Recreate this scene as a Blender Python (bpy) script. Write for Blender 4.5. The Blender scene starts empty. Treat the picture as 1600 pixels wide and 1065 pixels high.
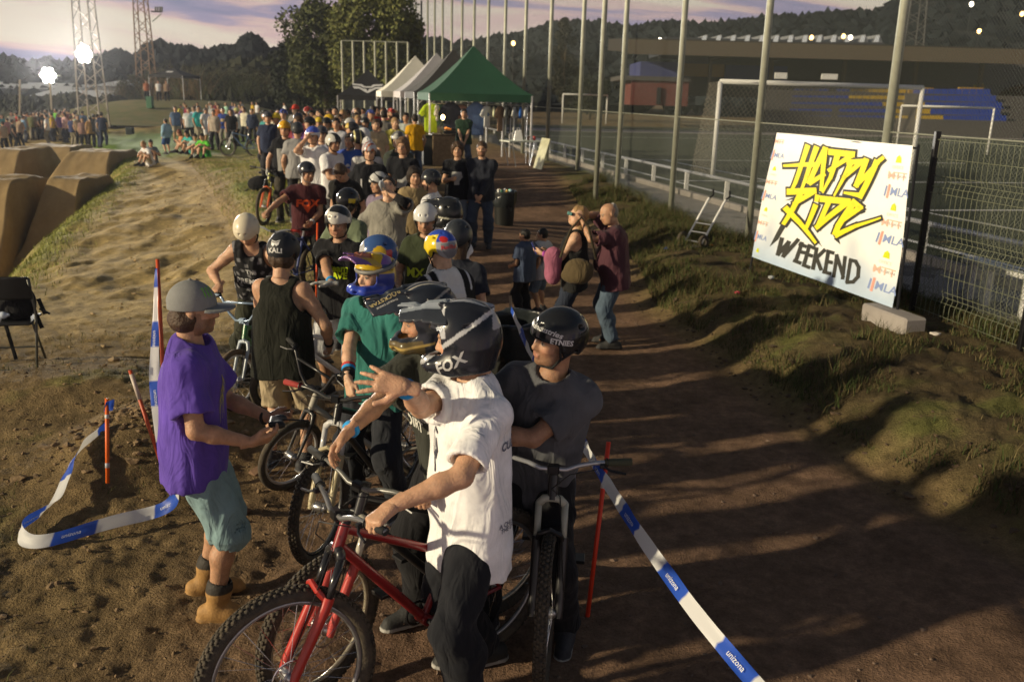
import bpy, bmesh, math, random
import numpy as np
from mathutils import Vector, Matrix, Quaternion
from mathutils.bvhtree import BVHTree
rad = math.radians
S = bpy.context.scene
COL = S.collection
random.seed(7); RNG = np.random.default_rng(7)

# ------------------------------------------------------------------ camera
FOC, PITCH, ROLL, CAMH = 1400.0, math.atan((532.5-150)/1400), rad(1.5), 2.65
_F = np.array([0, math.cos(PITCH), -math.sin(PITCH)])
_R0 = np.array([1., 0, 0]); _U0 = np.array([0, math.sin(PITCH), math.cos(PITCH)])
_R = _R0*math.cos(ROLL)+_U0*math.sin(ROLL); _U = -_R0*math.sin(ROLL)+_U0*math.cos(ROLL)
cd = bpy.data.cameras.new('camera'); cam = bpy.data.objects.new('camera', cd); COL.objects.link(cam)
cd.sensor_width = 36; cd.lens = 36*FOC/1600; cd.clip_start = .05; cd.clip_end = 3000
M = Matrix(((_R[0], _U[0], -_F[0], 0), (_R[1], _U[1], -_F[1], 0), (_R[2], _U[2], -_F[2], CAMH), (0, 0, 0, 1)))
cam.matrix_world = M
cd.dof.use_dof = True; cd.dof.focus_distance = 4.6; cd.dof.aperture_fstop = 3.5
S.camera = cam
S.render.resolution_x = 1024; S.render.resolution_y = 681

# ------------------------------------------------------------------ light
SUN_EL, SUN_AZ = rad(16.5), rad(21)          # light travels towards +x, slightly +y
SUN_DIR = Vector((-math.cos(SUN_AZ)*math.cos(SUN_EL), -math.sin(SUN_AZ)*math.cos(SUN_EL), math.sin(SUN_EL)))
sd = bpy.data.lights.new('sun', 'SUN'); so = bpy.data.objects.new('sun', sd); COL.objects.link(so)
sd.energy = 4.6; sd.angle = rad(1.6); sd.color = (1.0, .84, .56)  # sun lamp standing in for the unseen floodlights off to the left
so.rotation_euler = SUN_DIR.to_track_quat('Z', 'Y').to_euler()
so.location = (-30, -10, 30)
W = bpy.data.worlds.new('World'); S.world = W; W.use_nodes = True
nt = W.node_tree; nt.nodes.clear()
def N(t, **kw):
    n = nt.nodes.new(t)
    for k, v in kw.items(): setattr(n, k, v)
    return n
L = nt.links.new
out = N('ShaderNodeOutputWorld'); bg = N('ShaderNodeBackground'); L(bg.outputs[0], out.inputs[0])
sky = N('ShaderNodeTexSky', sky_type='NISHITA'); sky.sun_disc = False
sky.sun_elevation = rad(4); sky.sun_rotation = math.atan2(SUN_DIR.x, SUN_DIR.y)
sky.air_density = 1.4; sky.dust_density = 2.0; sky.ozone_density = 3.0
# high streaked cloud, the same all round the horizon
tc = N('ShaderNodeTexCoord'); sep = N('ShaderNodeSeparateXYZ'); L(tc.outputs['Generated'], sep.inputs[0])
def math_(op, a, b=None):
    n = N('ShaderNodeMath', operation=op)
    for i, v in enumerate((a, b)):
        if v is None: continue
        if isinstance(v, (int, float)): n.inputs[i].default_value = v
        else: L(v, n.inputs[i])
    return n.outputs[0]
az = math_('ARCTAN2', sep.outputs[0], sep.outputs[1])
el = math_('MAXIMUM', sep.outputs[2], 0.0)
comb = N('ShaderNodeCombineXYZ')
L(math_('MULTIPLY', az, 2.2), comb.inputs[0])
L(math_('ADD', math_('MULTIPLY', el, 17.0), math_('MULTIPLY', az, 1.1)), comb.inputs[1])
n1 = N('ShaderNodeTexNoise'); n1.inputs['Scale'].default_value = 1.5; n1.inputs['Detail'].default_value = 8; n1.inputs['Roughness'].default_value = .58; n1.inputs['Distortion'].default_value = .5
L(comb.outputs[0], n1.inputs['Vector'])
cr = N('ShaderNodeValToRGB'); L(n1.outputs['Fac'], cr.inputs[0])
e = cr.color_ramp.elements
e[0].position = .33; e[0].color = (.24, .27, .45, 1); e[1].position = .64; e[1].color = (1.0, .90, .72, 1)
for p, c in ((.43, (.44, .38, .55, 1)), (.49, (.86, .60, .57, 1)), (.56, (.96, .82, .66, 1))):
    q = cr.color_ramp.elements.new(p); q.color = c
# the lit cloud deck thins towards a darker dusk zenith
fade = N('ShaderNodeMapRange'); L(sep.outputs[2], fade.inputs[0])
fade.inputs[1].default_value = .02; fade.inputs[2].default_value = .38; fade.inputs[3].default_value = .96; fade.inputs[4].default_value = .05
skys = N('ShaderNodeVectorMath', operation='SCALE'); L(sky.outputs[0], skys.inputs[0]); skys.inputs[3].default_value = .12
mx = N('ShaderNodeMix', data_type='RGBA'); L(fade.outputs[0], mx.inputs[0]); L(skys.outputs[0], mx.inputs[6]); L(cr.outputs[0], mx.inputs[7])
L(mx.outputs[2], bg.inputs[0]); bg.inputs[1].default_value = .84
S.view_settings.view_transform = 'Standard'; S.view_settings.look = 'None'
S.view_settings.exposure = 0.12; S.view_settings.gamma = 1.0; S.view_settings.use_curve_mapping = False
S.render.engine = 'CYCLES'
S.cycles.use_denoising = True; S.cycles.max_bounces = 6; S.cycles.transparent_max_bounces = 24
S.cycles.use_adaptive_sampling = True; S.cycles.adaptive_threshold = .02; S.cycles.sample_clamp_indirect = 6

# ------------------------------------------------------------------ pixel helpers (photo pixels, 1600 x 1065)
CP = np.array([0, 0, CAMH])
def ray(x, y):
    v = _F*FOC+_R*(x-800)+_U*(532.5-y)
    return v/FOC
def at(x, y, z=0.0):
    v = ray(x, y); return CP+v*((z-CAMH)/v[2])
def dep(x, y, d):
    return CP+ray(x, y)*d
def proj(p):
    d = np.asarray(p, float)-CP; k = d@_F
    return 800+FOC*(d@_R)/k, 532.5-FOC*(d@_U)/k
# ------------------------------------------------------------------ materials
_mats = {}
def mat(name, col, rough=.7, metal=0., var=.12, scale=6., bump=0., bscale=40., spec=.4, attr=False, emit=None, col2=None, alpha=None, sheen=0., coat=0., fold=False, sss=0.):
    key = name
    if key in _mats: return _mats[key]
    m = bpy.data.materials.new(name); m.use_nodes = True; t = m.node_tree; b = t.nodes['Principled BSDF']
    b.inputs['Roughness'].default_value = rough; b.inputs['Metallic'].default_value = metal
    b.inputs['Specular IOR Level'].default_value = spec
    if coat: b.inputs['Coat Weight'].default_value = coat; b.inputs['Coat Roughness'].default_value = .12
    if sheen: b.inputs['Sheen Weight'].default_value = sheen
    c = tuple(col)+(1,) if len(col) == 3 else tuple(col)
    b.inputs['Base Color'].default_value = c
    tex = t.nodes.new('ShaderNodeTexCoord')
    src = None
    if attr:
        a = t.nodes.new('ShaderNodeAttribute'); a.attribute_name = 'Col'; src = a.outputs['Color']
    if var > 0:
        n = t.nodes.new('ShaderNodeTexNoise'); n.inputs['Scale'].default_value = scale; n.inputs['Detail'].default_value = 5; n.inputs['Roughness'].default_value = .65
        t.links.new(tex.outputs['Object'], n.inputs['Vector'])
        mr = t.nodes.new('ShaderNodeMapRange'); mr.inputs[1].default_value = .3; mr.inputs[2].default_value = .7
        t.links.new(n.outputs['Fac'], mr.inputs[0])
        if col2 is not None:
            x = t.nodes.new('ShaderNodeMix'); x.data_type = 'RGBA'; x.inputs[6].default_value = c; x.inputs[7].default_value = tuple(col2)+(1,)
            t.links.new(mr.outputs[0], x.inputs[0]); src = x.outputs[2]
        else:
            mr.inputs[3].default_value = 1-var; mr.inputs[4].default_value = 1+var
            x = t.nodes.new('ShaderNodeMix'); x.data_type = 'RGBA'; x.blend_type = 'MULTIPLY'; x.inputs[0].default_value = 1.0
            if src is not None: t.links.new(src, x.inputs[6])
            else: x.inputs[6].default_value = c
            t.links.new(mr.outputs[0], x.inputs[7]); src = x.outputs[2]
    if src is not None: t.links.new(src, b.inputs['Base Color'])
    if bump > 0:
        n2 = t.nodes.new('ShaderNodeTexNoise'); n2.inputs['Scale'].default_value = bscale; n2.inputs['Detail'].default_value = 4
        if fold:
            mp = t.nodes.new('ShaderNodeMapping'); mp.inputs['Scale'].default_value = (1, 1, .38); mp.inputs['Rotation'].default_value = (.25, .2, 0); t.links.new(tex.outputs['Object'], mp.inputs[0]); t.links.new(mp.outputs[0], n2.inputs['Vector']); n2.inputs['Distortion'].default_value = 1.4; n2.inputs['Detail'].default_value = 2.5
        else: t.links.new(tex.outputs['Object'], n2.inputs['Vector'])
        bp = t.nodes.new('ShaderNodeBump'); bp.inputs['Strength'].default_value = bump; bp.inputs['Distance'].default_value = .026 if fold else .01
        t.links.new(n2.outputs['Fac'], bp.inputs['Height']); t.links.new(bp.outputs[0], b.inputs['Normal'])
    if emit: b.inputs['Emission Color'].default_value = c; b.inputs['Emission Strength'].default_value = emit
    if alpha is not None: b.inputs['Alpha'].default_value = alpha
    if sss: b.inputs['Subsurface Weight'].default_value = sss; b.inputs['Subsurface Scale'].default_value = .012; b.inputs['Subsurface Radius'].default_value = (1, .35, .2)
    _mats[key] = m
    return m
def cloth(c): return mat('cloth_%02x%02x%02x' % tuple(int(max(0, min(1, v))*255) for v in c), c, .88, var=.20, scale=5, bump=.85, bscale=11, spec=.15, sheen=.06, fold=True)
def paint(c, rough=.32, metal=0.): return mat('paint_%02x%02x%02x_%d' % (tuple(int(max(0, min(1, v))*255) for v in c)+(int(rough*100),)), c, rough, metal, var=.10, scale=14, spec=.5)
SKINS = [(.50, .29, .18), (.42, .235, .14), (.56, .345, .225), (.34, .185, .11), (.47, .27, .165)]
def skinmat(i): return mat('skin_%d' % i, SKINS[i], .5, var=.22, scale=24, bump=.3, bscale=130, spec=.4, attr=True, sss=.12)
HAIRS = {'dark': (.022, .015, .011), 'brown': (.06, .035, .02), 'blond': (.32, .20, .09), 'grey': (.22, .20, .18), 'black': (.012, .01, .009), 'lightbrown': (.13, .075, .04), 'red': (.16, .05, .025)}
def hairmat(k): return mat('hair_'+k, HAIRS[k], .5, var=.35, scale=60, bump=.8, bscale=90, spec=.3)
M_RUBBER = mat('tyre_rubber', (.035, .031, .027), .85, col2=(.095, .075, .05), scale=18, bump=.5, bscale=120)
M_BLACK = mat('black_plastic', (.012, .012, .013), .45, var=.2)
M_BLACKM = mat('black_metal', (.015, .015, .017), .35, metal=.4)
M_CHROME = mat('chrome', (.62, .62, .62), .22, metal=1., var=.08)
M_ALU = mat('aluminium', (.45, .45, .46), .35, metal=.9)
M_WHITE = mat('white_paint', (.72, .72, .70), .5, var=.06)
M_WOOD = mat('wood', (.34, .24, .14), .8, col2=(.22, .15, .085), scale=12, bump=.3)
M_STEELG = mat('galvanised_steel', (.30, .31, .25), .5, metal=.25, var=.15, scale=8)

# ------------------------------------------------------------------ objects
def link(name, me, material=None, parent=None):
    o = bpy.data.objects.new(name, me); COL.objects.link(o)
    if material is not None and me is not None and len(me.materials) == 0: me.materials.append(material)
    if parent is not None: o.parent = parent
    return o
def setmat(o, m):
    if len(o.data.materials) == 0: o.data.materials.append(m)
    o.material_slots[0].link = 'OBJECT'; o.material_slots[0].material = m
def empty(name, loc=(0, 0, 0), rz=0.):
    o = bpy.data.objects.new(name, None); COL.objects.link(o); o.location = loc; o.rotation_euler = (0, 0, rz); o.empty_display_size = .1
    return o
def tag(o, label=None, cat=None, group=None, kind=None):
    if label: o['label'] = label
    if cat: o['category'] = cat
    if group: o['group'] = group
    if kind: o['kind'] = kind
    return o
def mkmesh(name, V, Fs, smooth=True, col=None):
    """V (n,3); Fs list of index arrays, each (m,k)."""
    me = bpy.data.meshes.new(name)
    V = np.asarray(V, np.float32)
    Fs = [np.asarray(f, np.int32) for f in (Fs if isinstance(Fs, list) else [Fs]) if len(f)]
    me.vertices.add(len(V)); me.vertices.foreach_set('co', V.ravel())
    nl = sum(f.size for f in Fs); npoly = sum(len(f) for f in Fs)
    me.loops.add(nl); me.polygons.add(npoly)
    vi = np.concatenate([f.ravel() for f in Fs]) if Fs else np.zeros(0, np.int32)
    st = []; c = 0
    for f in Fs:
        k = f.shape[1]; st.append(c+np.arange(len(f))*k); c += f.size
    me.loops.foreach_set('vertex_index', vi)
    if st: me.polygons.foreach_set('loop_start', np.concatenate(st).astype(np.int32))
    me.update(calc_edges=True); me.validate()
    me.polygons.foreach_set('use_smooth', np.full(len(me.polygons), bool(smooth)))
    if col is not None and len(me.vertices) == len(col):
        a = me.attributes.new('Col', 'FLOAT_COLOR', 'POINT')
        c4 = np.ones((len(col), 4), np.float32); c4[:, :3] = col; a.data.foreach_set('color', c4.ravel())
    return me
class MB:
    """collects quads/tris into one mesh"""
    def __init__(s): s.v = []; s.q = []; s.t = []; s.n = 0
    def add(s, V, q=None, t=None):
        V = np.asarray(V, float)
        if q is not None and len(q): s.q.append(np.asarray(q)+s.n)
        if t is not None and len(t): s.t.append(np.asarray(t)+s.n)
        s.v.append(V); s.n += len(V); return s
    def tube(s, pts, r, n=10, cap=True):
        P = np.asarray(pts, float); m = len(P); r = np.broadcast_to(np.asarray(r, float), (m,))
        T = np.gradient(P, axis=0) if m > 2 else np.repeat((P[-1]-P[0])[None], m, 0)
        T /= np.linalg.norm(T, axis=1)[:, None]+1e-12
        up = np.array([0, 0, 1.]) if abs(T[0, 2]) < .9 else np.array([1., 0, 0])
        A = []
        x = np.cross(up, T[0]); x /= np.linalg.norm(x)
        for i in range(m):
            x = x-T[i]*(x@T[i]); x /= np.linalg.norm(x)+1e-12
            A.append((x, np.cross(T[i], x)))
        a = np.linspace(0, 2*np.pi, n, endpoint=False); V = []
        for i in range(m):
            V.append(P[i]+r[i]*(np.cos(a)[:, None]*A[i][0]+np.sin(a)[:, None]*A[i][1]))
        V = np.concatenate(V); q = []
        j = np.arange(n); jn = (j+1) % n
        for i in range(m-1): q.append(np.stack([i*n+j, i*n+jn, (i+1)*n+jn, (i+1)*n+j], 1))
        t = None
        if cap:
            V = np.concatenate([V, P[:1], P[-1:]]); c0 = m*n; c1 = c0+1
            t = np.concatenate([np.stack([np.full(n, c0), jn, j], 1), np.stack([np.full(n, c1), (m-1)*n+j, (m-1)*n+jn], 1)])
        return s.add(V, np.concatenate(q), t)
    def box(s, c, h, R=None, bev=0.):
        c = np.asarray(c, float); h = np.asarray(h, float)
        sg = np.array([[x, y, z] for x in (-1, 1) for y in (-1, 1) for z in (-1, 1)], float)
        if bev <= 0:
            V = sg*h; q = [[0, 1, 3, 2], [4, 6, 7, 5], [0, 4, 5, 1], [2, 3, 7, 6], [0, 2, 6, 4], [1, 5, 7, 3]]
            t = None
        else:
            V = []; ix = {}
            for i, g in enumerate(sg):
                for a in range(3):
                    w = g*(h-bev); w[a] = g[a]*h[a]; ix[(i, a)] = len(V); V.append(w)
            q = []; idx = lambda b: [i for i in range(8) if b(i)]
            F = {(0, -1): [0, 1, 3, 2], (0, 1): [4, 6, 7, 5], (1, -1): [0, 4, 5, 1], (1, 1): [2, 3, 7, 6], (2, -1): [0, 2, 6, 4], (2, 1): [1, 5, 7, 3]}
            for (a, sgn), f in F.items(): q.append([ix[(i, a)] for i in f])
            for i in range(8):
                for a in range(3):
                    k = i ^ (4 >> a)
                    if k > i:
                        b, c2 = [x for x in range(3) if x != a]
                        q.append([ix[(i, b)], ix[(k, b)], ix[(k, c2)], ix[(i, c2)]])
            t = [[ix[(i, 0)], ix[(i, 1)], ix[(i, 2)]] for i in range(8)]
            V = np.array(V)
        if R is not None: V = V@np.asarray(R).T
        return s.add(V+c, q, t)
    def torus(s, c, R, r, ax=(0, 1, 0), n=48, m=10, squash=1.):
        ax = np.asarray(ax, float); ax /= np.linalg.norm(ax)
        u = np.cross(ax, [0, 0, 1.] if abs(ax[2]) < .9 else [1., 0, 0]); u /= np.linalg.norm(u); w = np.cross(ax, u)
        a = np.linspace(0, 2*np.pi, n, endpoint=False); b = np.linspace(0, 2*np.pi, m, endpoint=False)
        d = np.cos(a)[:, None]*u+np.sin(a)[:, None]*w
        V = (d[:, None, :]*(R+r*np.cos(b))[None, :, None]+ax*(r*squash*np.sin(b))[None, :, None]).reshape(-1, 3)+np.asarray(c)
        i, j = np.meshgrid(np.arange(n), np.arange(m), indexing='ij'); i = i.ravel(); j = j.ravel()
        return s.add(V, np.stack([i*m+j, ((i+1) % n)*m+j, ((i+1) % n)*m+(j+1) % m, i*m+(j+1) % m], 1))
    def poly(s, P2, th=.0, F=None):
        """extruded polygon fan strip given as quad/tri list"""
        return s
    def build(s, name, material=None, parent=None, smooth=False, auto=False, col=None):
        V = np.concatenate(s.v); Fs = []
        if s.q: Fs.append(np.concatenate(s.q))
        if s.t: Fs.append(np.concatenate(s.t))
        me = mkmesh(name, V, Fs, smooth, col)
        if auto: 
            try: me.set_sharp_from_angle(angle=rad(40))
            except Exception: pass
        return link(name, me, material, parent)
    def mesh(s, name, smooth=False, auto=False):
        V = np.concatenate(s.v); Fs = []
        if s.q: Fs.append(np.concatenate(s.q))
        if s.t: Fs.append(np.concatenate(s.t))
        me = mkmesh(name, V, Fs, smooth or auto)
        if auto: me.set_sharp_from_angle(angle=rad(40))
        return me
def copy_tree(o, parent=None):
    c = o.copy(); COL.objects.link(c); c.parent = parent
    for ch in list(o.children): copy_tree(ch, c)
    return c

# ------------------------------------------------------------------ noise
def _hash(i, j, k, seed):
    h = (i*374761393+j*668265263+k*2147483647 % 4294967291+seed*1274126177) & 0xffffffff
    h = ((h ^ (h >> 13))*1274126177) & 0xffffffff
    return ((h ^ (h >> 16)) & 0xffff)/65535.0
def vnoise(x, y, seed=0):
    x = np.asarray(x, float); y = np.asarray(y, float)
    i = np.floor(x).astype(np.int64); j = np.floor(y).astype(np.int64); u = x-i; v = y-j
    u = u*u*(3-2*u); v = v*v*(3-2*v)
    a = _hash(i, j, 0, seed); b = _hash(i+1, j, 0, seed); c = _hash(i, j+1, 0, seed); d = _hash(i+1, j+1, 0, seed)
    return (a*(1-u)+b*u)*(1-v)+(c*(1-u)+d*u)*v
def fbm(x, y, oct=4, seed=0, gain=.5):
    s = 0; a = 1.; t = 0
    for o in range(oct):
        s = s+a*vnoise(x*2**o, y*2**o, seed+o*17); t += a; a *= gain
    return s/t-.5
def sstep(a, b, x):
    t = np.clip((x-a)/(b-a), 0, 1); return t*t*(3-2*t)

# ------------------------------------------------------------------ implicit surfaces
class Vol:
    def __init__(s, lo, hi, vs):
        s.vs = vs; s.o = np.asarray(lo, float)-2*vs
        n = np.ceil((np.asarray(hi, float)-s.o)/vs).astype(int)+3
        s.d = np.full(n, .5, np.float32); s.n = n
        s.ax = [(s.o[i]+np.arange(n[i])*vs).astype(np.float32) for i in range(3)]
    def blk(s, lo, hi):
        sl = []; cs = []
        for i in range(3):
            a = int(np.clip(math.floor((lo[i]-s.o[i])/s.vs), 0, s.n[i])); b = int(np.clip(math.ceil((hi[i]-s.o[i])/s.vs)+1, 0, s.n[i]))
            sl.append(slice(a, b)); sh = [1, 1, 1]; sh[i] = -1; cs.append(s.ax[i][a:b].reshape(sh))
        return tuple(sl), cs
    def comb(s, sl, v, k, op):
        a = s.d[sl]
        if a.size == 0: return
        if op == 'u':
            if k > 0:
                h = np.maximum(k-np.abs(a-v), 0)/k; s.d[sl] = np.minimum(a, v)-h*h*(k/4)
            else: s.d[sl] = np.minimum(a, v)
        else:
            if op == 's': v = -v
            if k > 0:
                h = np.maximum(k-np.abs(a-v), 0)/k; s.d[sl] = np.maximum(a, v)+h*h*(k/4)
            else: s.d[sl] = np.maximum(a, v)
    def cone(s, a, b, ra, rb, k=.02, flat=None, op='u'):
        a = np.asarray(a, float); b = np.asarray(b, float); m = max(ra, rb)+k+3*s.vs
        lo = np.minimum(a, b)-m; hi = np.maximum(a, b)+m
        sl, (x, y, z) = s.blk(lo, hi); ab = b-a; L2 = max(float(ab@ab), 1e-9)
        x = x-a[0]; y = y-a[1]; z = z-a[2]
        t = np.clip((x*ab[0]+y*ab[1]+z*ab[2])/L2, 0, 1)
        qx = x-t*ab[0]; qy = y-t*ab[1]; qz = z-t*ab[2]
        q2 = qx*qx+qy*qy+qz*qz
        if flat is not None:
            n, f = flat; q2 = q2+(qx*n[0]+qy*n[1]+qz*n[2])**2*(1/f**2-1)
        s.comb(sl, (np.sqrt(np.maximum(q2, 0))-(ra+(rb-ra)*t)).astype(np.float32), k, op); return s
    def ell(s, c, r, R=None, k=.02, op='u'):
        c = np.asarray(c, float); r = np.asarray(r, float); m = max(r)+k+3*s.vs
        sl, (x, y, z) = s.blk(c-m, c+m); x = x-c[0]; y = y-c[1]; z = z-c[2]
        if R is not None:
            R = np.asarray(R); x, y, z = (x*R[0, 0]+y*R[1, 0]+z*R[2, 0], x*R[0, 1]+y*R[1, 1]+z*R[2, 1], x*R[0, 2]+y*R[1, 2]+z*R[2, 2])
        k0 = np.sqrt((x/r[0])**2+(y/r[1])**2+(z/r[2])**2)+1e-6; k1 = np.sqrt((x/r[0]**2)**2+(y/r[1]**2)**2+(z/r[2]**2)**2)+1e-6
        s.comb(sl, (k0*(k0-1)/k1).astype(np.float32), k, op); return s
    def box(s, c, h, R=None, rd=.01, k=.01, op='u'):
        c = np.asarray(c, float); h = np.asarray(h, float); m = np.linalg.norm(h)+rd+k+3*s.vs
        sl, (x, y, z) = s.blk(c-m, c+m); x = x-c[0]; y = y-c[1]; z = z-c[2]
        if R is not None:
            R = np.asarray(R); x, y, z = (x*R[0, 0]+y*R[1, 0]+z*R[2, 0], x*R[0, 1]+y*R[1, 1]+z*R[2, 1], x*R[0, 2]+y*R[1, 2]+z*R[2, 2])
        x = np.abs(x)-(h[0]-rd); y = np.abs(y)-(h[1]-rd); z = np.abs(z)-(h[2]-rd)
        d = np.sqrt(np.maximum(x, 0)**2+np.maximum(y, 0)**2+np.maximum(z, 0)**2)+np.minimum(np.maximum(np.maximum(x, y), z), 0)-rd
        s.comb(sl, d.astype(np.float32), k, op); return s
    def plane(s, p, n, k=0.):
        """keep the side where (x-p).n < 0"""
        x, y, z = [s.ax[i].reshape([-1 if j == i else 1 for j in range(3)]) for i in range(3)]
        v = ((x-p[0])*n[0]+(y-p[1])*n[1]+(z-p[2])*n[2]).astype(np.float32)
        s.comb((slice(None),)*3, v, k, 'i'); return s
    def wrinkle(s, amp, seed=0, freq=30., stretch=(1, 1, .6)):
        I = np.where(np.abs(s.d) < .04)
        if len(I[0]) == 0: return s
        p = np.stack([s.ax[i][I[i]] for i in range(3)], 1)*np.asarray(stretch)
        r = np.random.default_rng(seed); acc = 0
        for o in range(4):
            w = r.normal(size=3); w /= np.linalg.norm(w); w2 = r.normal(size=3); w2 /= np.linalg.norm(w2)
            f = freq*(.5+.45*o)
            acc = acc+np.sin(p@w*f+1.9*np.sin(p@w2*f*.55+r.uniform(0, 6))+r.uniform(0, 6))/(1+.5*o)
        s.d[I] += (amp*(acc/2.2-.38)).astype(np.float32); return s
    def mesh(s):
        d = s.d; sg = d < 0
        c = sum(sg[a:d.shape[0]-1+a, b:d.shape[1]-1+b, e:d.shape[2]-1+e].astype(np.int8) for a in (0, 1) for b in (0, 1) for e in (0, 1))
        act = (c > 0) & (c < 8); I = np.argwhere(act)
        if len(I) == 0: return np.zeros((0, 3)), np.zeros((0, 4), int)
        vid = np.full(act.shape, -1, np.int32); vid[act] = np.arange(len(I))
        co = np.array([[a, b, e] for a in (0, 1) for b in (0, 1) for e in (0, 1)])
        vals = np.stack([d[I[:, 0]+o[0], I[:, 1]+o[1], I[:, 2]+o[2]] for o in co], 1)
        acc = np.zeros((len(I), 3)); cnt = np.zeros(len(I))
        for i in range(8):
            for a in range(3):
                j = i | (4 >> a)
                if j == i: continue
                va = vals[:, i]; vb = vals[:, j]; m = (va < 0) != (vb < 0)
                t = np.where(m, va/np.where(m, va-vb, 1), 0)
                acc += np.where(m[:, None], co[i]+(co[j]-co[i])*t[:, None], 0); cnt += m
        V = s.o+s.vs*(I+acc/cnt[:, None])
        Q = []
        for a in range(3):
            b, e = (a+1) % 3, (a+2) % 3
            s0 = [slice(1, -1)]*3; s1 = [slice(1, -1)]*3; s0[a] = slice(0, -1); s1[a] = slice(1, None)
            A = sg[tuple(s0)]; B = sg[tuple(s1)]; E = np.argwhere(A != B)
            if len(E) == 0: continue
            base = E.copy(); base[:, b] += 1; base[:, e] += 1
            def cell(db, de):
                q = base.copy(); q[:, b] -= db; q[:, e] -= de; return vid[q[:, 0], q[:, 1], q[:, 2]]
            q = np.stack([cell(1, 1), cell(0, 1), cell(0, 0), cell(1, 0)], 1)
            fl = ~A[E[:, 0], E[:, 1], E[:, 2]]
            q[fl] = q[fl][:, ::-1]; Q.append(q)
        return V, np.concatenate(Q)
# ------------------------------------------------------------------ figures
def Rx(a): c, s = math.cos(a), math.sin(a); return np.array([[1, 0, 0], [0, c, -s], [0, s, c]])
def Ry(a): c, s = math.cos(a), math.sin(a); return np.array([[c, 0, s], [0, 1, 0], [-s, 0, c]])
def Rz(a): c, s = math.cos(a), math.sin(a); return np.array([[c, -s, 0], [s, c, 0], [0, 0, 1]])
def nrm(v): v = np.asarray(v, float); return v/(np.linalg.norm(v)+1e-12)
def ik(a, t, l1, l2, hint):
    d = t-a; D = np.linalg.norm(d); u = d/(D+1e-9)
    if D > (l1+l2)*.995: D = (l1+l2)*.995; t = a+u*D
    if D < abs(l1-l2)+.06: D = abs(l1-l2)+.06; t = a+u*D
    c = (l1*l1+D*D-l2*l2)/(2*l1*D); s = math.sqrt(max(0, 1-c*c))
    h = np.asarray(hint, float); h = h-u*(h@u); h = nrm(h)
    return a+u*(l1*c)+h*(l1*s), t
def _cyl(s, a, b, ra, rb, k=.02, flat=None, op='u', ext0=0.):
    """cone with a flat cut at b"""
    a = np.asarray(a, float); b = np.asarray(b, float); m = max(ra, rb)+k+3*s.vs
    sl, (x, y, z) = s.blk(np.minimum(a, b)-m, np.maximum(a, b)+m); ab = b-a; L2 = float(ab@ab); Ln = math.sqrt(L2)
    x = x-a[0]; y = y-a[1]; z = z-a[2]
    tr = (x*ab[0]+y*ab[1]+z*ab[2])/L2; t = np.clip(tr, 0, 1); tt = np.clip(tr, 0, None)
    qx = x-tt*ab[0]; qy = y-tt*ab[1]; qz = z-tt*ab[2]; q2 = qx*qx+qy*qy+qz*qz
    if flat is not None:
        n, f = flat; q2 = q2+(qx*n[0]+qy*n[1]+qz*n[2])**2*(1/f**2-1)
    d = np.sqrt(np.maximum(q2, 0))-(ra+(rb-ra)*t)
    s.comb(sl, np.maximum(d, (tr-1)*Ln).astype(np.float32), k, op); return s
Vol.cyl = _cyl
def _func(s, fn, lo, hi, k=0., op='u'):
    sl, (x, y, z) = s.blk(lo, hi); v = np.broadcast_to(fn(x, y, z), s.d[sl].shape).astype(np.float32)
    s.comb(sl, v, k, op); return s
Vol.func = _func

# ---- flat prints: text and shapes as triangles, laid onto a surface
_txt = {}
def text2d(body, size=1., bold=.0, shear=0., align='CENTER'):
    k = (body, bold, shear, align)
    if k not in _txt:
        c = bpy.data.curves.new('t', 'FONT'); c.body = body; c.size = 1.; c.offset = bold; c.shear = shear; c.align_x = align; c.align_y = 'CENTER'; c.resolution_u = 2; c.space_line = .8
        o = bpy.data.objects.new('t', c); COL.objects.link(o); me = bpy.data.meshes.new_from_object(o)
        me.calc_loop_triangles(); V = np.zeros(len(me.vertices)*3); me.vertices.foreach_get('co', V)
        T = np.zeros(len(me.loop_triangles)*3, int); me.loop_triangles.foreach_get('vertices', T)
        bpy.data.objects.remove(o); bpy.data.meshes.remove(me); bpy.data.curves.remove(c)
        _txt[k] = (V.reshape(-1, 3)[:, :2], T.reshape(-1, 3))
    V, T = _txt[k]; return V*size, T
from mathutils.geometry import tessellate_polygon
def poly2d(*polys):
    V = []; T = []
    for p in polys:
        b = len(V); pv = [Vector((a[0], a[1], 0)) for a in p]
        for t in tessellate_polygon([pv]): T.append([b+i for i in t])
        V += [(a[0], a[1]) for a in p]
    return np.array(V, float), np.array(T)
def stroke2d(pts, w0, w1=None, closed=False):
    """tapered polyline as quads -> triangles"""
    P = np.asarray(pts, float); w1 = w0 if w1 is None else w1; V = []; T = []
    if closed: P = np.concatenate([P, P[:1]])
    n = len(P)
    for i in range(n-1):
        d = nrm(P[i+1]-P[i]); q = np.array([-d[1], d[0]]); a = w0+(w1-w0)*i/(n-1); b = w0+(w1-w0)*(i+1)/(n-1)
        s = len(V); e = d*min(a, .9*np.linalg.norm(P[i+1]-P[i]))*.35
        V += [P[i]-e+q*a/2, P[i]-e-q*a/2, P[i+1]+e-q*b/2, P[i+1]+e+q*b/2]; T += [[s, s+1, s+2], [s, s+2, s+3]]
    return np.array(V), np.array(T)
def join2d(*L):
    V = []; T = []; n = 0
    for v, t in L: V.append(v); T.append(t+n); n += len(v)
    return np.concatenate(V), np.concatenate(T)
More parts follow.
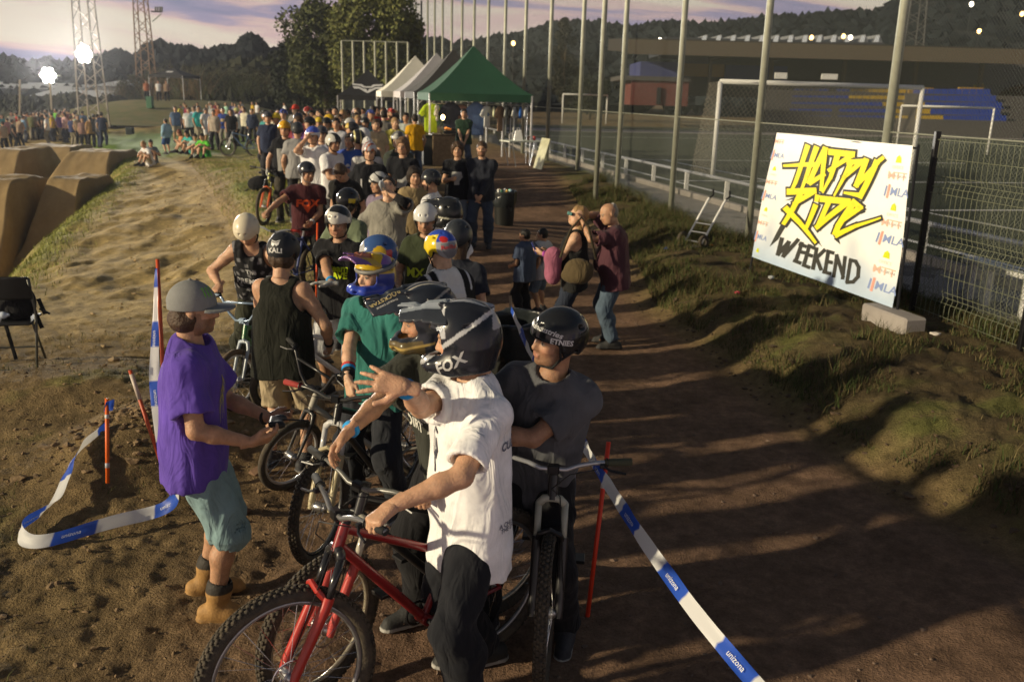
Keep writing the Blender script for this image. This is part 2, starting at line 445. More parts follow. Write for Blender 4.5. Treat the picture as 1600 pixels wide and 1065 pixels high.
def subdiv2d(V, T, mx):
    for _ in range(4):
        e = max(np.linalg.norm(V[T[:, i]]-V[T[:, (i+1) % 3]], axis=1).max() for i in range(3))
        if e < mx or len(T) > 6000: break
        n = len(V); a, b, c = V[T[:, 0]], V[T[:, 1]], V[T[:, 2]]; m = len(T); i = np.arange(m)
        V = np.concatenate([V, (a+b)/2, (b+c)/2, (c+a)/2]); ab = n+i; bc = n+m+i; ca = n+2*m+i
        T = np.concatenate([np.stack([T[:, 0], ab, ca], 1), np.stack([ab, T[:, 1], bc], 1), np.stack([ca, bc, T[:, 2]], 1), np.stack([ab, bc, ca], 1)])
    return V, T
def decal(shape, V, Q, origin, n, up, off=.002, mx=.02, reach=.25):
    """lay a flat shape onto mesh (V,Q) along -n. returns verts, tris"""
    P, T = subdiv2d(shape[0], shape[1], mx)
    tr = BVHTree.FromPolygons([tuple(v) for v in V], [tuple(q) for q in Q])
    n = nrm(n); up = nrm(np.asarray(up)-n*(np.asarray(up)@n)); r = np.cross(up, n)
    R = np.zeros((len(P), 3)); ok = np.zeros(len(P), bool)
    for i, p in enumerate(P):
        o = np.asarray(origin)+r*p[0]+up*p[1]+n*reach
        h = tr.ray_cast(Vector(o), Vector(-n), reach*2)
        if h[0] is not None: R[i] = np.array(h[0])+n*off+np.array(h[1])*off*.5; ok[i] = True
    return R, T[ok[T].all(1)]

# ---- hand
def hand_mesh(pose, right, vs, S_, glove=0.):
    """local: wrist at 0, +y along hand, palm faces -z, thumb at -x for a right hand"""
    sx = -1 if right else 1
    V = Vol((-.11, -.05, -.12), (.11, .21, .06), vs)
    g = glove
    V.cone((0, -.045, 0), (0, .01, 0), .026+g, .028+g, k=.0, flat=((0, 0, 1), .75))
    curl = {'relax': (22, 28, 20), 'grip': (62, 78, 45), 'open': (4, 10, 8), 'fist': (75, 90, 60), 'flat': (10, 12, 8)}[pose]
    spread = {'open': 13, 'flat': 4}.get(pose, 1)
    bx = [-.030, -.010, .010, .029]; ln = [.072, .080, .074, .058]; by = [.088, .092, .087, .078]
    for i in range(4):
        kx = sx*-bx[i]*-1
        b = np.array([sx*(-bx[i])*1.0, by[i], .0]); V.cone((b[0]*.55, .01, 0), b, .015+g, .0125+g, k=.016)
        a = 0; p = b; seg = [ln[i]*.46, ln[i]*.30, ln[i]*.24]; sp = -rad(spread)*(i-1.5)*sx
        for j in range(3):
            a += rad(curl[j]*(1+.12*i*(pose == 'relax')))
            d = np.array([-math.sin(sp)*math.cos(a)*-1*1.0, math.cos(a)*math.cos(sp), -math.sin(a)]); q = p+d*seg[j]
            V.cone(p, q, .0095+g-.0008*j, .009+g-.0012*j, k=.004); p = q
    t0 = np.array([sx*.022, .022, -.006]); 
    if pose in ('grip', 'fist'): t1 = np.array([sx*.040, .055, -.030]); t2 = np.array([sx*.022, .082, -.05])
    elif pose == 'open': t1 = np.array([sx*.058, .05, -.018]); t2 = np.array([sx*.078, .088, -.024])
    else: t1 = np.array([sx*.046, .052, -.018]); t2 = np.array([sx*.050, .088, -.026])
    V.cone(t0, t1, .016+g, .0125+g, k=.014); V.cone(t1, t2, .0115+g, .0095+g, k=.004)
    v, q = V.mesh(); return v*S_, q
_hc = {}
def hand(pose, right, vs, S_, glove=0.):
    k = (pose, right, round(vs, 4), glove)
    if k not in _hc: _hc[k] = hand_mesh(pose, right, vs, 1., glove)
    v, q = _hc[k]; return v*S_, q

# ---- head
_hd = {}
def head_mesh(vs, fat=0.):
    k = (round(vs, 4), fat)
    if k in _hd: return _hd[k]
    V = Vol((-.1, -.12, -.16), (.1, .14, .14), vs); f = fat
    V.ell((0, -.012, .035), (.076+f, .098, .086), k=0)
    V.ell((0, .018, -.02), (.066+f, .075, .085), k=.03)
    V.cone((-.03, .03, -.065), (.03, .03, -.065), .036+f, .036+f, k=.03)
    V.ell((0, .064, -.088), (.024+f*.5, .022, .020), k=.02)
    V.cone((0, .084, .018), (0, .104, -.022), .009, .0135, k=.012)
    V.cone((-.014, .092, -.028), (.014, .092, -.028), .009, .009, k=.008)
    V.cone((-.034, .078, .026), (.034, .078, .026), .012, .012, k=.014)
    V.ell((-.04, .06, -.025), (.02, .02, .018), k=.02); V.ell((.04, .06, -.025), (.02, .02, .018), k=.02)
    for s in (-1, 1): V.ell((s*.032, .097, .008), (.015, .017, .010), k=.012, op='s'); V.ell((s*.0315, .078, .008), (.012, .012, .011), k=.002)
    V.cone((-.018, .086, -.052), (.018, .086, -.052), .0075, .0075, k=.006); V.cone((-.015, .085, -.063), (.015, .085, -.063), .0085, .0085, k=.006)
    V.cone((-.022, .098, -.0575), (.022, .098, -.0575), .0035, .0035, k=.005, op='s')
    for s in (-1, 1): V.ell((s*(.078+f), -.006, .0), (.010, .022, .031), R=Rz(s*rad(-18)), k=.008)
    V.cone((0, -.03, -.05), (0, -.035, -.15), .056, .056, k=.03)
    _hd[k] = V.mesh(); return _hd[k]
def face_col(v, skin, beard=0., hair=(.02, .015, .01), brow=True, shades=False):
    c = np.tile(np.asarray(skin, float), (len(v), 1)); x, y, z = np.abs(v[:, 0]), v[:, 1], v[:, 2]
    red = np.exp(-(((x-.045)/.02)**2+((z+.025)/.02)**2))*(y > .03); c *= 1+red[:, None]*np.array([.10, -.06, -.06])
    if beard > 0:
        m = ((z < -.028) & (y > .0) & (z > -.12) & ~((x < .02) & (z > -.068) & (z < -.047))) | ((z < .0) & (z > -.09) & (x > .052) & (y > -.01) & (y < .04))
        c[m] = c[m]*(1-beard)+np.asarray(hair)*beard
    lip = (x < .023) & (z < -.046) & (z > -.071) & (y > .078); c[lip] = c[lip]*.55+np.array([.30, .10, .08])*.45
    if brow:
        b = (z > .021) & (z < .032) & (x > .012) & (x < .052) & (y > .06); c[b] = c[b]*.3+np.asarray(hair)*.7
    e = ((x-.0315)**2+(z-.008)**2 < .0115**2) & (y > .075); c[e] = (.26, .21, .18)
    e2 = ((x-.0315)**2+(z-.008)**2 < .0072**2) & (y > .075); c[e2] = (.03, .02, .015)
    return c
# ---- helmets: (V,Q) in head space
_hm = {}
def helm_skate(vs):
    if ('sk', vs) in _hm: return _hm[('sk', vs)]
    V = Vol((-.15, -.19, -.10), (.15, .17, .20), vs)
    V.ell((0, -.012, .040), (.114, .140, .128), k=0)
    V.func(lambda x, y, z: (.030-.075*sst(.06, -.02, y)+.055*sst(-.0, -.05, y)*sst(-.12, -.05, y)-.02*sst(-.06, -.12, y))-z, (-.2, -.2, -.2), (.2, .2, .1), k=.008, op='i')
    V.ell((0, -.012, .034), (.099, .124, .112), k=.004, op='s')
    for x, y, z in ((.028, .115, .095), (-.028, .115, .095), (.06, .09, .115), (-.06, .09, .115), (.035, -.10, .14), (-.035, -.10, .14), (.085, -.06, .11), (-.085, -.06, .11), (.03, .02, .175), (-.03, .02, .175)):
        V.ell((x, y, z), (.011, .02, .010), k=.004, op='s')
    _hm[('sk', vs)] = V.mesh(); return _hm[('sk', vs)]
def sst(a, b, x): 
    t = np.clip((x-a)/(b-a), 0, 1); return t*t*(3-2*t)
def helm_full(vs):
    if ('ff', vs) in _hm: return _hm[('ff', vs)]
    V = Vol((-.17, -.20, -.19), (.17, .24, .22), vs)
    V.ell((0, -.012, .035), (.125, .152, .138), k=0)
    V.cone((0, -.02, -.01), (0, .0, -.09), .128, .112, k=.02, flat=((0, 1, 0), 1.12))
    for s in (-1, 1):
        V.cone((s*.085, .02, -.075), (s*.062, .125, -.082), .046, .036, k=.03)
        V.cone((s*.062, .125, -.082), (0, .158, -.078), .036, .034, k=.02)
    V.func(lambda x, y, z: -z-.135+.0*x+.03*sst(.05, .15, y), (-.2, -.2, -.25), (.2, .25, .1), k=.01, op='i')
    V.ell((0, .0, -.01), (.098, .118, .125), k=.006, op='s'); V.cone((0, .0, -.06), (0, .0, -.2), .095, .10, k=.004, op='s')
    V.cone((0, .02, -.06), (0, .1, -.07), .055, .05, k=.01, op='s')
    V.box((0, .17, .012), (.105, .12, .050), rd=.03, k=.012, op='s')
    for s in (-1, 1):
        V.ell((s*.03, .19, -.085), (.014, .03, .010), k=.004, op='s'); V.ell((s*.115, -.06, .07), (.02, .025, .009), k=.004, op='s'); V.ell((s*.05, .13, .115), (.012, .03, .008), k=.004, op='s')
    V.cone((-.05, .06, .165), (-.045, -.13, .12), .010, .012, k=.02); V.cone((.05, .06, .165), (.045, -.13, .12), .010, .012, k=.02)
    _hm[('ff', vs)] = V.mesh(); return _hm[('ff', vs)]
def helm_visor(vs):
    if ('vi', vs) in _hm: return _hm[('vi', vs)]
    V = Vol((-.16, -.02, .0), (.16, .32, .24), vs)
    V.func(lambda x, y, z: np.maximum(np.abs(z-(.148+.0*y-.55*np.maximum(y-.13, 0)*.35-4.2*x*x))-.0075, np.maximum(np.abs(x)-(.118-.16*np.maximum(y-.05, 0)), np.maximum(y-.245+2.2*x*x, .02-y))), (-.17, -.02, -.0), (.17, .33, .25))
    V.cone((-.03, .06, .165), (-.02, .25, .150), .010, .006, k=.015); V.cone((.03, .06, .165), (.02, .25, .150), .010, .006, k=.015)
    V.ell((.0, .16, .165), (.035, .03, .02), k=.006, op='s')
    _hm[('vi', vs)] = V.mesh(); return _hm[('vi', vs)]
def cap_parts(vs):
    if ('cap', vs) in _hm: return _hm[('cap', vs)]
    V = Vol((-.12, -.15, -.02), (.12, .13, .2), vs)
    V.ell((0, -.010, .035), (.094, .118, .118), k=0); V.box((0, -.01, -.05), (.2, .2, .065), rd=.0, k=.006, op='s'); V.ell((0, -.01, .03), (.086, .11, .11), k=.004, op='s')
    V.ell((0, -.01, .155), (.009, .009, .006), k=.004)
    V.box((0, -.125, .035), (.03, .03, .018), rd=.015, k=.006, op='s')
    a = V.mesh()
    B = Vol((-.13, .03, -.03), (.13, .22, .08), vs)
    B.func(lambda x, y, z: np.maximum(np.abs(z-(.026-1.2*x*x-.06*np.maximum(y-.08, 0)))-.0055, np.maximum(np.sqrt((x/.104)**2+((y-.06)/.135)**2)-1, .062-y)*.1), (-.14, .03, -.04), (.14, .23, .09))
    _hm[('cap', vs)] = (a, B.mesh()); return _hm[('cap', vs)]
def hair_mesh(kind, vs, seed=0):
    k = ('hair', kind, round(vs, 4), seed % 3)
    if k in _hm: return _hm[k]
    V = Vol((-.16, -.18, -.26), (.16, .14, .20), vs)
    if kind in ('short', 'bald'):
        V.ell((0, -.018, .040), (.084, .106, .094), k=0); V.ell((0, -.045, .0), (.080, .075, .085), k=.02)
        V.ell((0, .085, -.025), (.074, .07, .085), k=.012, op='s'); V.box((0, 0, -.12), (.2, .2, .055), rd=0, k=.01, op='s')
        if kind == 'bald': V.ell((0, .03, .10), (.075, .12, .06), k=.02, op='s')
        V.wrinkle(.005, seed, 90, (1, 1, 1))
    elif kind == 'curly':
        V.ell((0, -.025, .045), (.104, .122, .112), k=0); V.ell((0, -.05, -.03), (.10, .085, .09), k=.03)
        V.ell((0, .10, -.035), (.080, .095, .105), k=.015, op='s'); V.wrinkle(.012, seed, 75, (1, 1, 1))
    elif kind == 'long':
        V.ell((0, -.020, .040), (.088, .110, .098), k=0); V.cone((0, -.04, .02), (0, -.055, -.16), .09, .075, k=.03, flat=((0, 1, 0), .75))
        V.ell((0, .09, -.035), (.066, .085, .105), k=.012, op='s'); V.wrinkle(.007, seed, 70, (1, 1, .3))
    elif kind == 'nape':      # hair showing under a helmet
        V.ell((0, -.04, -.03), (.088, .082, .075), k=0); V.ell((0, .07, -.03), (.09, .09, .12), k=.012, op='s'); V.box((0, 0, .09), (.2, .2, .06), rd=0, k=.0, op='s'); V.wrinkle(.008, seed, 80, (1, 1, .5))
    _hm[k] = V.mesh(); return _hm[k]

LODS = {0: dict(b=.0125, h=.0058, hd=.0050, c=.0105, s=.008, hm=.0060), 1: dict(b=.017, h=.0085, hd=.0075, c=.014, s=.012, hm=.0085), 2: dict(b=.024, h=.014, hd=.013, c=.020, s=.018, hm=.013), 3: dict(b=.036, h=.026, hd=0, c=.032, s=.03, hm=.024)}
FAR_CACHE = {}
def person(loc, yaw=0., h=1.75, lod=1, lean=0., side=0., twist=0., head=(0, 0, 0), hip=(0, 0, 0), lh=None, rh=None, le=None, re=None, lhp='relax', rhp='relax',
           lpalm=None, rpalm=None, lfinger=None, rfinger=None, lf=None, rf=None, knee=None, top=None, bottom=None, shoe=(.03, .03, .035), boot=False, skin=0, hair='short', hairc='dark', beard=0.,
           helmet=None, helmfn=None, helmcol=None, visorcol=None, cap=None, fat=0., female=False, gloves=None, seed=0, local=False, strap=True, name='person', build=True, sit=False, decals=(), helmdecals=(), visordecals=(), helmrough=.25, goggles=None):
    """every target (lh, rh wrists; lf, rf ankles) is in figure space unless local=False and given as world points (len 3 arrays flagged by 'w')"""
    Q_ = LODS[lod]; sc = h*.968/1.76; Rw = Rz(yaw); base = None if isinstance(loc[0], str) else np.asarray(loc, float)
    def tgt(p):
        if p is None: return None
        if isinstance(p, tuple) and len(p) == 2 and p[0] == 'w': return (Rw.T@(np.asarray(p[1], float)-base))
        return np.asarray(p, float)*sc
    def dirv(x): return Rw.T@np.asarray(x[1], float) if isinstance(x[0], str) else np.asarray(x, float)
    p0 = np.array([0, 0, .93])*sc+np.asarray(hip, float)*sc
    T = Rz(rad(twist))@Ry(rad(side))@Rx(rad(-lean)); r, f, u = T[:, 0], T[:, 1], T[:, 2]
    Tp = Rz(rad(twist*.3))@Ry(rad(side*.5))@Rx(rad(-lean*.4)); rp = Tp[:, 0]; fp = Tp[:, 1]
    w = p0+u*.12*sc; ch = p0+u*.33*sc; nb = p0+u*.515*sc
    sh = {-1: p0+u*.440*sc-r*.160*sc, 1: p0+u*.440*sc+r*.160*sc}
    if female: sh = {k: p0+u*.45*sc+r*.152*k*sc for k in (-1, 1)}
    H = T@Rz(rad(head[0]))@Rx(rad(-head[1]))@Ry(rad(head[2])); hc = nb+u*.055*sc+(H[:, 2]*.115+H[:, 1]*.022)*sc
    if base is None:
        tip = hc+H[:, 2]*(.122+(.05 if helmet == 'full' else .045 if helmet else .03 if cap is not None else .008))*sc
        q = place(loc[1], loc[2], tip[2], tmin=loc[3] if len(loc) > 3 else 1.5); base = q-Rw@np.array([tip[0], tip[1], 0]); base[2] = float(ground_z(base[0], base[1], False))
    arms = {}; hands = {}
    for sgn, tg, eh, hp, pm, fg in ((-1, lh, le, lhp, lpalm, lfinger), (1, rh, re, rhp, rpalm, rfinger)):
        t = tgt(tg)
        if t is None: t = p0+(r*sgn*.235+f*.06+u*(-.02))*sc+np.array([0, 0, -.05])*sc
        hint = (r*sgn*.55-f*.8-u*.25) if eh is None else np.asarray(eh, float)
        e, wr = ik(sh[sgn], t, .295*sc, .265*sc, hint); arms[sgn] = (e, wr)
        d = nrm(wr-e) if fg is None else nrm(dirv(fg))
        n = dirv(pm) if pm is not None else -r*sgn
        n = nrm(n-d*(n@d)); hands[sgn] = (wr, d, n, hp)
    legs = {}
    for sgn, ft in ((-1, lf), (1, rf)):
        hj = p0+rp*sgn*.09*sc-np.array([0, 0, .045])*sc
        t = tgt(ft) if ft is not None else np.array([sgn*.13*sc, .02*sgn*sc, .085*sc])
        kh = fp*1.0+rp*sgn*.18 if knee is None else np.asarray(knee[0 if sgn < 0 else 1], float)
        k_, a_ = ik(hj, t, .425*sc, .42*sc, kh); legs[sgn] = (hj, k_, a_)
    pts = np.array([p0, nb, hc]+list(sh.values())+[x for a in arms.values() for x in a]+[x for a in legs.values() for x in a])
    lo = pts.min(0)-.22; hi = pts.max(0)+.22
    skc = np.array(SKINS[skin])
    # body
    B = Vol(lo, hi, Q_['b']); g = fat
    B.cone(p0-rp*.06*sc, p0+rp*.06*sc, .11*sc+g, .11*sc+g, k=0, flat=(fp, .85))
    B.cone(p0, w, .125*sc+g, .112*sc+g, k=.05, flat=(f, .80)); B.cone(w, ch, .112*sc+g, .138*sc+g*.5, k=.05, flat=(f, .74))
    B.cone(ch-r*.05*sc, ch+r*.05*sc, .115*sc, .115*sc, k=.05, flat=(f, .78))
    if female:
        for s_ in (-1, 1): B.ell(ch+r*s_*.075*sc+f*.09*sc-u*.01, (.06, .06, .06), k=.04)
    if fat > .02: B.ell(w+f*.05, (.14+g, .13+g, .15), k=.06)
    B.cone(sh[-1], sh[1], .055*sc, .055*sc, k=.05)
    for s_ in (-1, 1): B.cone(nb-u*.015, sh[s_]-u*.01, .044*sc, .042*sc, k=.04)
    B.cone(nb-u*.04, hc-H[:, 2]*.07*sc-H[:, 1]*.03*sc, .060*sc, .055*sc, k=.03)
    for s_ in (-1, 1):
        e, wr = arms[s_]; m1 = sh[s_]*.55+e*.45; m2 = e*.68+wr*.32
        B.cone(sh[s_], m1, .060*sc, .051*sc, k=.03); B.cone(m1, e, .050*sc, .041*sc, k=.02); B.cone(e, m2, .041*sc, .043*sc, k=.02); B.cone(m2, wr, .042*sc, .027*sc, k=.02)
        hj, k_, a_ = legs[s_]; c1 = k_*.68+a_*.32-fp*.018
        B.cone(hj, k_, .090*sc+g*.5, .057*sc, k=.03); B.cone(k_, c1, .056*sc, .057*sc, k=.03); B.cone(c1, a_, .055*sc, .036*sc, k=.03); 
        if lod < 3: B.cone(a_, a_+fp*.10*sc-np.array([0, 0, .04]), .038, .032, k=.02)
    if lod == 3:
        for s_ in (-1, 1): wr, d, n, hp = hands[s_]; B.cone(wr, wr+d*.15*sc, .034*sc, .026*sc, k=.01, flat=(n, .6))
    bv, bq = B.mesh(); bc = np.tile(skc, (len(bv), 1))
    VV = [bv]; QQ = [bq]; CC = [bc]; n0 = len(bv)
    hv, hq = head_mesh(Q_['h'], round(min(fat, .02), 3)); hcx = face_col(hv, skc, beard, HAIRS.get(hairc, (.02, .015, .01)))
    VV.append(hv*sc@H.T+hc); QQ.append(hq+n0); CC.append(hcx); n0 += len(hv)
    if lod < 3:
        for s_ in (-1, 1):
            wr, d, n, hp = hands[s_]; av, aq = hand(hp, s_ > 0, Q_['hd'], sc, .0018 if gloves is not None else 0.)
            x = np.cross(d, -n); R = np.stack([x, d, -n], 1)
            VV.append(av@R.T+wr); QQ.append(aq+n0); CC.append(np.tile(skc if gloves is None else np.asarray(gloves), (len(av), 1))); n0 += len(av)
    root = empty(name, base, yaw)
    body = link('body', mkmesh('body', np.concatenate(VV), [np.concatenate(QQ)], True, np.concatenate(CC)), skinmat(skin), root)
    cl = {}
    # top
    if top:
        kind, col = top[0], top[1]; o = dict(top[2]) if len(top) > 2 else {}
        l = o.get('loose', .018); hem = o.get('hem', -.13); sl = o.get('sleeve', .62); C = Vol(lo, hi, Q_['c']); G = g
        hp_ = p0+u*hem*sc; fl = (f, .86)
        for s_ in (-1, 1): C.cyl(ch+r*s_*.045*sc, hp_+rp*s_*.062*sc, (.124)*sc+l+G*.7, .136*sc+l+G, k=.05, flat=fl)
        C.plane(hp_, -u)
        C.cone(ch-r*.05*sc, ch+r*.05*sc, .126*sc+l, .126*sc+l, k=.04, flat=(f, .80))
        if female:
            for s_ in (-1, 1): C.ell(ch+r*s_*.075*sc+f*.09*sc-u*.01, (.07+l, .07, .068), k=.05)
        if fat > .02: C.ell(w+f*.05, (.15+g+l*.5, .14+g+l*.5, .16), k=.06)
        if kind != 'tank':
            C.cone(sh[-1], sh[1], .064*sc+l*.3, .064*sc+l*.3, k=.06)
            for s_ in (-1, 1):
                C.cone(nb-u*.014*sc, sh[s_], .068*sc, .058*sc+l*.3, k=.055); e, wr = arms[s_]
                if kind == 'tee': C.cyl(sh[s_], sh[s_]+(e-sh[s_])*sl, .058*sc+l*.4, .056*sc+l*1.1, k=.03)
                else: C.cone(sh[s_], e, .066*sc+l*.4, .052*sc+l*.4, k=.03); C.cyl(e, e+(wr-e)*o.get('cuff', .95), .052*sc+l*.4, .036*sc+l*.3, k=.03)
        else:
            C.cone(sh[-1], sh[1], .070*sc, .070*sc, k=.05)
            for s_ in (-1, 1): C.cone(nb-u*.025*sc, sh[s_], .062*sc, .062*sc, k=.05)
            for s_ in (-1, 1): C.ell(sh[s_]+r*s_*.045*sc-u*.03*sc, (.105*sc, .16*sc, .145*sc), R=T, k=.012, op='s')
            C.ell(nb+u*.03*sc+f*.09*sc, (.085*sc, .10*sc, .13*sc), R=T, k=.01, op='s'); C.ell(nb+u*.03*sc-f*.07*sc, (.08*sc, .09*sc, .07*sc), R=T, k=.01, op='s')
        if lod < 3:
            C.wrinkle(o.get('wr', .0085)*1.75, seed+5, 34, (1, 1, .42))
            C.cyl(hp_+u*.05*sc, hp_-u*.06*sc, .09*sc+l+G, .146*sc+l+G, k=.004, flat=fl, op='s')
        d = o.get('neck', .0); C.ell(nb+u*(.045-d*.5)*sc+f*(.018+d*.3)*sc, (.078*sc+d*.3, .078*sc+d*.2, .06*sc+d), R=T, k=.006, op='s')
        if kind == 'tee' and lod < 2:
            for s_ in (-1, 1):
                e, wr = arms[s_]; en = sh[s_]+(e-sh[s_])*sl; dd = nrm(e-sh[s_]); C.cone(en-dd*.03, en+dd*.06, .046*sc+l*.5, .046*sc+l*.9, k=.004, op='s')
        cv, cq = C.mesh()
        if o.get('fn') is not None:
            loc_ = (cv-p0)@T/sc; colr = o['fn'](loc_, np.asarray(col, float)); me = mkmesh('shirt', cv, [cq], True, colr); m_ = mat('cloth_print', (1, 1, 1), .88, var=.12, scale=7, bump=.85, bscale=11, spec=.15, attr=True, fold=True)
        else: me = mkmesh('shirt', cv, [cq], True); m_ = cloth(col)
        so_ = link(o.get('name', 'shirt'), me, m_, root); cl['top'] = so_
        for dc in decals:            # (shape, (x,y on chest), 'front'/'back', colour[, name])
            nn = f if dc[2] == 'front' else (-f if dc[2] == 'back' else nrm(r*dc[2][0]+f*dc[2][1])); org = p0+u*dc[1][1]*sc+(np.cross(u, nn))*dc[1][0]*sc
            dv, dt = decal(dc[0], cv, cq, org, nn, u, off=.0025)
            if len(dt): link(dc[4] if len(dc) > 4 else 'print', mkmesh('print', dv, [dt], False), cloth(dc[3]), so_)
    # bottom
    if bottom:
        kind, col = bottom[0], bottom[1]; o = dict(bottom[2]) if len(bottom) > 2 else {}; l = o.get('loose', .012)
        C = Vol(lo, hi, Q_['c']); wt = p0+Tp[:, 2]*.10*sc
        C.cyl(p0, wt, .128*sc+g+l*.5, .122*sc+g+l*.3, k=.0, flat=(fp, .82)); C.cone(p0-rp*.062*sc-Tp[:, 2]*.02, p0+rp*.062*sc-Tp[:, 2]*.02, .112*sc+g+l*.4, .112*sc+g+l*.4, k=.04, flat=(fp, .86))
        for s_ in (-1, 1):
            hj, k_, a_ = legs[s_]
            if kind == 'long':
                C.cone(hj, k_, .094*sc+l*.5+g*.5, .066*sc+l, k=.025); C.cone(k_, k_*.68+a_*.32-fp*.018, .066*sc+l, .067*sc+l, k=.03); C.cyl(k_, k_+(a_-k_)*o.get('len', .97), .066*sc+l, .052*sc+l*.9, k=.03)
            else:
                q = o.get('len', 1.0)
                if q <= 1: C.cyl(hj, hj+(k_-hj)*q, .096*sc+l*.4+g*.5, .080*sc+l*1.4, k=.025)
                else: C.cone(hj, k_, .096*sc+l*.4+g*.5, .074*sc+l, k=.025); C.cyl(k_, k_+(a_-k_)*(q-1), .074*sc+l, .072*sc+l*1.3, k=.02)
        if lod < 3: C.wrinkle(o.get('wr', .0085)*1.5, seed+9, 34, (1, 1, .9))
        if kind == 'shorts' and lod < 2:
            for s_ in (-1, 1):
                hj, k_, a_ = legs[s_]; q = o.get('len', 1.0); en = hj+(k_-hj)*q if q <= 1 else k_+(a_-k_)*(q-1); dd = nrm(k_-hj) if q <= 1 else nrm(a_-k_); C.cone(en-dd*.03, en+dd*.07, .056*sc+l*.8, .060*sc+l, k=.004, op='s')
        cv, cq = C.mesh(); cl['bottom'] = link('shorts' if kind == 'shorts' else 'trousers', mkmesh('trousers', cv, [cq], True), cloth(col), root)
    # shoes
    if shoe is not None:
        SV = []
        for s_ in (-1, 1):
            hj, k_, a_ = legs[s_]; shin = nrm(a_-k_); fd = fp+0*fp; fd = fd.copy(); fd[2] = 0; fd = nrm(nrm(fd)+rp*s_*.15); gz = a_[2]-.085*sc
            C = Vol(a_-.26, a_+np.array([.26, .26, .16]), Q_['s']); gp = a_-np.array([0, 0, .085*sc])
            he = gp-fd*.055*sc+np.array([0, 0, .045]); to = gp+fd*.165*sc+np.array([0, 0, .030]); mi = gp+fd*.06*sc+np.array([0, 0, .05])
            C.cone(he, mi, .045*sc, .046*sc, k=0); C.cone(mi, to, .046*sc, .036*sc, k=.03); C.cone(gp+np.array([0, 0, .06]), a_-shin*(.10 if boot else .03), .050*sc, (.062 if boot else .046)*sc, k=.03)
            if boot: C.cone(a_-shin*.085, a_-shin*.11, .066, .066, k=.01); C.cone(a_-shin*.06, a_-shin*.2, .048, .05, k=.004, op='s')
            C.cone(gp-fd*.06*sc+np.array([0, 0, .0]), gp+fd*.17*sc, .050, .047, k=.006)
            C.plane(gp+np.array([0, 0, .001]), (0, 0, -1), 0.); sv, sq = C.mesh(); SV.append((sv, sq))
        if lod < 3:
            for sv, sq in SV:
                zc = sv[:, 2]-(sv[:, 2].min()); cc = np.tile(np.asarray(shoe, float), (len(sv), 1))
                if boot: cc[zc > .175] = (.03, .025, .02); cc[zc < .022] = np.asarray(shoe)*.75
                else: cc[zc < .02] = (.35, .34, .32) if sum(shoe) < 1.2 and seed % 2 else np.asarray(shoe)*.6
                link('boot' if boot else 'shoe', mkmesh('shoe', sv, [sq], True, cc), mat('shoe_leather', (1, 1, 1), .7, var=.2, scale=25, bump=.3, bscale=90, attr=True), root)
        else:
            sv = np.concatenate([a for a, b in SV]); link('shoes', mkmesh('shoes', sv, [np.concatenate([SV[0][1], SV[1][1]+len(SV[0][0])])]), cloth(shoe), root)
    hx = lambda v: v*sc@H.T+hc
    # hair, helmet, cap
    if helmet:
        vs = Q_['hm']; v, q = helm_full(vs) if helmet == 'full' else helm_skate(vs)
        colr = np.tile(np.asarray(helmcol if helmcol is not None else (.02, .02, .022), float), (len(v), 1))
        if helmfn is not None: colr = helmfn(v, colr)
        inn = ((v[:, 0]/.106)**2+((v[:, 1]+.012)/.130)**2+((v[:, 2]-.034)/.119)**2 < 1) if helmet != 'full' else ((v[:, 0]/.108)**2+((v[:, 1])/.128)**2+((v[:, 2]+.01)/.135)**2 < 1); colr[inn] = (.02, .02, .02)
        if helmet == 'full': hx0 = hx; hx = lambda w_: hx0(w_*.94)
        ho = link('helmet', mkmesh('helmet', hx(v), [q], True, colr), mat('helmet_shell_%d' % int(helmrough*100), (1, 1, 1), helmrough, var=.06, scale=30, spec=.32, attr=True, coat=.12 if helmrough < .4 else 0), root); cl['helmet'] = ho
        for dc in helmdecals:        # (shape, origin, normal, up, colour)
            dv, dt = decal(dc[0], v, q, dc[1], dc[2], dc[3], off=.0015, mx=.012)
            if len(dt): link('print', mkmesh('print', hx(dv), [dt], False), paint(dc[4], .4), ho)
        if helmet == 'full' and visorcol is not None:
            v2, q2 = helm_visor(vs); tl = Rx(rad(7)); v2 = (v2-np.array([0, .06, .15]))@tl.T+np.array([0, .06, .15])
            cc = np.tile(np.asarray(visorcol, float), (len(v2), 1)) if not callable(visorcol) else visorcol(v2)
            vo = link('visor', mkmesh('visor', hx(v2), [q2], True, cc), mat('helmet_shell_%d' % int(helmrough*100), (1, 1, 1), helmrough, attr=True), ho)
            for dc in visordecals:
                dv, dt = decal(dc[0], v2, q2, dc[1], dc[2], dc[3], off=.0015, mx=.012)
                if len(dt): link('print', mkmesh('print', hx(dv), [dt], False), paint(dc[4], .4), ho)
        if goggles is not None:
            mb = MB(); mb.torus((0, -.012, .078), .128, .014, (0, .30, 1), 28, 8, 1.1); 
            link('goggle_strap', (lambda b: mkmesh('strap', hx(np.concatenate(b.v)), [np.concatenate(b.q)]))(mb), paint(goggles, .5), ho)
        if strap and lod < 3:
            mb = MB()
            for s_ in (-1, 1):
                mb.tube([(s_*.098, .035, .02), (s_*.088, .012, -.045), (s_*.06, .03, -.10), (0, .05, -.115)], .0065, 6); mb.tube([(s_*.095, -.045, .0), (s_*.088, .010, -.045)], .006, 6)
            link('chin_strap', mkmesh('strap', hx(np.concatenate(mb.v)), [np.concatenate(mb.q), np.concatenate(mb.t)]), cloth((.02, .02, .02) if strap is True else strap), ho)
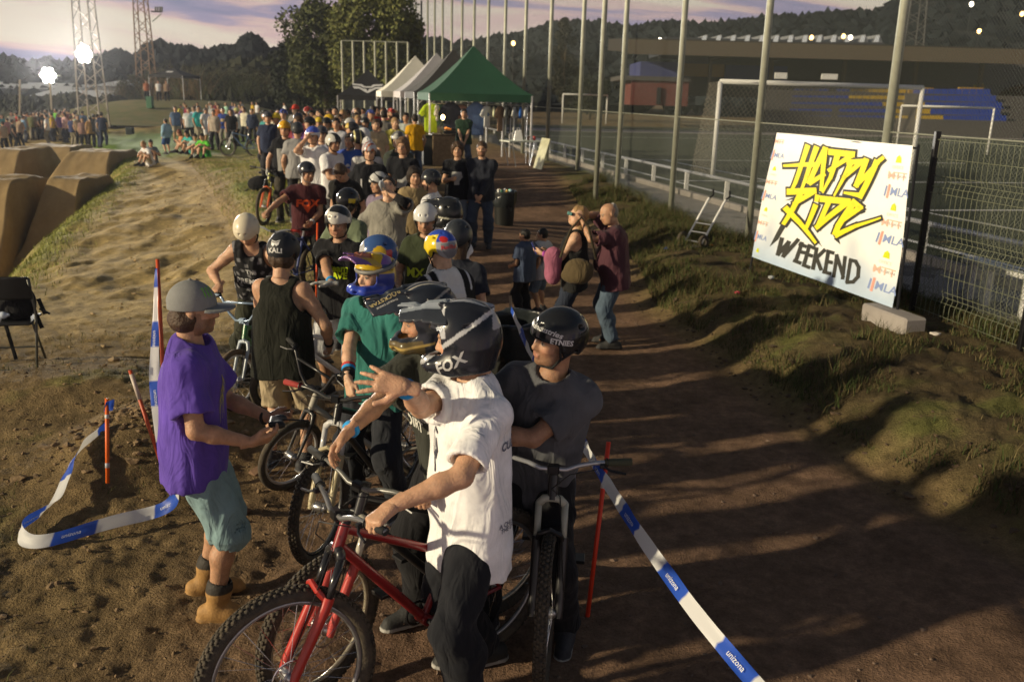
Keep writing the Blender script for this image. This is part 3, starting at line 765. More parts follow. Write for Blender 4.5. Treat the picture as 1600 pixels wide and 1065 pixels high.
        if hair in ('nape', 'long', 'curly'):
            v, q = hair_mesh('nape', Q_['h']*1.1, seed) if hair == 'nape' else hair_mesh(hair, Q_['h']*1.1, seed)
            if hair != 'nape': v = v.copy(); v[:, 2] = np.where(v[:, 2] > .03, .03, v[:, 2]); v[:, :2] *= .97
            link('hair', mkmesh('hair', hx(v), [q]), hairmat(hairc), root)
    elif cap is not None:
        (v, q), (v2, q2) = cap_parts(Q_['hm']*.8)
        cm = mat('cap_%02x%02x%02x' % tuple(int(z*255) for z in cap), cap, .85, var=.08, scale=20, bump=.15, bscale=120); co = link('cap', mkmesh('cap', hx(v), [q]), cm, root); link('brim', mkmesh('brim', hx(v2), [q2]), cm, co); cl['cap'] = co
        for dc in helmdecals:
            dv, dt = decal(dc[0], v, q, dc[1], dc[2], dc[3], off=.0015, mx=.012)
            if len(dt): link('print', mkmesh('print', hx(dv), [dt], False), cloth(dc[4]), co)
        v, q = hair_mesh('nape', Q_['h']*1.1, seed); link('hair', mkmesh('hair', hx(v), [q]), hairmat(hairc), root)
    elif hair != 'none':
        v, q = hair_mesh(hair, Q_['h']*1.1, seed); link('hair', mkmesh('hair', hx(v), [q]), hairmat(hairc), root)
    root['_i'] = 0; del root['_i']
    info = dict(root=root, p0=p0, T=T, H=H, hc=hc, arms=arms, legs=legs, sc=sc, base=base, Rw=Rw, hands=hands, body=body, **cl)
    info['world'] = lambda p: base+Rw@np.asarray(p)
    return info
def place(px, py, h, ground=None, tmin=1.5):
    """spot where a figure of height h has the top of its head at photo pixel (px, py)"""
    g = ground or ground_z; v = ray(px, py); best = None
    lo_, hi_ = 1.5, 140.
    ts = np.concatenate([np.arange(1.5, 30, .02), np.arange(30, 160, .2)]); ts = ts[ts >= tmin]
    P = CP+v*ts[:, None]; e = P[:, 2]-g(P[:, 0], P[:, 1], False)-h
    c_ = np.where(np.sign(e[1:]) != np.sign(e[:-1]))[0]; i = c_[0]+1 if len(c_) else len(ts)-1
    p = P[i]; return np.array([p[0], p[1], float(g(p[0], p[1]))])
# ------------------------------------------------------------------ ground
def fence_x(y): return 4.05-.22*(y-15.5)
_be = np.array([(0, 4.6), (3.4, 3.75), (4.8, 3.15), (5.67, 2.72), (7.0, 2.38), (9.7, 1.98), (11.5, 1.60), (15.5, 1.75), (19, 1.5), (24, 1.1), (32, .2), (45, -2.4), (80, -9.)])
_lr = np.array([(8.5, -2.2), (9.7, -2.9), (13.5, -3.95), (20., -6.5), (25.5, -8.6), (33, -11.8), (37, -14.5), (60, -24)])
_rg = np.array([(4, -5.2), (9.5, -6.3), (13.5, -7.5), (17.5, -8.9), (31, -13.2), (38, -16.5), (60, -27)])
def bank_x(y): return np.interp(y, _be[:, 0], _be[:, 1])
def lane_r(y): return np.interp(y, _lr[:, 0], _lr[:, 1])
def ridge_x(y): return np.interp(y, _rg[:, 0], _rg[:, 1])
PZ = .32                    # level of the sports pitch
def ground_z(x, y, fine=True):
    x = np.asarray(x, float); y = np.asarray(y, float); z = np.zeros(np.broadcast(x, y).shape)
    # right bank up to the fence
    t = x-bank_x(y); fx = fence_x(np.minimum(y, 40)); wd = np.maximum(fx-bank_x(y), .5)
    bank = PZ*sstep(-.05, 1.1, t)+.03*sstep(.1, .6, t)*sstep(1., .55, np.clip(t/wd, 0, 1)*1.)*sstep(18, 12, y)
    lump = ((fbm(x*1.6, y*1.1, 4, 3)*.10+fbm(x*5.5, y*5.5, 3, 6)*.09))*sstep(.0, .45, t)*sstep(0, .6, fx-x)*sstep(30, 14, y)
    z = z+bank+np.where(x > fx, 0, lump)
    z = np.where(x > fx+.35, PZ, z)
    # rise to the tents
    rise = sstep(18.5, 26, y)*sstep(-9.5, -5.5, x+.16*(y-26))
    z = z+np.where(x < fx+.35, np.maximum(.66*rise-np.minimum(z, .3)*rise, 0), 0)
    # grass bank left of the path
    tb = x-lane_r(y); gb = sstep(-.25, .55, tb)*sstep(11.5, 14.5, y)*sstep(7.5, 2.6, tb)*sstep(60, 40, y)
    z = z+gb*(.40-.22*sstep(19, 29, y)+.1*fbm(x*.8, y*.8, 3, 5))*(1-rise)
    # lane hollow and the ridge that drops to the jump valley
    la = sstep(.2, -1.2, tb)*sstep(9, 13, y); z = z+la*np.clip(tb*.07, -.5, 0)
    tr = x-ridge_x(y); z = z+.05*np.exp(-((tr-.35)/.6)**2)*sstep(9, 13, y)*sstep(45, 34, y)
    dr = sstep(.1, -2.6, tr)*sstep(60, 38, y)*sstep(6, 10, y); z = z-dr*1.75
    # spoil heap beside the man
    z = z+.30*np.exp(-(((x+2.75)/.55)**2+((y-6.35)/.75)**2))+.16*np.exp(-(((x+3.9)/.9)**2+((y-7.6)/.6)**2))
    # distant land falls away into hills
    if fine:
        near = sstep(40, 12, y)
        rough = .35+.65*sstep(.3, -1.5, x)*sstep(-14, -2, x)+.9*sstep(0, .4, t)
        z = z+near*(fbm(x*2.2, y*2.2, 3, 11)*.05*rough+(fbm(x*9, y*9, 3, 21)*.034+np.abs(fbm(x*5.5, y*5.5, 3, 23))*.05)*rough*sstep(16, 8, y)+fbm(x*30, y*30, 2, 31)*.02*rough*sstep(8, 5, y))
        z = z+la*(fbm(x*1.3, y*.5, 4, 41)*.24+fbm(x*3.5, y*1.4, 3, 43)*.10)
        # ruts along the worn path
        z = z+.02*near*np.sin(x*3.1+.6*np.sin(y*.9))*sstep(-1.5, 0, x)*sstep(0, -.4, t)
    return z
ys = np.concatenate([np.geomspace(1.2, 40, 560), np.geomspace(41, 640, 60)]); us = np.linspace(-1, 1, 620)
YY, UU = np.meshgrid(ys, us, indexing='ij'); XX = UU*(3.2+.86*YY)
XX = XX+0.0
ZZ = ground_z(XX, YY)
GV = np.stack([XX, YY, ZZ], -1).reshape(-1, 3)
nr, nc = YY.shape; i, j = np.meshgrid(np.arange(nr-1), np.arange(nc-1), indexing='ij'); i = i.ravel(); j = j.ravel()
GQ = np.stack([i*nc+j, i*nc+j+1, (i+1)*nc+j+1, (i+1)*nc+j], 1)
# ground cover: dry soil, worn path, grass
x, y = GV[:, 0], GV[:, 1]; t = x-bank_x(y); tb = x-lane_r(y); tr = x-ridge_x(y)
soil = np.array([.185, .130, .062]); path = np.array([.195, .120, .078]); lane = np.array([.42, .310, .135]); grass = np.array([.17, .20, .045]); dry = np.array([.36, .30, .125]); pitch = np.array([.030, .045, .022]); conc = np.array([.20, .18, .17])
C = np.tile(soil, (len(GV), 1))
def blend(C, m, col): return C*(1-m[:, None])+np.asarray(col)*m[:, None]
C = blend(C, sstep(-2.4, -.6, x)*sstep(.25, -.25, t)*sstep(40, 25, y), path)
C = blend(C, sstep(.3, -.6, tb)*sstep(8, 11, y), lane)
n1_ = fbm(x*.9, y*.9, 4, 51); n2_ = fbm(x*3.1, y*3.1, 3, 52)
gm = sstep(.1, .5, tb)*sstep(11.5, 13.5, y)*sstep(-2.0, -2.9, x+.14*(y-12))*sstep(-.35, .1, n1_+.5*n2_+.12)
C = blend(C, gm*.9, dry); C = blend(C, gm*sstep(-.05, .25, n1_-n2_*.3), grass)
rm = np.exp(-((tr+.25)/.55)**2)*sstep(9, 12, y)*sstep(-.2, .15, n2_+.1); C = blend(C, rm*.9, grass*.9+dry*.15)
fl = sstep(-1.5, -4, tr)*sstep(42, 46, y)*sstep(70, 58, y)*sstep(-.2, .1, n1_+.1); C = blend(C, fl*.0, grass)
lg = sstep(33, 37, y)*sstep(62, 50, y)*sstep(-30, -21, x)*sstep(-8, -14, x)*sstep(-.25, 0., n1_+.15); C = blend(C, lg, np.array([.085, .145, .022]))
bm = sstep(.05, .5, t)*sstep(-.2, .25, n1_+.7*n2_)*(x < fence_x(np.minimum(y, 40))+.3); C = blend(C, sstep(.1, .6, t)*(x < fence_x(np.minimum(y, 40))+.3)*.85, (.066, .048, .026)); C = blend(C, bm*.45, dry*.45); C = blend(C, bm*sstep(.02, .3, n2_+n1_*.5)*.6, grass*.5)  # bank soil and grass tones darkened in place of weaker light on this side
lt = sstep(-2.6, -3.6, x)*sstep(9, 7, y)*sstep(.0, .3, n1_+n2_); C = blend(C, lt*.45, grass*.8)
fxv = fence_x(np.minimum(y, 70)); wk = (x > fxv+.2)
C = np.where((wk & (x < fxv+1.75))[:, None], conc, C)
far = sstep(55, 90, y); C = blend(C, far*(~wk), (.05, .055, .03))
GCOL = C
gmat = bpy.data.materials.new('earth'); gmat.use_nodes = True; t_ = gmat.node_tree; b_ = t_.nodes['Principled BSDF']; b_.inputs['Roughness'].default_value = .95; b_.inputs['Specular IOR Level'].default_value = .15
a_ = t_.nodes.new('ShaderNodeAttribute'); a_.attribute_name = 'Col'; tc_ = t_.nodes.new('ShaderNodeTexCoord')
def nz(sc, det=6, rg=.6):
    n = t_.nodes.new('ShaderNodeTexNoise'); n.inputs['Scale'].default_value = sc; n.inputs['Detail'].default_value = det; n.inputs['Roughness'].default_value = rg; t_.links.new(tc_.outputs['Object'], n.inputs['Vector']); return n
na, nb_, nc_, nd_ = nz(1.7), nz(14, 8, .7), nz(70, 4), nz(5.2, 6, .65)
def mulr(src, fac, lo, hi):
    mr = t_.nodes.new('ShaderNodeMapRange'); mr.inputs[1].default_value = .3; mr.inputs[2].default_value = .7; mr.inputs[3].default_value = lo; mr.inputs[4].default_value = hi; t_.links.new(fac, mr.inputs[0])
    x = t_.nodes.new('ShaderNodeMix'); x.data_type = 'RGBA'; x.blend_type = 'MULTIPLY'; x.inputs[0].default_value = 1; t_.links.new(src, x.inputs[6]); t_.links.new(mr.outputs[0], x.inputs[7]); return x.outputs[2]
c_ = mulr(mulr(mulr(mulr(a_.outputs['Color'], nd_.outputs['Fac'], .74, 1.26), na.outputs['Fac'], .72, 1.28), nb_.outputs['Fac'], .68, 1.32), nc_.outputs['Fac'], .8, 1.2)
t_.links.new(c_, b_.inputs['Base Color'])
bp_ = t_.nodes.new('ShaderNodeBump'); bp_.inputs['Strength'].default_value = .9; bp_.inputs['Distance'].default_value = .025; ad_ = t_.nodes.new('ShaderNodeMath'); ad_.operation = 'ADD'; t_.links.new(nb_.outputs['Fac'], ad_.inputs[0]); t_.links.new(nc_.outputs['Fac'], ad_.inputs[1])
t_.links.new(ad_.outputs[0], bp_.inputs['Height']); t_.links.new(bp_.outputs[0], b_.inputs['Normal'])
ground = link('ground', mkmesh('ground', GV, [GQ], True, GCOL), gmat); tag(ground, kind='structure')

# ---- the pitch and its walkway
def grid_sheet(fn, us, vs, name, m, kind='structure', parent=None):
    U, V_ = np.meshgrid(us, vs, indexing='ij'); P = fn(U, V_).reshape(-1, 3); a, b = len(us), len(vs)
    i, j = np.meshgrid(np.arange(a-1), np.arange(b-1), indexing='ij'); i = i.ravel(); j = j.ravel()
    o = link(name, mkmesh(name, P, [np.stack([i*b+j, (i+1)*b+j, (i+1)*b+j+1, i*b+j+1], 1)], True), m, parent)
    if kind: tag(o, kind=kind)
    return o
FN = np.array([1, .22]); FN = FN/np.linalg.norm(FN)      # fence normal (towards pitch); fence direction
FD = np.array([-.22, 1]); FD = FD/np.linalg.norm(FD); F0 = np.array([4.05, 15.5])
def fpt(s, n, z=0.): p = F0+FD*s+FN*n; return np.array([p[0], p[1], z])
def fgrid(z): return lambda U, V_: np.stack([F0[0]+FD[0]*U+FN[0]*V_, F0[1]+FD[1]*U+FN[1]*V_, np.full_like(U, z)], -1)
m_turf = mat('turf', (.030, .043, .022), .95, col2=(.046, .056, .026), scale=.8, bump=.6, bscale=60)
m_conc = mat('concrete', (.25, .225, .21), .9, col2=(.33, .30, .28), scale=3, bump=.3)
m_track = mat('clay_track', (.30, .26, .25), .95, var=.1)
grid_sheet(fgrid(PZ+.012), np.linspace(-14, 58, 25), np.linspace(.25, 1.75, 4), 'walkway', m_conc)
grid_sheet(fgrid(PZ+.020), np.linspace(-16, 62, 30), np.linspace(1.9, 75, 30), 'pitch', m_turf)
o = grid_sheet(fgrid(PZ+.026), np.linspace(48, 54, 3), np.linspace(1.9, 75, 20), 'track', m_track)
kb = MB()
for s in np.arange(-13, 56, 1.0): 
    p = fpt(s, 1.83, PZ+.06); ang = math.atan2(FD[1], FD[0]); kb = MB().box((0, 0, 0), (.49, .07, .08)); 
    if s == -13: KM = kb.mesh('kerb'); KM.materials.append(m_conc); kerb = empty('kerb', (0, 0, 0)); tag(kerb, kind='structure')
    k = link('kerb_stone', KM, None, kerb); k.location = p; k.rotation_euler = (0, 0, ang)
m_line = mat('line_paint', (.78, .78, .78), .9, var=.2, scale=20)
pl = MB()
def strip(mb, a, b, w, z):
    a = np.asarray(a); b = np.asarray(b); d = (b-a)/np.linalg.norm(b-a); q = np.array([-d[1], d[0], 0])*w/2
    A = np.array([a[0], a[1], 0]); B = np.array([b[0], b[1], 0]); q3 = np.array([q[0], q[1], 0]); V = np.stack([A-q3, B-q3, B+q3, A+q3]); V[:, 2] = z; mb.add(V, [[0, 1, 2, 3]])
for a, b in (((-14, 3.0), (40, 3.0)), ((-14, 6.2), (20, 6.2)), ((11, 3.0), (11, 60)), ((20, 3.), (20, 20)), ((4, 3.), (4, 22)), ((-4.5, 3.0), (-4.5, 40)), ((40, 3), (40, 60))):
    mb = MB(); strip(mb, fpt(*a)[:2], fpt(*b)[:2], .17, PZ+.030); o = mb.build('pitch_marking', m_line); tag(o, kind='structure')
# ------------------------------------------------------------------ ball-stop fence
def netmat(name, col, cell, wire, dens=.0):
    m = bpy.data.materials.new(name); m.use_nodes = True; t = m.node_tree; b = t.nodes['Principled BSDF']; b.inputs['Base Color'].default_value = tuple(col)+(1,); b.inputs['Roughness'].default_value = .9
    uv = t.nodes.new('ShaderNodeAttribute'); uv.attribute_name = 'UVm'; sp = t.nodes.new('ShaderNodeSeparateXYZ'); t.links.new(uv.outputs['Vector'], sp.inputs[0])
    def lines(k, sg):
        a = t.nodes.new('ShaderNodeMath'); a.operation = 'MULTIPLY_ADD'; t.links.new(sp.outputs[1], a.inputs[0]); a.inputs[1].default_value = sg; t.links.new(sp.outputs[0], a.inputs[2])
        f = t.nodes.new('ShaderNodeMath'); f.operation = 'WRAP'; t.links.new(a.outputs[0], f.inputs[0]); f.inputs[1].default_value = 0; f.inputs[2].default_value = cell
        g = t.nodes.new('ShaderNodeMath'); g.operation = 'LESS_THAN'; t.links.new(f.outputs[0], g.inputs[0]); g.inputs[1].default_value = wire; return g.outputs[0]
    mx = t.nodes.new('ShaderNodeMath'); mx.operation = 'MAXIMUM'; t.links.new(lines(0, 1.), mx.inputs[0]); t.links.new(lines(1, -1.), mx.inputs[1])
    t.links.new(mx.outputs[0], b.inputs['Alpha']); return m
def net_plane(P, w, h, m, name, parent, nu=2, nv=2, sag=None):
    """P: 4 corners a(b.l) b(b.r) c(t.r) d(t.l)"""
    a, b, c, d = [np.asarray(q, float) for q in P]; u, v = np.meshgrid(np.linspace(0, 1, nu), np.linspace(0, 1, nv), indexing='ij')
    V = (a*(1-u[..., None])+b*u[..., None])*(1-v[..., None])+(d*(1-u[..., None])+c*u[..., None])*v[..., None]
    if sag is not None: V = V+sag(u, v)
    i, j = np.meshgrid(np.arange(nu-1), np.arange(nv-1), indexing='ij'); i = i.ravel(); j = j.ravel()
    me = mkmesh(name, V.reshape(-1, 3), [np.stack([i*nv+j, (i+1)*nv+j, (i+1)*nv+j+1, i*nv+j+1], 1)], True)
    at_ = me.attributes.new('UVm', 'FLOAT_VECTOR', 'POINT'); uv = np.zeros((nu*nv, 3), np.float32); uv[:, 0] = (u*w).ravel(); uv[:, 1] = (v*h).ravel(); at_.data.foreach_set('vector', uv.ravel())
    return link(name, me, m, parent)
M_NET = netmat('ball_net', (.06, .07, .06), .05, .0042); M_CHAIN = netmat('chain_link', (.12, .13, .11), .06, .0042); M_GNET = netmat('goal_net', (.30, .27, .22), .16, .014)
fence = tag(empty('ball_stop_fence', fpt(0, 0, PZ)), 'row of tall pale metal posts with fine netting along the football pitch', 'fence')
fence.location = (0, 0, 0)
PH = 8.7; SP = 3.5*math.hypot(1, .22)
pm = MB().tube([(0, 0, -.3), (0, 0, PH)], .062, 12).mesh('post', True)
def kpt(k, z=0.): return fpt(SP*k, 0, z)
for k in range(-2, 17):
    o = link('post', pm, M_STEELG, fence); o.location = kpt(k, PZ*.8 if k < 3 else (.3 if k < 8 else .0))
for k in range(-2, 16):
    hz = PH if k >= -1 else PH
    a, b = kpt(k, PZ+.02), kpt(k+1, PZ+.02); net_plane((a, b, b+[0, 0, hz], a+[0, 0, hz]), SP, hz, M_NET, 'net', fence)
    if k < 4: net_plane((a+[.03, 0, 0], b+[.03, 0, 0], b+[.03, 0, 2.0], a+[.03, 0, 2.0]), SP, 2.0, M_CHAIN, 'chain_link', fence)
for z in (2.0, PH-.03):
    for k in range(-2, 16): MB().tube([kpt(k, PZ+z), kpt(k+1, PZ+z)], .008, 5).build('wire', M_STEELG, fence)
p = at(930, 317, .25); o = tag(MB().tube([(0, 0, -.3), (0, 0, PH)], .06, 12).build('lamp_post', M_STEELG, None, True), 'single tall pale post standing just in front of the netting row', 'post'); o.location = p
# end fence of the pitch, behind the tents
ef = tag(empty('end_fence', (0, 0, 0)), 'grey netted fence across the far end beside the tall tree', 'fence')
q0, q1 = dep(536, 150, 54.), dep(638, 150, 54.)
for k in range(7):
    p = q0+(q1-q0)*k/6; p[2] = 0; o = MB().tube([(0, 0, 0), (0, 0, 5.55)], .07, 8).build('post', M_STEELG, ef); o.location = p
net_plane(((q0[0], q0[1], .3), (q1[0], q1[1], .3), (q1[0], q1[1], 5.55), (q0[0], q0[1], 5.55)), 6, 5.2, M_NET, 'net', ef)
MB().tube([(q0[0], q0[1], 5.55), (q1[0], q1[1], 5.55)], .04, 6).build('rail', M_STEELG, ef)

# ------------------------------------------------------------------ welded wire panels right of the banner
wf = tag(empty('wire_panel_fence', (0, 0, 0)), 'green welded wire panel fence on black posts right of the banner', 'fence')
A_ = at(1424, 490, .3); B_ = at(1600, 560, .3); dB = (B_-A_)/np.linalg.norm(B_-A_); m_wire = mat('green_wire', (.16, .17, .11), .6, metal=.3)
LP = 3.6; HP = 2.05
for s in (0, LP*.5, LP):
    MB().box((0, 0, HP/2-.1), (.03, .03, HP/2+.14), bev=.004).build('post', M_BLACKM, wf).location = A_+dB*s
bulge = lambda z: .035*max(0, 1-abs(((z*1.0) % .62)-.31)/.09)
nvec = np.array([-dB[1], dB[0], 0])
zs = np.linspace(.06, HP-.02, 26); vert = MB()
V1 = MB().tube([(0, bulge(z), z) for z in zs], .0034, 5).mesh('wire', True); V1.materials.append(m_wire)
ang = math.atan2(dB[1], dB[0])
for s in np.arange(.06, LP, .085):
    o = link('wire', V1, None, wf); o.location = A_+dB*s; o.rotation_euler = (0, 0, ang)
for z in (.10, .25, .31, .37, .55, .80, .87, .93, .99, 1.2, 1.42, 1.49, 1.55, 1.61, 1.8, 2.0):
    o = MB().tube([(0, bulge(z)-.006, z), (LP, bulge(z)-.006, z)], .0036, 5).build('rail_wire', m_wire, wf); o.location = A_; o.rotation_euler = (0, 0, ang)
# concrete foot
def blockobj(name, c, h, m, rz=0, bev=.02, parent=None):
    o = MB().box((0, 0, 0), h, bev=bev).build(name, m, parent); o.location = c; o.rotation_euler = (0, 0, rz); return o
tag(blockobj('concrete_block', at(1394, 503, .40), (.38, .13, .13), m_conc, ang+rad(4)), 'grey concrete fence foot lying under the banner corner', 'concrete block')

# ------------------------------------------------------------------ banner
bl, br_ = dep(1175, 401, 12.6), dep(1395, 481, 9.72); tl, tr_ = dep(1212, 207, 12.6*1.0), dep(1428, 228, 9.72)
ban = tag(empty('event_banner', (bl+br_)/2), 'white event banner reading HAPPY RIDE WEEKEND in yellow and black letters', 'banner'); ban.location = (0, 0, 0)
# banner coordinates: u right 0..1, v up 0..1 solved from its four corners in space
def bp(u, v, off=0.):
    p = (bl*(1-u)+br_*u)*(1-v)+(tl*(1-u)+tr_*u)*v
    return p+BN*off
BN = nrm(np.cross(br_-bl, tl-bl)); BN = BN if BN@(CP-bl) > 0 else -BN
_src = np.array([(1175, 401), (1395, 481), (1428, 228), (1212, 207)], float)
def _hom(src, dst):
    A = []
    for (x, y), (u, v) in zip(src, dst): A += [[x, y, 1, 0, 0, 0, -u*x, -u*y, -u], [0, 0, 0, x, y, 1, -v*x, -v*y, -v]]
    return np.linalg.svd(np.array(A))[2][-1].reshape(3, 3)
# the banner is a flat rectangle: read its print through the corner homography
BH = _hom(_src, [(0, 0), (1, 0), (1, 1), (0, 1)])
def buv(x, y): q = BH@np.array([x, y, 1.]); return q[:2]/q[2]
def bsag(u, v): return -.03*np.sin(np.pi*u)*np.sin(np.pi*v)+.016*np.sin(9*u+5*v)+.005*np.sin(19*u-7*v)
BW, BHt = np.linalg.norm(br_-bl), np.linalg.norm(tl-bl)
U, V_ = np.meshgrid(np.linspace(0, 1, 101), np.linspace(0, 1, 61), indexing='ij')
PB = np.stack([bp(a, b, float(bsag(a, b))) for a, b in zip(U.ravel(), V_.ravel())]); i, j = np.meshgrid(np.arange(100), np.arange(60), indexing='ij'); i = i.ravel(); j = j.ravel()
m_ban = mat('banner_vinyl', (.80, .80, .78), .55, col2=(.70, .71, .72), scale=1.6, bump=.1, spec=.3)
bcol = np.tile(np.array([.80, .80, .77]), (len(PB), 1)); uu, vv = U.ravel(), V_.ravel()
ink = sstep(.28, .02, vv+.16*fbm(uu*5, vv*5, 3, 71)); bcol = blend(bcol, ink*.75, (.28, .42, .62)); gh_ = np.exp(-(((uu-.72)/.05)**2+((vv-.28)/.10)**2))+np.exp(-(((uu-.12)/.06)**2+((vv-.25)/.12)**2))+.6*np.exp(-(((uu-.80)/.07)**2+((vv-.10)/.12)**2)); bcol = blend(bcol, np.clip(gh_*.55+.25*np.clip(fbm(uu*9, vv*9, 3, 5), 0, 1), 0, .6), (.36, .42, .52))
sheet = link('sheet', mkmesh('sheet', PB, [np.stack([i*61+j, (i+1)*61+j, (i+1)*61+j+1, i*61+j+1], 1)], True, bcol), mat('banner_print', (1, 1, 1), .55, attr=True, var=.05, scale=3, spec=.3), ban)
def bprint(shape, col, off, name='lettering', px=True):
    P, T = subdiv2d(shape[0], shape[1], .04 if not px else 6.)
    V = []
    for q in P:
        u, v = buv(*q) if px else q
        V.append(bp(u, v, off+float(bsag(u, v))))
    return link(name, mkmesh(name, np.array(V), [T], False), mat('print_%02x%02x%02x' % tuple(int(c*255) for c in col), col, .6, var=.06, spec=.2), ban)
def Z1(*p): return [(1165+a/5.818, 200+b/5.818) for a, b in p]        # photo crops -> photo pixels
def Z2(*p): return [(1165+a/5.818, 340+b/5.818) for a, b in p]
HAP = [([(575, 170), (450, 470), (405, 560)], 46, 20), ([(660, 185), (560, 420), (505, 540)], 46, 20), ([(345, 330), (520, 322), (660, 325)], 14, 40),
       ([(740, 190), (580, 480)], 40, 40), ([(740, 190), (690, 540)], 40, 26), ([(590, 485), (720, 410)], 34, 28),
       ([(785, 215), (975, 232)], 46, 46), ([(965, 240), (770, 370)], 40, 24), ([(845, 235), (780, 430), (705, 560)], 44, 14),
       ([(935, 300), (1055, 295)], 40, 40), ([(1050, 300), (900, 430)], 36, 30), ([(960, 300), (900, 430), (815, 590)], 44, 12),
       ([(1095, 285), (1010, 500)], 46, 40), ([(1005, 505), (1215, 290), (1250, 265)], 34, 26), ([(1190, 300), (1040, 600)], 46, 40), ([(1045, 592), (915, 572)], 42, 12)]
RID = [([(385, 560), (625, 552)], 50, 46), ([(615, 560), (440, 665)], 42, 28), ([(500, 560), (420, 720), (350, 850)], 46, 26), ([(365, 715), (470, 830), (560, 940), (625, 1020)], 46, 20), ([(650, 600), (640, 640)], 40, 30), ([(625, 690), (530, 900)], 44, 26),
       ([(690, 625), (940, 650)], 50, 50), ([(930, 660), (640, 880)], 46, 40), ([(760, 650), (650, 870)], 44, 40), ([(980, 650), (1040, 700), (900, 810)], 44, 36), ([(985, 660), (850, 870), (820, 940)], 46, 46), ([(830, 955), (1000, 870), (1215, 795)], 44, 8)]
def bstrokes(L, conv, grow):
    return join2d(*[stroke2d(np.array(conv(*p)), (a+grow)/5.818, (b+grow)/5.818) for p, a, b in L])
bprint(bstrokes(HAP+RID, Z1, 46), (.045, .045, .04), .007); bprint(bstrokes(HAP+RID, Z1, 7), (.80, .68, .03), .013)
spike_ = [Z1((345, 640), (640, 520), (640, 600)), Z1((310, 740), (420, 680), (420, 780)), Z2((340, 0), (390, 0), (300, 190), (230, 260)), Z2((520, 100), (560, 60), (690, 250)), Z1((800, 990), (840, 960), (860, 1040)), Z1((1040, 600), (1080, 740), (1040, 760))]
for q in spike_: bprint(poly2d(q), (.045, .045, .04), .0045, 'flourish')
WK = [[(330, 180), (300, 330)], [(300, 330), (385, 210)], [(385, 210), (345, 345)], [(345, 345), (460, 185)], [(495, 215), (450, 390)], [(480, 225), (530, 245)], [(470, 295), (520, 305)], [(440, 385), (490, 405)], [(565, 235), (525, 420)], [(560, 240), (610, 260)], [(545, 320), (590, 335)], [(520, 425), (570, 445)], [(635, 265), (605, 455)], [(710, 280), (625, 360)], [(635, 350), (675, 460)], [(745, 290), (710, 490)], [(740, 290), (790, 305)], [(730, 385), (775, 395)], [(700, 485), (760, 500)], [(825, 330), (795, 525)], [(825, 330), (890, 530)], [(905, 345), (885, 545)], [(960, 375), (930, 580)], [(955, 370), (1010, 385), (1040, 440), (1035, 530), (990, 580), (930, 585)]]
bprint(join2d(*[stroke2d(np.array(Z2(*p)), 34/5.818, 34/5.818) for p in WK]), (.045, .045, .04), .006)
# sponsor marks down both edges
def mark(u, v, kind, s):
    if kind == 0: bprint((np.array([(-.012, -.01), (.012, -.01), (.010, .012), (.002, .022), (-.008, .012)])*s*1.5+np.array([u, v]), np.array([[0, 1, 2], [0, 2, 4], [2, 3, 4]])), (.55, .62, .02), .004, 'emblem', False); q = text2d('OFFICE', .022*s, .0); bprint((q[0]*[1, 1.4]+[u, v-.045], q[1]), (.55, .6, .5), .004, 'emblem', False)
    if kind == 1: q = text2d('MTT', .062*s, .01); bprint((q[0]*[1, 1.1]+[u, v], q[1]), (.78, .45, .34), .004, 'emblem', False); q = text2d('DIFFUSION', .024*s, .0); bprint((q[0]+[u, v], q[1]), (.42, .39, .37), .006, 'emblem', False)
    if kind == 2: q = text2d('MLA', .062*s, .012, .15); bprint((q[0]*[1, 1.2]+[u+.022*s, v], q[1]), (.22, .29, .52), .004, 'emblem', False); q = stroke2d([(u-.05*s, v-.04), (u-.042*s, v+.04)], .014*s); bprint(q, (.72, .32, .26), .004, 'emblem', False); q = stroke2d([(u-.068*s, v-.03), (u-.06*s, v+.03)], .010*s); bprint(q, (.22, .29, .52), .004, 'emblem', False)
for i, v in enumerate(np.linspace(.90, .10, 9)): mark(.925, v, i % 3, 1.)
for i, v in enumerate(np.linspace(.93, .06, 9)): mark(.045, v, (i+1) % 3, .72)
for u, v, h_ in ((-.012, -.16, 1.14), (1.012, -.13, 1.14)):
    MB().tube([bp(u, v, -.03), bp(u, v+h_, -.03)], .016, 8).build('pole', M_BLACKM, ban)
MB().tube([bp(-.012, .99, -.03), bp(1.012, .99, -.03)], .012, 8).build('rail', M_BLACKM, ban)

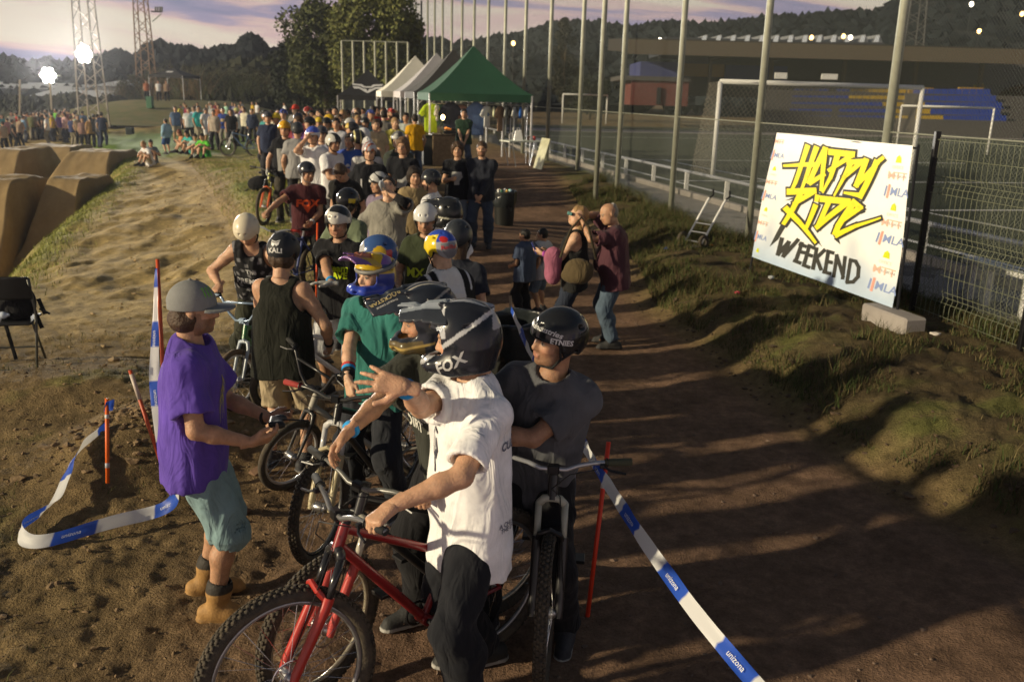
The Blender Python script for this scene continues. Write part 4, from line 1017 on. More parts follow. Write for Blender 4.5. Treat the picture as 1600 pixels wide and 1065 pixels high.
# ------------------------------------------------------------------ goals
def goal(name, L_, Rr, h, depth, label, net=True, r=.06, dirv=None):
    g = tag(empty(name, (L_+Rr)/2), label, 'goal', 'football goals'); c = (L_+Rr)/2; L_ = L_-c; Rr = Rr-c; d = dirv if dirv is not None else nrm(np.cross([0, 0, 1], Rr-L_)); z = np.array([0, 0, 1.])
    for p in (L_, Rr): MB().tube([p, p+z*h], r, 12).build('post', M_WHITE, g, True)
    MB().tube([L_+z*h, Rr+z*h], r, 12).build('crossbar', M_WHITE, g, True)
    if net:
        tp = [L_+z*h, Rr+z*h]; bk = [p+d*depth for p in (L_, Rr)]; mid = [p+z*(h-.03)+d*depth*.45 for p in (L_, Rr)]
        W_ = np.linalg.norm(Rr-L_)
        sg = lambda u, v: np.stack([0*u, 0*u, -.22*np.sin(np.pi*u)*np.sin(np.pi*v)*(1+.3*np.sin(9*u))], -1)
        net_plane((bk[0], bk[1], mid[1], mid[0]), W_, h, M_GNET, 'net', g, 14, 10, sg); net_plane((mid[0], mid[1], tp[1], tp[0]), W_, depth*.5, M_GNET, 'net', g, 14, 5, sg)
        for p, b, m_, t_ in ((L_, bk[0], mid[0], tp[0]), (Rr, bk[1], mid[1], tp[1])): net_plane((p, b, m_, t_), depth, h, M_GNET, 'net', g, 6, 10, None); MB().tube([b, p], .02, 6).build('ground_bar', M_WHITE, g)
    return g
gl = at(1113, 280, PZ); gr = dep(1395, 222, 25.2); gh = CAMH+(dep(1122, 128, np.dot(gl-CP, _F))[2]-CAMH)-PZ
grb = gl+np.array([FN[0], FN[1], 0])*6.9; 
goal('football_goal', gl, grb, gh, 1.8, 'large white football goal with sagging net behind the fence posts', True, .07)
a, b = at(882, 152, PZ+0)*1, None
ga = dep(880, 150, 82.); gb_ = dep(949, 150, 84.); ga[2] = gb_[2] = PZ; goal('football_goal', ga, gb_, 2.6, 1.5, 'small far white goal frame left of the red brick clubhouse', False, .07)
ga = dep(1404, 205, 46.); gb_ = dep(1548, 205, 46.); ga[2] = gb_[2] = PZ; goal('football_goal', ga, gb_, 2.35, 1.5, 'white training goal in front of the blue and yellow seats', False, .05)
# ------------------------------------------------------------------ low rail by the pitch
rl = tag(empty('pitch_rail', (0, 0, 0)), 'low white rail on short posts along the edge of the pitch', 'railing')
for s in np.arange(-9, 50, 2.4):
    MB().box(fpt(s, 2.1, PZ+.27), (.05, .05, .27), bev=.006).build('post', M_WHITE, rl)
for s in np.arange(-9, 47, 2.4): MB().tube([fpt(s, 2.1, PZ+.56), fpt(s+2.4, 2.1, PZ+.56)], .04, 8).build('rail', mat('grey_rail', (.35, .36, .40), .5, metal=.3), rl)

lb = tag(empty('low_barrier', (0, 0, 0)), 'weathered white low barrier on posts behind the wire panels', 'barrier'); b0, b1 = at(1512, 470, PZ), at(1610, 505, PZ); bd_ = b1-b0
for q in (0, .28, .88, 1.6): MB().box(b0+bd_*q+[0, 0, .24], (.045, .045, .24), bev=.006).build('post', M_WHITE, lb)
MB().box(b0+bd_*.8+[0, 0, .50], (np.linalg.norm(bd_)*.95, .07, .03), R=Rz(math.atan2(bd_[1], bd_[0])), bev=.006).build('top_plank', M_WHITE, lb)
# ------------------------------------------------------------------ stand, clubhouse
def quadbox(name, x0, x1, ytop, ybot, d, depth, m, parent=None, ang=0.):
    """box whose front face fills the photo rectangle at distance d"""
    a, b = dep(x0, ybot, d), dep(x1, ytop, d); c = (a+b)/2; o = MB().box((0, depth/2, 0), (abs(b[0]-a[0])/2, depth/2, abs(b[2]-a[2])/2)).build(name, m, parent); o.location = c; return o
m_brick = mat('red_brick', (.13, .04, .035), .9, var=.2, scale=3, bump=.3, bscale=20); m_blue = mat('blue_cladding', (.04, .05, .16), .7); m_yel = mat('yellow_panel', (.26, .16, .03), .7)
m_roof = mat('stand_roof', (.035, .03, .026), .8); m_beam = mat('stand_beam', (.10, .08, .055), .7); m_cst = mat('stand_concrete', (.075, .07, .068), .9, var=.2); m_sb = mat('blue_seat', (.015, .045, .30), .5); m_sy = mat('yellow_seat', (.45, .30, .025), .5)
DS = 78.
cb = tag(empty('clubhouse', dep(1040, 160, DS)), 'red brick clubhouse with a blue upper storey beyond the pitch', 'building'); cb.location = (0, 0, 0)
quadbox('wall', 985, 1076, 124, 164, DS, 8, m_brick, cb); quadbox('upper_wall', 1000, 1068, 98, 123.2, DS+.6, 8, m_blue, cb); quadbox('ledge', 970, 1080, 121, 125, DS-.5, 9, m_cst, cb)
for x0, x1 in ((1008, 1018), (1045, 1055)): 
    w_ = quadbox('window', x0, x1, 131, 139, DS-.1, .2, M_BLACK, cb)
quadbox('door', 1026, 1033, 137, 163, DS-.1, .2, M_BLACK, cb)
st = tag(empty('grandstand', (0, 0, 0)), 'covered football grandstand with rows of blue and yellow seats', 'grandstand')
quadbox('back_wall', 1068, 1640, 98, 150, DS+10, .5, m_cst, st); quadbox('front_wall', 1195, 1600, 190, 210, DS-6, .4, m_cst, st)
rf = quadbox('roof', 978, 1640, 77, 81, DS-3, 16, m_roof, st); rf.rotation_euler = (rad(3), 0, 0)
quadbox('fascia', 975, 1645, 79, 84, DS-3.4, .3, m_beam, st)
for x in (1110, 1206, 1320, 1432, 1535): 
    quadbox('column', x-3, x+3, 80, 150, DS+1, .5, m_beam, st); MB().tube([dep(x, 92, DS+1), dep(x+48, 82, DS-3)], .22, 6).build('bracket', m_beam, st)
quadbox('yellow_panel', 1066, 1132, 101, 119, DS+4, .3, m_yel, st); quadbox('blue_panel', 1133, 1230, 104, 126, DS+4, .3, m_blue, st); quadbox('yellow_panel', 1420, 1458, 137, 150, DS-1, .3, m_yel, st); quadbox('yellow_panel', 1498, 1536, 137, 150, DS-1, .3, m_yel, st)
quadbox('sign_board', 1211, 1230, 114, 123, DS-3, .2, M_WHITE, st); quadbox('sign_board', 1284, 1309, 116, 124, DS-3, .2, M_WHITE, st)
SM = {}
seatv = MB().box((0, 0, 0), (.27, .2, .04)).box((0, .19, .22), (.27, .03, .24)); 
for nm, m_ in (('b', m_sb), ('y', m_sy)): SM[nm] = seatv.mesh('seat'); SM[nm].materials.append(m_)
for rw in range(5):
    yb = 194-rw*10.5; dd = DS-5+rw*.85
    quadbox('step', 1195, 1600, yb-1.5, yb+9, dd-.3, .8, m_cst, st)
    for x in np.arange(1238+rw*2, 1573-rw*5, 11.0):
        ye = (1388-rw*4 < x < 1470-rw*12) or (rw > 2 and 1330 < x < 1420)
        if 1415 < x < 1432 or 1300 < x < 1308: continue
        o = link('seat', SM['y' if ye else 'b'], None, st); o.location = dep(x, yb-4, dd)
        o.rotation_euler = (0, 0, 0)
# ------------------------------------------------------------------ distant buildings
def ridge_building(name, x0, x1, ye, yr, yb, d, depth, mw, mr, label, cat='building'):
    a, b = dep(x0, ye, d), dep(x1, ye, d); zr = dep(x0, yr, d)[2]; zb = dep(x0, yb, d)[2]; W_ = b[0]-a[0]
    e = tag(empty(name, (a[0], a[1], 0)), label, cat)
    MB().box((W_/2, depth/2, (a[2]+zb)/2), (W_/2, depth/2, (a[2]-zb)/2)).build('wall', mw, e)
    MB().add([(-.4, -.4, a[2]), (W_+.4, -.4, a[2]), (W_+.4, depth+.4, a[2]), (-.4, depth+.4, a[2]), (-.4, depth/2, zr), (W_+.4, depth/2, zr)], [[0, 1, 5, 4], [2, 3, 4, 5], [0, 3, 2, 1]], [[0, 4, 3], [1, 2, 5]]).build('roof', mr, e); return e
m_wall = mat('pale_wall', (.30, .29, .28), .9); m_wr = mat('white_sheet_roof', (.50, .52, .55), .5, var=.1); m_gr = mat('grey_roof', (.22, .23, .25), .8)
ridge_building('warehouse', -60, 112, 136, 126, 160, 135, 22, m_gr, m_wr, 'long white roofed shed in front of the hills at far left')
ridge_building('warehouse', 40, 145, 153, 139, 168, 118, 16, m_wall, m_wr, 'pale shed with sheet roof just right of the pole lamp')
ridge_building('warehouse', 150, 186, 134, 124, 160, 128, 18, m_gr, m_wr, 'small white roofed shed behind the lattice lamp tower')
ridge_building('warehouse', 640, 668, 122, 118, 150, 120, 10, m_wall, m_gr, 'low pale hut behind the white tent roofs')
ft = tag(empty('factory', (0, 0, 0)), 'long factory with a sawtooth roof of white gable panes on the hillside', 'building')
quadbox('wall', 1040, 1380, 67, 84, 150, 20, mat('factory_wall', (.035, .04, .055), .9), ft)
for x in np.arange(1100, 1375, 22.5):
    a, b, c = dep(x-9, 68, 149.8), dep(x+9, 68, 149.8), dep(x+5, 54, 149.8); D = np.array([0, 18., 0])
    MB().add([a, b, c, a+D, b+D, c+D], [[0, 2, 5, 3], [1, 4, 5, 2]], [[0, 1, 2]]).build('roof_bay', m_gr, ft)
    e = np.array([0, -.1, 0]); a, b, c = dep(x-5, 66, 149.6), dep(x+3, 66, 149.6), dep(x+4.5, 56, 149.6); MB().add([a, b, c, c+[-.6, 0, 0]], [[0, 1, 2, 3]]).build('pane', mat('roof_light', (.62, .68, .78), .4), ft)
# hillside houses
m_lit = mat('lit_lamp', (1, .62, .22), .5, emit=6.); m_litw = mat('lit_white_lamp', (1, .9, .7), .5, emit=8.)
for i, (x, y, d, c, lab) in enumerate(((1268, 59, 130, m_lit, 'orange street lamp among the factory gables'), (1318, 57, 130, m_lit, 'orange street lamp nearest the big fence post'), (1329, 59, 131, m_litw, 'greenish white lamp right of the factory gables'), (1409, 21, 170, m_lit, 'orange street lamp high on the hill left of the mast'), (1518, 7, 180, m_litw, 'pale street lamp near the top edge of the hill'), (1597, 22, 180, m_lit, 'orange street lamp at the right edge of the hill'), (1462, 77, 120, m_lit, 'orange lamp above the grandstand roof'), (1435, 109, 88, m_lit, 'yellow lamp under the grandstand roof'), (1584, 81, 110, m_lit, 'bright orange lamp at far right above the stand'), (1031, 63, 150, m_litw, 'white lamp on the dark hill left of the factory'), (1530, 49, 150, m_lit, 'faint red lamp on the hill above the stand'), (802, 68, 150, m_lit, 'small orange lamp on the hill behind the netting'))):
    p = dep(x, y, d); e = tag(empty('street_lamp', (p[0], p[1], p[2]-5)), lab, 'street lamp', 'lamps on the far hill'); MB().tube([(0, 0, -1.), (0, 0, 5)], .07, 6).build('pole', M_BLACKM, e)
    r_ = .0022*d if i != 7 else .18
    vv_ = Vol((-r_*1.4,)*3, (r_*1.4,)*3, r_/3.); vv_.ell((0, 0, 0), (r_, r_, r_*1.25), k=0); v_, q_ = vv_.mesh(); o = link('lamp_head', mkmesh('lamp', v_, [q_]), c, e); o.location = (0, 0, 5)

# ------------------------------------------------------------------ lattice towers and floodlights
def lattice(name, base, h, w0, w1, label, n=16, r=.045, m=None, cat='tower'):
    e = tag(empty(name, base), label, cat); m = m or M_STEELG
    cr = [(-1, -1), (1, -1), (1, 1), (-1, 1)]; wz = lambda z: (w0+(w1-w0)*z/h)/2
    for a, b in cr: MB().tube([(a*wz(0), b*wz(0), 0), (a*wz(h), b*wz(h), h)], r, 6).build('leg', m, e)
    zs = np.linspace(0, h, n+1)
    for i in range(n):
        for k in range(4):
            a, b = cr[k], cr[(k+1) % 4]; z0, z1 = zs[i], zs[i+1]
            if i % 2: a, b = b, a
            MB().tube([(a[0]*wz(z0), a[1]*wz(z0), z0), (b[0]*wz(z1), b[1]*wz(z1), z1)], r*.55, 4).build('brace', m, e)
    return e
tw = lattice('lattice_tower', dep(148, 196, 58.), 13, 1.35, .72, 'lattice floodlight tower rising out of the frame at far left', 14, .05, mat('tower_steel', (.30, .27, .24), .6, metal=.3))
tw.location.z = .0
py_ = lattice('power_pylon', dep(231, 150, 92.), 15, 1.6, .85, 'rusty lattice power pylon behind the reeds', 16, .07, mat('rusty_steel', (.24, .15, .09), .8)); py_.location.z = 0
MB().tube([dep(236, 18, 92)-np.array(py_.location), dep(253, 19, 92)-np.array(py_.location)], .08, 6).build('crossarm', M_BLACKM, py_); MB().tube([dep(238, 34, 92)-np.array(py_.location), dep(252, 22, 92)-np.array(py_.location)], .06, 6).build('crossarm_strut', M_STEELG, py_)
for x in (243, 246.5, 250, 253): MB().tube([dep(x, 19, 92)-np.array(py_.location), dep(x, 11, 92)-np.array(py_.location)], .09, 6).build('insulator', M_BLACK, py_)
for x, lab in ((1420, 'lattice mast on the dark hill beyond the grandstand'),): q = lattice('lattice_mast', dep(x, 85, 120), 16, 2.6, 1.3, lab, 14, .09, mat('dark_steel', (.09, .09, .09), .7)); 
def floodlight(px, py, d, label, n, pole=None):
    p = dep(px, py, d); e = tag(empty('floodlight', p), label, 'floodlight', 'lit floodlights at far left')
    if pole: MB().tube([(0, .2, 0), np.array(dep(*pole, d))-p], .07, 8).build('pole', mat('wooden_pole', (.30, .25, .17), .9), e)
    MB().box((0, .25, 0), (.75, .08, .06)).build('bracket', M_STEELG, e)
    fm = mat('flood_lens', (1, .96, .86), .4, emit=26.)
    for k in range(7):
        x, z = (0, 0) if k == 0 else (.38*math.cos(k*1.047), .38*math.sin(k*1.047))
        MB().tube([(x, .28, z), (x, .16, z), (x, .02, z)], [.07, .17, .185], 14).build('housing', M_BLACKM, e, True); MB().tube([(x, .02, z), (x, -.005, z)], .18, 14).build('lens', fm, e)
    ld = bpy.data.lights.new('flood', 'AREA'); ld.energy = 2600; ld.color = (1, .93, .8); ld.size = 1.2; ld.spread = rad(80); lo_ = bpy.data.objects.new('flood_lamp', ld); COL.objects.link(lo_); lo_.parent = e
    lo_.location = (0, -.9, 0); lo_.rotation_euler = Vector((.44, -.84, .34)).to_track_quat('-Z', 'Y').to_euler()
    return e
floodlight(131, 85, 57.0, 'brilliant floodlight cluster mounted on the lattice tower', 6); floodlight(75, 118, 62.0, 'brilliant floodlight cluster on a leaning wooden pole at left', 6, (81, 172))
MB().tube([dep(31, 125, 60), dep(31, 182, 60)], .06, 6).build('wooden_post', mat('wooden_pole', (.30, .25, .17), .9)); tag(bpy.data.objects['wooden_post'], 'thin yellowish wooden post near the left edge crowd', 'post')
# ------------------------------------------------------------------ tents
def tent(cx, cy, z, w, d, eave, peak, ang, col, label, valcol=None, valh=.22, legs=True, legbase=None):
    e = tag(empty('market_tent', (cx, cy, z), ang), label, 'tent', 'pop-up tents'); m = mat('canvas_%02x%02x%02x' % tuple(int(c*255) for c in col), col, .8, var=.08, scale=2, bump=.2, bscale=6)
    cs = [(-w/2, -d/2), (w/2, -d/2), (w/2, d/2), (-w/2, d/2)]; n = 10
    for k in range(4):
        a = np.array([*cs[k], eave]); b = np.array([*cs[(k+1) % 4], eave]); V = []; Q = []
        for i in range(n+1):
            t = i/n
            for j in range(9):
                s = j/8; base = a*(1-s)+b*s; p = base*(1-t)+np.array([0, 0, peak])*t; hh = eave+(peak-eave)*(t**1.25); p[2] = hh-.05*math.sin(math.pi*s)*(1-t); V.append(p)
        for i in range(n):
            for j in range(8): q = i*9+j; Q.append([q, q+1, q+10, q+9])
        MB().add(V, Q).build('roof_panel', m, e, True)
        V = []; Q = []
        for j in range(13):
            s = j/12; p = a*(1-s)+b*s; o = np.array([a[1]-b[1], b[0]-a[0], 0]); o = -nrm(o)*.02*math.sin(j*2.1); V += [p+o*0, p+o+[0, 0, -valh]]
        for j in range(12): Q.append([2*j, 2*j+2, 2*j+3, 2*j+1])
        MB().add(V, Q).build('valance', m if valcol is None else mat('canvas_%02x%02x%02x' % tuple(int(c*255) for c in valcol), valcol, .8), e, True)
    for a in cs:
        MB().box((a[0]*.985, a[1]*.985, eave/2-.02), (.025, .025, eave/2), bev=.004).build('leg', mat('tent_leg', (.55, .55, .56), .4, metal=.4), e)
        MB().tube([(a[0]*.985, a[1]*.985, eave-.35), (0, 0, peak-.5)], .012, 6).build('strut', mat('tent_leg', (.55, .55, .56), .4), e)
    return e
TA = -math.atan(.22)*-1*1.0; TA = math.atan2(FN[1], FN[0])
A0 = dep(668, 157, 26.0); gc = np.array([A0[0], A0[1]])+FN*1.6+FD*1.6
gz = .66; EV = A0[2]-gz+.22
def tpos(k): return gc+FD*3.25*k
p = tpos(0); green_tent = tent(p[0], p[1], gz, 3.1, 3.1, EV, EV+1.42, TA, (.015, .068, .036), 'green pop-up tent of the clothing stall nearest the camera')
p = tpos(1); tent(p[0]-.15, p[1], gz, 3., 3., EV+.02, EV+1.45, TA, (.04, .038, .036), 'black pop-up tent directly behind the green one')
p = tpos(2); tent(p[0]-.3, p[1], gz, 3., 3., EV+.02, EV+1.45, TA, (.33, .32, .33), 'grey pop-up tent third in the row', (.40, .36, .36))
p = tpos(3); tent(p[0]-.75, p[1], gz, 3., 3., EV+.02, EV+1.45, TA, (.58, .56, .48), 'cream white pop-up tent fourth in the row')
fc = dep(567, 157, 41.); fx_t = tent(fc[0], fc[1]+1.5, .55, 2.75, 2.75, fc[2]-.55+.22, dep(572, 110, 44.5)[2]-.55, rad(8), (.018, .018, .02), 'black pop-up tent with a white fox head emblem at the end of the row')
# fox head emblem laid on the front panel
FOXH = [[(-1, .45), (-.35, .42), (-.2, .2), (.2, .2), (.35, .42), (1, .45), (.95, .25), (.45, .22), (.3, .02), (-.3, .02), (-.45, .22), (-.95, .25)], [(-.95, .12), (-.5, .10), (-.28, -.12), (-.1, -.12), (0, -.5), (.1, -.12), (.28, -.12), (.5, .10), (.95, .12), (.85, -.18), (.55, -.12), (.3, -.38), (.12, -.62), (0, -.72), (-.12, -.62), (-.3, -.38), (-.55, -.12), (-.85, -.18)]]
def on_tent(e, shape, w, d, eave, peak, s0, t0, sc_, col):
    V = []
    P, T = subdiv2d(shape[0], shape[1], .25)
    a = np.array([-w/2, -d/2, eave]); b = np.array([w/2, -d/2, eave])
    for q in P:
        t = t0+q[1]*sc_*.55; xx = q[0]*sc_*w*.5; half = w/2*(1-t); y_ = -d/2*(1-t); s = (xx/half+1)/2 if half > 0 else .5
        V.append((xx, y_-.02, eave+(peak-eave)*t**1.25-.05*math.sin(math.pi*np.clip(s, 0, 1))*(1-t)+.035))
    link('emblem', mkmesh('emblem', np.array(V), [T], False), mat('emblem_white', (.62, .62, .62), .7), e)
on_tent(fx_t, poly2d(*FOXH), 2.75, 2.75, fc[2]-.33, dep(572, 110, 44.5)[2]-.55, 0, .36, .52, 0)
dj = dep(263, 122, 78.); djt = tent(dj[0], dj[1]+1.5, 1.6, 3.2, 3.2, dj[2]-1.6+.25, dep(263, 106, 79.5)[2]-1.6, rad(-8), (.016, .016, .018), 'small black pop-up tent on the mound by the reeds')
on_tent(djt, poly2d([(-.6, -.4), (-.4, .4), (.6, .4), (.45, -.4)]), 3.2, 3.2, dj[2]-1.35, dep(263, 106, 79.5)[2]-1.6, 0, .5, .35, 0)
# ------------------------------------------------------------------ stall under the green tent
def gt(u, v, z): p = gc+FN*u+FD*v; return np.array([p[0], p[1], gz+z])
rail = tag(empty('clothes_rail', gt(0, -1.35, 0)), 'metal clothes rail hung across the front of the green tent', 'clothes rail'); rail.location = (0, 0, 0)
MB().tube([gt(-1.4, -1.3, 1.72), gt(1.45, -1.3, 1.72)], .015, 8).build('bar', M_ALU, rail)
for u in (-1.4, 1.45): MB().tube([gt(u, -1.3, .0), gt(u, -1.3, 1.72)], .015, 8).build('upright', M_ALU, rail)
def hung(u, v, col, w, l, label, rz=0., z=1.68, sleeve=True):
    V = Vol((-w-.2, -.1, -l-.1), (w+.2, .1, .08), .028)
    V.cone((-w*.55, 0, -.08), (w*.55, 0, -.08), .07, .07, k=0, flat=((0, 1, 0), .6))
    V.cyl((0, 0, -.12), (0, 0, -l), w*.95, w*1.0, k=.04, flat=((0, 1, 0), .22))
    if sleeve:
        for s in (-1, 1): V.cyl((s*w*.8, 0, -.08), (s*(w+.12), 0, -.30), .07, .08, k=.03, flat=((0, 1, 0), .5))
    V.wrinkle(.012, int(u*100) % 50, 22, (1, 1, .2)); v_, q_ = V.mesh()
    e = tag(empty('hanging_shirt', gt(u, v, z), TA+rz), label, 'shirt', 'clothes hung at the stall'); link('garment', mkmesh('garment', v_, [q_]), cloth(col), e)
    MB().tube([(-w*.6, 0, -.03), (0, 0, .02), (w*.6, 0, -.03)], .008, 6).build('hanger', M_BLACK, e)
for u, v, c, w, l, lab, rz in ((-1.47, -1.3, (.50, .68, .03), .20, .80, 'neon yellow shirt hanging at the left of the stall', .2), (-1.28, -1.32, (.66, .64, .60), .12, .45, 'small white top hung next to the neon yellow shirt', 1.2), (-1.2, -1.1, (.10, .17, .14), .2, .6, 'dark teal shirt hung behind the neon yellow one', .1),
        (-0.87, -1.3, (.03, .035, .055), .23, .85, 'long dark navy jersey with a yellow tag at the stall', .0), (-0.55, -1.1, (.70, .38, .26), .16, .45, 'pink and white shirt hung behind the stallholder', .1), (-0.12, -1.3, (.10, .16, .32), .25, .85, 'wide blue checked shirt hung mid stall', .0), (0.22, -1.3, (.62, .63, .62), .14, .60, 'pale grey shirt right of the blue checked one', .7), (0.42, -1.3, (.55, .58, .40), .06, .88, 'pale green shirt hung edge-on by the brown one', 1.4),
        (0.62, -1.28, (.26, .17, .11), .14, .72, 'brown shirt in the right half of the rail', .8), (0.8, -1.3, (.30, .32, .30), .08, .85, 'grey long shirt hung edge-on right of the brown one', 1.2), (0.92, -1.3, (.03, .03, .03), .07, .80, 'black shirt hung edge-on near the right leg', 1.2), (1.05, -1.3, (.55, .56, .53), .09, .80, 'white shirt second from the right leg of the tent', 1.1), (1.24, -1.3, (.03, .12, .42), .06, .90, 'bright blue shirt hung edge-on near the right leg', 1.3), (1.4, -1.3, (.60, .61, .60), .07, .88, 'rightmost white shirt hung at the tent leg', 1.2)):
    hung(u, v, c, w, l, lab, rz)
ct = tag(empty('wooden_counter', gt(-1.12, -1.95, 0), TA), 'plain wooden box counter in front of the stall', 'counter')
MB().box((0, 0, .42), (.40, .30, .42), bev=.008).build('cabinet', M_WOOD, ct); MB().box((0, 0, .86), (.43, .33, .018), bev=.004).build('top', mat('dark_top', (.06, .045, .035), .6), ct); MB().box((-.41, 0, .4), (.012, .04, .10)).build('handle', mat('blue_tape', (.05, .09, .3), .5), ct)
c2 = tag(empty('grey_bin_box', gt(-1.62, -1.95, 0), TA), 'dark grey waist-high cabinet between the tent leg and wooden counter', 'cabinet'); MB().box((0, 0, .40), (.16, .22, .40), bev=.01).build('body', mat('dark_cabinet', (.035, .04, .038), .7), c2); MB().box((0, 0, .82), (.18, .24, .02), bev=.004).build('top', M_BLACK, c2)
tl_ = tag(empty('table_lamp', gt(-1.25, -1.95, .88), TA), 'small lit lamp glowing on the wooden counter', 'lamp'); MB().tube([(0, 0, 0), (0, 0, .02)], .09, 12).build('base', M_BLACK, tl_); MB().tube([(0, 0, .02), (0, 0, .3), (.05, -.02, .42)], .012, 8).build('stem', M_BLACK, tl_)
vv_ = Vol((-.1,)*3, (.1,)*3, .012); vv_.ell((0, 0, 0), (.055, .055, .075), k=0); v_, q_ = vv_.mesh(); o = link('bulb', mkmesh('bulb', v_, [q_]), mat('warm_bulb', (1, .72, .32), .4, emit=14.), tl_); o.location = (.05, -.02, .46)
ld = bpy.data.lights.new('bulb', 'POINT'); ld.energy = 12; ld.color = (1, .7, .35); ld.shadow_soft_size = .07; lo_ = bpy.data.objects.new('bulb_light', ld); COL.objects.link(lo_); lo_.parent = tl_; lo_.location = (.05, -.12, .46)
cap_ = tag(empty('display_tray', gt(-1.0, -1.95, .88), TA), 'tray of orange and black goods on the wooden counter', 'tray'); MB().box((0, 0, .05), (.2, .16, .05), bev=.01).build('tray', M_BLACK, cap_); MB().box((-.05, 0, .14), (.09, .1, .035), R=Ry(.2), bev=.015).build('goods', mat('orange_goods', (.6, .22, .04), .6), cap_); MB().box((.1, .02, .13), (.06, .08, .03), bev=.01).build('goods', M_BLACK, cap_)
wt = tag(empty('folding_table', gt(1.15, -2.25, 0), TA+rad(12)), 'white folding table at the right front of the green tent', 'table')
MB().box((0, 0, .72), (.62, .36, .018), bev=.006).build('table_top', mat('table_white', (.55, .58, .52), .6, var=.1), wt)
for a in (-1, 1):
    for b in (-1, 1): MB().tube([(a*.5, b*.28, .70), (a*.36, b*.28, .0)], .014, 6).build('leg', M_ALU, wt)
sg = tag(empty('paper_bag', gt(.98, -2.25, .738), TA), 'white paper bag standing on the folding table', 'bag'); MB().add([(-.13, -.07, 0), (.13, -.07, 0), (.13, .07, 0), (-.13, .07, 0), (-.09, -.02, .28), (.08, -.03, .30), (.08, .03, .30), (-.09, .02, .28)], [[0, 1, 5, 4], [1, 2, 6, 5], [2, 3, 7, 6], [3, 0, 4, 7], [0, 3, 2, 1]]).build('bag', M_WHITE, sg); MB().tube([(-.04, 0, .27), (-.03, 0, .36), (.03, 0, .36), (.04, 0, .28)], .006, 5).build('handle', M_WHITE, sg)
for u, v, c, l in ((1.5, -2.1, (.55, .06, .05), 'red cup standing at the right end of the folding table'), (1.32, -2.15, (.20, .12, .08), 'brown cup in the middle of the folding table')):
    o = MB().tube([(0, 0, 0), (0, 0, .12)], [.035, .045], 10).build('cup', paint(c, .5), None, True); o.location = gt(u, v, .738); tag(o, l, 'cup')
bd = at(845, 270, .55); e = tag(empty('wooden_board', bd, rad(-70)), 'pale plank board leaning on edge at the start of the fence posts', 'board'); MB().box((0, 0, .48), (.32, .018, .50), R=Rx(rad(-16)), bev=.004).build('sheet', mat('pale_board', (.42, .42, .30), .8, var=.2), e)
# ------------------------------------------------------------------ vegetation
def leaf_tree(name, base, h, crown, n, col, label, leaf=.22, seed=1, trunk=True, blobs=34, cat='tree', kind=None, group=None, colvar=.35, ctr=None):
    r = np.random.default_rng(seed); e = tag(empty(name, base), label, cat, group, kind)
    cx, cz = crown; th = h-cz*2
    B = r.normal(size=(blobs, 3)); B /= np.linalg.norm(B, axis=1)[:, None]; B *= (r.uniform(.35, 1, blobs)**.5)[:, None]; B *= np.array([cx, cx, cz])*.82; B[:, 2] += h-cz; br = r.uniform(.22, .42, blobs)*cx
    k = r.integers(0, blobs, n); d = r.normal(size=(n, 3)); d /= np.linalg.norm(d, axis=1)[:, None]; P = B[k]+d*(br[k]*r.uniform(.55, 1.05, n))[:, None]
    a = r.normal(size=(n, 3)); a /= np.linalg.norm(a, axis=1)[:, None]; b = np.cross(a, r.normal(size=(n, 3))); b /= np.linalg.norm(b, axis=1)[:, None]; s = leaf*r.uniform(.6, 1.4, n)[:, None]
    V = np.stack([P-a*s*.5, P+b*s*.28, P+a*s*.5, P-b*s*.28], 1).reshape(-1, 3); Q = np.arange(4*n).reshape(-1, 4)
    c = np.asarray(col)*(1+colvar*r.uniform(-1, 1, n))[:, None]*np.array([1, 1, 1])+r.uniform(0, .3, n)[:, None]*np.asarray(col)*np.array([.5, 0, 0])
    link('crown', mkmesh('crown', V, [Q], False, np.repeat(c, 4, 0)), mat('foliage', (1, 1, 1), .75, attr=True, var=.15, scale=1., spec=.2), e)
    if trunk:
        tb = MB(); tb.tube([(0, 0, -.2), (.1, 0, h*.3), (0, .1, h*.75)], [cx*.07, cx*.05, cx*.02], 8)
        for q in range(9): t = B[q]; tb.tube([(0.05, 0, h*.28+q*.04*h), (t[0]*.5, t[1]*.5, (h*.3+t[2])*.5), t], [cx*.03, cx*.02, cx*.008], 5)
        tb.build('trunk', mat('bark', (.10, .075, .05), .95, var=.3, bump=.6, bscale=9), e, True)
    return e
p = dep(590, 215, 62); p[2] = 0; leaf_tree('broadleaf_tree', p, 12.5, (3.3, 5.7), 26000, (.125, .145, .045), 'tall broadleaf tree with dense olive crown behind the black tent', .30, 3, blobs=60)
p = dep(510, 215, 66); p[2] = 0; leaf_tree('broadleaf_tree', p, 9.6, (3.1, 4.3), 20000, (.080, .098, .036), 'darker broadleaf tree joined to the left side of the tall one', .30, 5, blobs=50)
p = dep(468, 215, 74); p[2] = 0; leaf_tree('broadleaf_tree', p, 7.2, (2.4, 3.2), 9000, (.026, .036, .020), 'low dark tree at the left foot of the tall tree', .30, 8)
p = dep(878, 190, 92); p[2] = 0; leaf_tree('cypress_tree', p, 11.2, (1.5, 5.2), 7000, (.030, .030, .020), 'dark upright tree behind the netting above the far goal', .3, 9)
